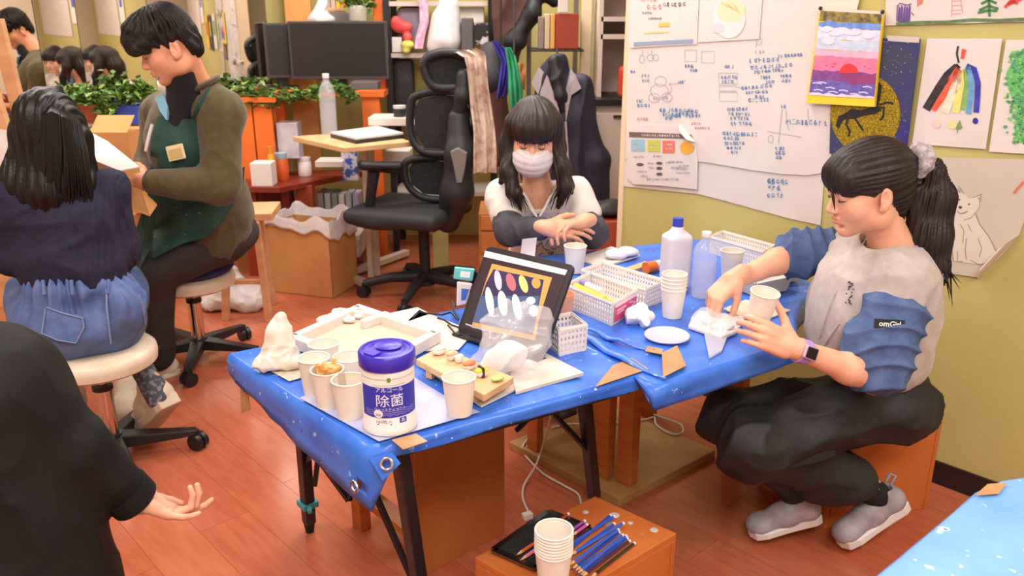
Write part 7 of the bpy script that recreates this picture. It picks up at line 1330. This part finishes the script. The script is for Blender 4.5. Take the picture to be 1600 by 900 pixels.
    hp_ = [ell((0, -.013, .040), (.085, .103, .094), k=.01), ell((0, .05, .055), (.074, .058, .056), k=.025), ell((0, .088, .044), (.05, .02, .042), k=.02),
           ell((0, .085, -.056), (.06, .075, .072), k=.010, op='-'), ell((0, .04, -.09), (.055, .07, .07), k=.012, op='-')]
    pr = place(hp_, HM)
    lk1 = [HM @ V((.072, .01, .05)), HM @ V((.083, .012, -.03)), aty(794, 268, 2.66), aty(803, 300, 2.64), aty(814, 326, 2.66)]
    lk2 = [HM @ V((-.072, .0, .05)), HM @ V((-.080, .01, -.03)), aty(878, 262, 2.66), aty(884, 292, 2.65), aty(872, 324, 2.66)]
    lk3 = [HM @ V((0, -.08, .03)), HM @ V((0, -.09, -.06)), aty(838, 300, 2.84)]
    pr += chain(lk1, [.024, .025, .022, .020, .006], k=.03)+chain(lk2, [.024, .024, .022, .021, .006], k=.03)+chain(lk3, [.06, .065, .045], k=.03)
    pr += [cap(aty(872, 255, 2.72), aty(893, 300, 2.70), .022, .008, k=.03), cap(HM @ V((.07, -.01, 0)), aty(783, 285, 2.72), .026, .008, k=.03)]
    ho = soft('hair', pr, .0036, m_hair_b, g, lambda P, N: .002*np.sin(np.arctan2(P[:, 1]-2.72, P[:, 0]-.06)*30+3*np.sin(P[:, 2]*8)), 1)
    rs = random.Random(8); mb = MB(HM); L = []
    for k in range(24):
        x = -.058+.116*k/23+rs.uniform(-.002, .002); y0 = .109-abs(x)*.42; L.append([(x*.6, .04, .105), (x*.9, y0-.014, .086), (x*1.02, y0+.001, .045), (x*1.03, y0+.0, .008+rs.uniform(-.008, .008))])
    strands(mb, L, .0045); mb.build('fringe', m_hair_b, ho, True)
    mb = MB(); L = []
    for lk in (lk1, lk2):
        for k in range(26):
            o_ = V((max(-.016, min(.016, rs.gauss(0, .010))), rs.gauss(0, .008), 0)); L.append([p+o_*w for p, w in zip(lk, (1.2, 1.3, 1.3, 1.3, 1.5))]); L[-1][-1] += V((0, 0, rs.uniform(-.02, .03)))
    strands(mb, L, .0048); mb.build('strands', m_hair_b, ho, True)
    return g, pel
GM, pelM = girl_masked()
# ---------------------------------------------------------------- person in olive jacket and green apron
def man():
    fw = V((-.84, -.36, -.36)); HM = frame(aty(266, 72, 2.86), V((-.40, .92, .0)), y=fw) @ Matrix.Scale(.98, 4)
    nb = aty(306, 142, 2.96); shL, shR = aty(346, 178, 2.93), aty(258, 182, 3.22)
    elL, wrL = aty(345, 288, 2.86), aty(228, 284, 2.82); elR, wrR = aty(236, 262, 3.18), aty(214, 282, 3.0)
    hip = aty(334, 367, 3.24); hL, hR = hip+V((.06, -.10, .0)), hip+V((-.04, .12, 0)); kL, kR = aty(236, 424, 3.0), aty(225, 402, 3.25); aL, aR = aty(243, 552, 3.08), aty(203, 560, 3.0)
    HL_ = frame(wrL, V((-.92, .22, .18)), z=V((-.1, -.75, .65))) @ Matrix.Scale(1.0, 4); HR = frame(wrR, V((-.8, -.5, .1)), z=V((.1, .2, .95)))
    hnL = place(hand_prims([(.5, .6, .4), (.5, .65, .4), (.55, .7, .4), (.6, .7, .4)], thumb=((.7, .6, -.2), (.9, .1, -.3)), flip=-1), HL_); hnR = place(hand_prims([(.5, .6, .4)]*4, flip=1), HR)
    headv = sdf(place(head_prims(jaw=1.1, nose=1.15), HM)+[cap(HM @ V((0, -.018, -.05)), nb, .052, .058, k=.03), cap(nb, nb+V((.02, .04, -.07)), .058, .06, k=.03)], .0034)
    core = sdf([cap(nb+V((.03, .06, -.10)), hip, .07, .08, k=.03), cap(hL, kL, .07, .055), cap(hR, kR, .07, .055), cap(kL, aL, .05, .035), cap(kR, aR, .05, .035), cap(shL, shR, .05)], .011)
    v, f = join(headv, sdf(arm(shL, elL, wrL, Matrix(), hnL, (.048, .044, .042, .028)), .004), sdf(arm(shR, elR, wrR, Matrix(), hnR, (.048, .044, .042, .028)), .004), core)
    g = mesh_obj('person', v, f, m_skin_m, None, True); tag(g, 'dark-haired person in olive jacket and green apron sitting on a swivel stool', 'person')
    face_marks(HM, g, solid((196, 112, 96), .5))
    mo = mat('olive_fleece', (88, 76, 46), .9, (78, 67, 40), 40, bump=.2, bscale=200, sheen=.2)
    t1_ = aty(300, 220, 3.06); t2_ = aty(330, 320, 3.16)
    jk = [ell(t1_, (.165, .18, .18), k=.05), ell(t2_, (.155, .165, .19), k=.06), ell(aty(338, 374, 3.2), (.14, .165, .10), k=.05), cap(nb+V((.01, .0, -.04)), shL, .075, .078, k=.05), cap(nb+V((.0, .02, -.04)), shR, .075, .078, k=.05), cap(shL, elL, .080, .064, k=.04), cap(elL, elL.lerp(wrL, .88), .064, .045, k=.03), cap(shR, elR, .078, .062, k=.04), cap(elR, elR.lerp(wrR, .88), .062, .045, k=.03),
          cap(HM @ V((0, .0, -.06)), nb+V((0, 0, .0)), .066, .062, k=.01, op='-'), cut(aty(360, 408, 3.1), (.1, -.1, -1)), ell(nb+V((-.07, -.05, .02)), (.05, .045, .045), k=.02, op='-')]
    jo = soft('jacket', jk, .0065, mo, g, addf(folds(60, 18, .006), folds(61, 40, .0018)), 1)
    mb = MB(); cc = nb+V((.005, .0, .012)); R0 = Euler((.0, -.42, .3)).to_matrix(); mb.tube([cc+R0 @ V((.074*math.cos(a), .076*math.sin(a), 0)) for a in [math.radians(d) for d in range(-130, 151, 14)]], .017, 10, True, .6); mb.build('collar', mo, jo, True)
    soft('undershirt', [cap(HM @ V((0, .01, -.085)), nb+V((-.03, -.02, -.05)), .050, .064, k=.02), cap(nb+V((-.02, -.02, -.03)), nb+V((-.055, -.03, -.10)), .058, .05, k=.03)], .006, solid((28, 27, 30), .8), g)
    mb = MB(); mb.slab([aty(242, 152, 2.93), aty(256, 148, 2.91), aty(262, 166, 2.88), aty(260, 188, 2.865), aty(249, 172, 2.89)], V((.004, .01, 0))); mb.build('blue_lining', solid((128, 180, 206), .7), jo)
    MB().tube([wrL.lerp(elL, .02), wrL.lerp(elL, .09)], [.04, .043], 18).build('cuff', solid((40, 30, 30), .8), jo, True)
    # apron: bib, strap and a skirt spread over the lap
    ma = mat('apron_green', (34, 68, 60), .75, (42, 80, 70), 14, bump=.2, bscale=60, speck=[((150, 176, 190), 70, .70), ((120, 160, 110), 90, .725)]); mp = mat('apron_plain', (34, 66, 58), .75, (42, 78, 68), 14, bump=.2, bscale=60)
    def patch(name, rows, m, th=.006):
        n = len(rows[0]); mb = MB()
        def fn(u, v):
            a = u*(n-1); i = min(int(a), n-2); b = v*(len(rows)-1); j = min(int(b), len(rows)-2); fu, fv = a-i, b-j
            q = lambda c: V(c)
            p = (rows[j][i]*(1-fu)+rows[j][i+1]*fu)*(1-fv)+(rows[j+1][i]*(1-fu)+rows[j+1][i+1]*fu)*fv
            return p+V((0, -1, .1))*(.003*math.sin(9*u+5*v)+.0015*math.sin(23*u-7*v))
        mb.sheet(fn, 20, 20, V((.3, 1, 0)).normalized()*th); return mb.build(name, m, g, True)
    tz = [ell(hip+V((.02, 0, -.0)), (.15, .18, .10), k=.05), cap(hL, kL, .095, .082, k=.04), cap(hR, kR, .09, .078, k=.04), cap(kL, aL, .082, .072, k=.03), cap(kR, aR, .076, .066, k=.03)]
    bodyp = [q for q in jk if q['t'] != 'cut' and not (q['t'] == 'cap' and (q['a'] == elL or q['b'] == elL or q['a'] == elR))]
    def even(R_):
        out = [list(r) for r in R_]
        for j in range(len(R_)):
            for i in range(len(R_[0])):
                nb_ = [R_[b][a] for a, b in ((i-1, j), (i+1, j), (i, j-1), (i, j+1)) if 0 <= a < len(R_[0]) and 0 <= b < len(R_)]; m_ = sum((q.y for q in nb_), 0)/len(nb_); p = R_[j][i]; y = min(p.y, .4*p.y+.6*m_)-.004
                s_ = y/p.y; out[j][i] = V((p.x*s_, y, H+(p.z-H)*s_))
        return out
    on = lambda x, y, o=.012: surf(bodyp+tz, x, y, o)[0]
    rows = [[on(lerp(x0, x1, k/6), y+dy*k/6) for k in range(7)] for x0, x1, y, dy in ((250, 306, 184, 0), (244, 312, 210, 0), (240, 318, 235, -2), (236, 332, 262, -2), (232, 350, 296, -8))]
    rows = even(rows); patch('apron_bib', rows, mp)
    rows = [[on(lerp(x0, x1, k/6), lerp(y0, y1, k/6), .022) for k in range(7)] for x0, y0, x1, y1 in ((236, 294, 374, 266), (236, 322, 372, 286), (236, 345, 364, 306), (226, 370, 352, 330), (219, 390, 338, 350), (240, 408, 322, 366))]
    rows = even(even(rows)); patch('apron_skirt', rows, ma)
    patch('apron_skirt', [[aty(232, 300, 2.97), aty(242, 320, 2.93)], [aty(212, 360, 2.99), aty(236, 385, 2.92)], [aty(200, 410, 3.02), aty(218, 420, 2.92)]], mp)
    mb = MB(); st = [on(x, y, .004) for x, y in ((303, 188), (311, 172), (320, 155), (327, 142))]; mb.tube(st, .016, 6, True, .25); mb.build('apron_strap', mp, g, True)
    mb = MB(); q0 = on(278, 236, .026); TM = frame(q0, V((.96, -.15, .22)), z=V((-.25, -.95, .1))); mb = MB(TM); mb.box((0, 0, 0), (.066, .052, .006)); nt_ = mb.build('name_tag', solid((226, 206, 160), .5), g, bevel=.004); mb = MB(TM); mb.box((0, -.003, .003), (.05, .032, .003)); mb.build('tag_card', solid((200, 172, 112), .6), nt_)
    MB().tube([on(245, 197, .02), on(241, 212, .02), on(236, 234, .02)], .006, 8).build('clip_pen', solid((222, 218, 214), .4), g, True)
    # trousers, shoes
    mtz = mat('dark_brown_trousers', (46, 40, 40), .8, (56, 49, 47), 14, bump=.2, bscale=70)
    soft('trousers', tz, .0075, mtz, g, folds(70, 20, .006), 1)
    mw = mat('cream_canvas', (214, 200, 178), .8, (206, 190, 168), 30, bump=.1, bscale=200); ms = solid((226, 216, 198), .6)
    shoe('shoe', g, aty(212, 600, 2.98)+V((0, 0, -.0)), atz(192, 662, .012), V((0.05, .25, 1)), mw, ms, L=.25, lace=solid((232, 224, 210), .7))
    soft('sock', [cap(aR.lerp(kR, .1), aty(205, 592, 2.95), .04, .036)], .007, solid((30, 28, 34), .9), g)
    shoe('shoe', g, V((aL.x+.05, aL.y+.06, .0)), V((aL.x-.12, aL.y-.12, .0)), V((0, 0, 1)), mw, ms, L=.25, lace=solid((232, 224, 210), .7))
    # hair: thick mop over the brow, short at nape
    hp_ = [ell((0, -.006, .052), (.086, .094, .090), k=.01), ell((0, .060, .068), (.080, .066, .060), k=.03), ell((0, .108, .044), (.060, .026, .034), k=.02), ell((.045, .08, .038), (.034, .034, .034), k=.02), ell((-.045, .08, .038), (.034, .034, .034), k=.02), ell((0, -.066, -.01), (.066, .036, .058), k=.03),
           ell((0, .085, -.058), (.078, .085, .074), k=.012, op='-'), ell((-.08, .035, -.05), (.045, .042, .06), k=.01, op='-'), ell((.08, .035, -.05), (.045, .042, .06), k=.01, op='-'), ell((-.088, -.008, -.025), (.032, .026, .040), k=.008, op='-'), ell((.088, -.008, -.025), (.032, .026, .040), k=.008, op='-')]
    In = np.array(HM.inverted()); w = waves(91, 55, 6)
    def tuft(P, N):
        Q = P @ In[:3, :3].T+In[:3, 3]; an = np.arctan2(Q[:, 1]-.0, Q[:, 0]); return .0035*np.sin(an*17+3*np.sin(Q[:, 2]*40)+w(Q))+.0015*w(Q*2)
    ho = soft('hair', place(hp_, HM), .0036, m_hair_s, g, tuft, 1)
    mb = MB(HM); rs = random.Random(6); L = []
    for k in range(110):
        a = rs.uniform(-2.6, 2.6); e = rs.uniform(.5, 1.0); x, y = math.sin(a), math.cos(a); fr = max(0, y)
        rx, ry = .088, .102; zb = .022 if fr > .35 else (.045-.02*rs.random() if abs(y) <= .35 else -.02)
        L.append([(x*rx*.3, y*ry*.3-.01, .138), (x*rx*.75, y*ry*.75, .118), (x*rx*1.02, y*ry*1.02+.022*fr, .075), (x*rx*.99, y*ry*.99+.026*fr, zb+rs.uniform(-.008, .012))])
    strands(mb, L, .0055); mb.build('hair_tufts', m_hair_s, ho, True)
    return g
MAN = man()
# ---------------------------------------------------------------- long-haired girl in navy sweater, seen from behind
def girl_navy():
    HM = frame(aty(80, 212, 2.45), V((.95, .30, .05)), y=V((-.30, .93, -.20))) @ Matrix.Scale(1.0, 4)
    nb = aty(88, 285, 2.44); shL, shR = aty(22, 302, 2.40), aty(168, 298, 2.50); elL, elR = aty(18, 400, 2.42), aty(190, 392, 2.52); wrL, wrR = aty(40, 330, 2.75), aty(138, 300, 2.68)
    hip = aty(120, 500, 2.42); hl, hr = hip+V((-.09, .0, -.02)), hip+V((.08, .03, -.02)); kl, kr = hip+V((-.30, .30, .0)), hip+V((-.02, .38, -.0)); al, ar = kl+V((.12, -.1, -.30)), aty(214, 566, 2.585)
    HL_ = frame(wrL, V((-.1, .9, .2)), z=V((0, -.2, .9))); HR = frame(wrR, V((-.2, .9, .2)), z=V((0, -.2, .9)))
    v, f = join(sdf(place(head_prims(), HM)+[cap(HM @ V((0, -.015, -.05)), nb, .046, .05, k=.03), cap(nb, nb+V((0, 0, -.07)), .05, .05, k=.03)], .004),
                sdf(arm(shL, elL, wrL, Matrix(), place(hand_prims([(.4, .5, .3)]*4, flip=-1), HL_)), .0045), sdf(arm(shR, elR, wrR, Matrix(), place(hand_prims([(.4, .5, .3)]*4, flip=1), HR)), .0045),
                sdf([cap(nb+V((0, 0, -.07)), hip, .06, .07, k=.03), cap(hl, kl, .07, .055), cap(hr, kr, .07, .055), cap(kl, al, .05, .032), cap(kr, ar, .052, .034), cap(ar, aty(240, 598, 2.52), .034, .03)], .006))
    g = mesh_obj('person', v, f, m_skin, None, True); tag(g, 'long-haired girl in navy sweater and denim, seen from behind on a white stool', 'person')
    mn = mat('navy_knit', (38, 34, 62), .85, (30, 27, 50), 40, bump=.3, bscale=120)
    c1 = aty(98, 345, 2.44); c2 = aty(110, 412, 2.43)
    rib = lambda P, N: .0016*np.sin(P[:, 0]*520+3*np.sin(P[:, 2]*6))
    soft('sweater', [ell(c1, (.16, .115, .15), k=.05), ell(c2, (.158, .12, .13), k=.05), cap(nb+V((0, 0, -.05)), shL, .058, .062, k=.05), cap(nb+V((0, 0, -.05)), shR, .058, .062, k=.05), cap(shL, elL, .062, .052, k=.03), cap(elL, elL.lerp(wrL, .85), .052, .038, k=.03), cap(shR, elR, .062, .054, k=.03), cap(elR, elR.lerp(wrR, .85), .052, .038, k=.03), ell(aty(118, 438, 2.44), (.145, .115, .05), k=.03), cap(HM @ V((0, 0, -.06)), nb, .05, .05, k=.01, op='-')], .006, mn, g, addf(folds(80, 20, .005), rib), 1)
    mdn = mat('denim_washed', (74, 94, 142), .8, (96, 116, 162), 22, (.3, .7), bump=.35, bscale=170)
    seam = solid((128, 140, 172), .8); hc = np.array(hip)
    def gather(P, N):
        an = np.arctan2(P[:, 1]-hc[1], P[:, 0]-hc[0]); up = np.clip((P[:, 2]-.52)/.06, 0, 1); return up*.009*np.sin(an*22+2*np.sin(an*5))+folds(81, 20, .005)(P, N)
    dp = [ell(hip+V((0, .0, -.005)), (.185, .16, .105), k=.05), ell(aty(122, 440, 2.43), (.150, .125, .035), k=.04), cap(hip+V((0, 0, .03)), aty(120, 450, 2.43), .13, .125, k=.05), cap(hl, hl.lerp(kl, .8), .10, .095, k=.05), cap(hr, hr.lerp(kr, .8), .10, .092, k=.05), ell(aty(198, 480, 2.40), (.05, .08, .07), k=.04), cut(V((0, 0, .405)), (0, 0, -1))]
    so = soft('denim_shorts', dp, .0055, mdn, g, gather, 1)
    sp = lambda q, o=.006: [surf(dp, x, y, o)[0] for x, y in q]
    mb = MB(); mb.slab(sp([(74, 478), (100, 488), (130, 497), (133, 512), (120, 536), (92, 532), (66, 522)], .004), V((0, .004, 0))); pk = mb.build('back_pocket', mdn, so)
    MB().tube(sp([(76, 480), (100, 490), (129, 498), (131, 512), (119, 534), (92, 530), (68, 520), (74, 482)], .009), .002, 6).build('stitching', seam, pk, True)
    MB().tube(sp([(166, 452), (169, 480), (171, 510), (172, 535)], .006), .003, 6).build('centre_seam', seam, so, True); MB().tube(sp([(214, 462), (222, 490), (224, 505)], .006), .003, 6).build('pocket_seam', seam, so, True)
    for x in (112, 168, 70): MB().tube(sp([(x, 440), (x+1, 450), (x+2, 460)], .008), .006, 6).build('belt_loop', mdn, so, True)
    # hair: long straight sheet down the back
    cb = [ell((0, -.012, .040), (.088, .107, .096), k=.01), ell((0, .04, .04), (.08, .07, .07), k=.03), ell((0, .095, -.05), (.06, .06, .08), k=.01, op='-')]
    hb = place(cb, HM)+chain([aty(50, 220, 2.44), aty(38, 290, 2.40), aty(40, 342, 2.385)], [.055, .050, .022], k=.05)+chain([aty(112, 220, 2.46), aty(118, 290, 2.43), aty(108, 345, 2.395)], [.055, .052, .022], k=.05)+chain([aty(80, 225, 2.42), aty(78, 300, 2.385), aty(74, 346, 2.38)], [.07, .055, .022], k=.05)+chain([aty(130, 262, 2.47), aty(140, 315, 2.44), aty(146, 342, 2.42)], [.028, .02, .006], k=.03)+chain([aty(24, 262, 2.41), aty(12, 310, 2.38), aty(6, 338, 2.37)], [.028, .02, .008], k=.03)
    ho = soft('hair', hb, .0048, m_hair, g, lambda P, N: .003*np.sin(P[:, 0]*190+2.5*np.sin(P[:, 2]*9)+2*np.sin(P[:, 1]*30))+.0015*np.sin(P[:, 0]*530), 1)
    rs = random.Random(12); mb = MB(); L = []
    crown = HM @ V((0, -.01, .138))
    for k in range(90):
        u = rs.uniform(-1, 1); x0 = 80+56*u; x1 = 74+76*u+rs.uniform(-6, 6); Yb = 2.335+.055*abs(u)**2
        L.append([crown+V((u*.04, .03, -.002)), aty(80+46*u, 175+22*abs(u), 2.345+.07*u*u), aty(x0, 235, Yb), aty((x0+x1)/2, 290, Yb+.0), aty(x1, rs.uniform(330, 352), Yb+.012)])
    strands(mb, L, .0042); mb.build('strands', m_hair, ho, True)
    # sock and shoe of the leg tucked under the seat
    soft('sock', [cap(aty(222, 576, 2.565), aty(240, 606, 2.51), .037, .038), cap(aty(240, 606, 2.51), aty(246, 622, 2.49), .038, .036)], .005, mat('grey_sock', (74, 76, 84), .9, (130, 130, 136), 60, (.5, .6)), g)
    mw = MATS['cream_canvas']; ms = solid((204, 186, 164), .6)
    shoe('shoe', g, aty(264, 628, 2.48), aty(224, 676, 2.625), V((-.62, .45, .35)), mw, ms, L=.235)
    shoe('shoe', g, al+V((.05, -.05, -.06)), al+V((-.10, .12, -.06)), V((0, 0, 1)), mw, ms, L=.235)
    return g
GN = girl_navy()
# ---------------------------------------------------------------- person in black at the near left
def black_coat():
    sh = aty(40, 585, 1.45); el = aty(118, 700, 1.44); wr = aty(212, 782, 1.50)
    HR = frame(wr, V((.86, .10, -.42)), z=V((-.35, -.35, -.85))) @ Matrix.Scale(.92, 4)
    hn = place(hand_prims([(.25, .5, .3), (.75, .95, .5), (.8, 1.0, .5), (.25, .3, .2)], (.22, .04, -.08, -.3), ((.65, .75, .1), (.9, .3, .05)), -1), HR)
    nb = V((-1.05, 1.38, .90)); HM = frame(V((-1.12, 1.42, 1.04)), V((.3, .95, 0)), y=V((-.95, .3, -.2)))
    v, f = join(sdf(arm(sh, el, wr, Matrix(), hn, (.042, .038, .036, .025)), .0032), sdf(place(head_prims(), HM)+[cap(HM @ V((0, -.015, -.05)), nb, .048, .052, k=.03), cap(nb, nb+V((.02, 0, -.3)), .06, .1, k=.03), cap(nb+V((0, 0, -.1)), sh, .05, .045, k=.03), cap(nb+V((.02, 0, -.3)), V((-.97, 1.36, .35)), .08, .08), cap(nb+V((-.05, -.12, -.1)), V((-1.12, 1.15, .62)), .045, .04, k=.02), cap(V((-1.12, 1.15, .62)), V((-.98, .98, .50)), .04, .028, k=.02), ell(V((-.94, .94, .48)), (.05, .04, .02), k=.02), cap(V((-.95, 1.28, .33)), V((-.72, 1.0, .36)), .07, .05), cap(V((-.72, 1.0, .36)), V((-.75, 1.12, .06)), .05, .035)], .006))
    g = mesh_obj('person', v, f, m_skin, None, True); tag(g, 'person in loose black jacket with one hand hanging beside the white stool', 'person')
    soft('hair', place([ell((0, -.012, .040), (.088, .107, .096), k=.01), cap((0, -.05, 0), (0, -.06, -.12), .07, .05, k=.03), ell((0, .095, -.05), (.07, .06, .08), k=.01, op='-')], HM), .006, m_hair, g)
    mbk = mat('black_jacket', (24, 23, 23), .7, (31, 29, 28), 9, bump=.15, bscale=40, spec=.3)
    ca = [cap(nb+V((.0, 0, -.06)), V((-1.0, 1.40, .72)), .09, .12, k=.06), cap(V((-1.0, 1.40, .72)), V((-.96, 1.38, .30)), .14, .165, k=.06), cap(aty(20, 590, 1.42), el, .072, .062, k=.05), cap(el, el.lerp(wr, .86), .064, .046, k=.03), ell(aty(30, 640, 1.42), (.07, .12, .14), k=.06), ell(aty(60, 800, 1.42), (.09, .12, .20), k=.06), cap(nb+V((-.03, -.08, -.09)), V((-1.12, 1.15, .62)), .085, .065, k=.05), cap(V((-1.12, 1.15, .62)), V((-1.0, 1.0, .52)), .062, .048, k=.04), cap(wr, wr+(wr-el)*.3, .03, .035, k=.004, op='-')]
    jo = soft('jacket', ca, .0062, mbk, g, addf(folds(101, 14, .007), folds(102, 34, .002)), 1)
    MB().tube([el.lerp(wr, .78), el.lerp(wr, .99)], [.052, .050], 22).build('cuff', mbk, jo, True)
    soft('trousers', [cap(V((-.93, 1.30, .30)), V((-.72, 1.0, .34)), .10, .075, k=.03), cap(V((-.72, 1.0, .34)), V((-.75, 1.12, .08)), .07, .055, k=.03), ell(V((-.92, 1.34, .26)), (.16, .16, .10), k=.03)], .008, m_blackc, g)
    shoe('shoe', g, V((-.73, 1.17, .0)), V((-.76, .94, .0)), V((0, 0, 1)), solid((40, 40, 42), .6), solid((200, 196, 192), .6))
    return g
GB = black_coat()
# ================================================================ stools
m_vinyl = mat('cream_vinyl', (222, 206, 184), .42, (212, 194, 170), 12); m_chrome = solid((210, 205, 200), .15, metal=1); m_plast = solid((30, 29, 31), .42)
def swivel(label, c, z, r, rot, m_seat):
    t = thing('swivel_stool', label, 'stool', (c[0], c[1], 0)); c = V((c[0], c[1], 0))
    mb = MB(Matrix.Translation(c)); mb.lathe([(0, z-.06), (r*.9, z-.06), (r*.985, z-.05), (r, z-.03), (r*.985, z-.012), (r*.93, z-.002), (r*.7, z+.004), (0, z+.006)], 40); mb.build('seat', m_seat, t, True)
    MB().cyl(c+V((0, 0, z-.075)), c+V((0, 0, z-.058)), r*.6, n=24).build('seat_plate', m_blackmetal, t)
    MB().cyl(c+V((0, 0, .2)), c+V((0, 0, z-.07)), .0145, n=18).build('piston', m_chrome, t, True); MB().cyl(c+V((0, 0, .07)), c+V((0, 0, .27)), .027, n=22).build('column', m_chrome, t, True); MB().cyl(c+V((0, 0, .262)), c+V((0, 0, .276)), .031, n=22).build('collar_ring', m_plast, t)
    MB().tube([c+V((.02, -.01, z-.08)), c+V((-.1, -.09, z-.085)), c+V((-.13, -.11, z-.09))], .005, 8).build('lever', m_blackmetal, t, True)
    MB().cyl(c+V((0, 0, .055)), c+V((0, 0, .105)), .045, .036, n=20).build('hub', m_plast, t)
    for k in range(5):
        a = rot+2*math.pi*k/5; d = V((math.cos(a), math.sin(a), 0)); e = c+d*.26
        lg = MB(); x = V((-d.y, d.x, 0)); lg.add([c+d*.03+x*s*.028+V((0, 0, zz)) for zz in (.055, .1) for s in (-1, 1)]+[e+x*s*.016+V((0, 0, zz)) for zz in (.055, .075) for s in (-1, 1)], [[0, 1, 3, 2], [4, 6, 7, 5], [0, 4, 5, 1], [2, 3, 7, 6], [0, 2, 6, 4], [1, 5, 7, 3]]); lo = lg.build('leg', m_plast, t, bevel=.004)
        a2 = a+.8+k; w = V((math.cos(a2), math.sin(a2), 0)); mb = MB()
        for s in (-1, 1): mb.cyl(e+w*s*.004+V((0, 0, .028)), e+w*s*.022+V((0, 0, .028)), .028, n=20)
        mb.cyl(e+V((0, 0, .05)), e+V((0, 0, .07)), .008, n=10); mb.box(e+V((0, 0, .045)), (.012, .03, .02), a2); mb.build('caster', m_plast, lo, True)
    return t
swivel('round cream swivel stool under the girl in navy sweater', (-1.304, 2.416), .405, .178, .35, m_vinyl)
swivel('round cream swivel stool with blue cushion under the person in apron', (-1.32, 3.26), .39, .175, math.radians(280), m_vinyl)
t = thing('seat_cushion', 'thin dark blue cushion on the stool of the person in apron', 'cushion', (-1.31, 3.26, .394)); mb = MB(Matrix.Translation(V((-1.315, 3.26, 0)))); mb.lathe([(0, .394), (.155, .394), (.17, .41), (.155, .427), (0, .431)], 32); mb.build('cover', solid((52, 46, 96), .8), t, True)
# plain wooden stools under the masked girl and the person in black
def block_stool(label, c, z, w):
    t = thing('wooden_stool', label, 'stool', (c[0], c[1], 0)); MB().box((c[0], c[1], z-.012), (w, w, .024), .5).build('seat', m_wood, t, bevel=.003)
    for sx in (-1, 1):
        for sy in (-1, 1):
            p = Matrix.Rotation(.5, 3, 'Z') @ V((sx*w*.4, sy*w*.4, 0))+V((c[0], c[1], 0)); MB().bar(p, p+V((0, 0, z-.024)), .03, .03).build('leg', m_wood, t)
block_stool('plain wooden stool under the masked girl', (pelM.x, pelM.y+.09), pelM.z-.12, .25); block_stool('plain wooden stool under the person in black', (-.95, 1.36), .17, .3)
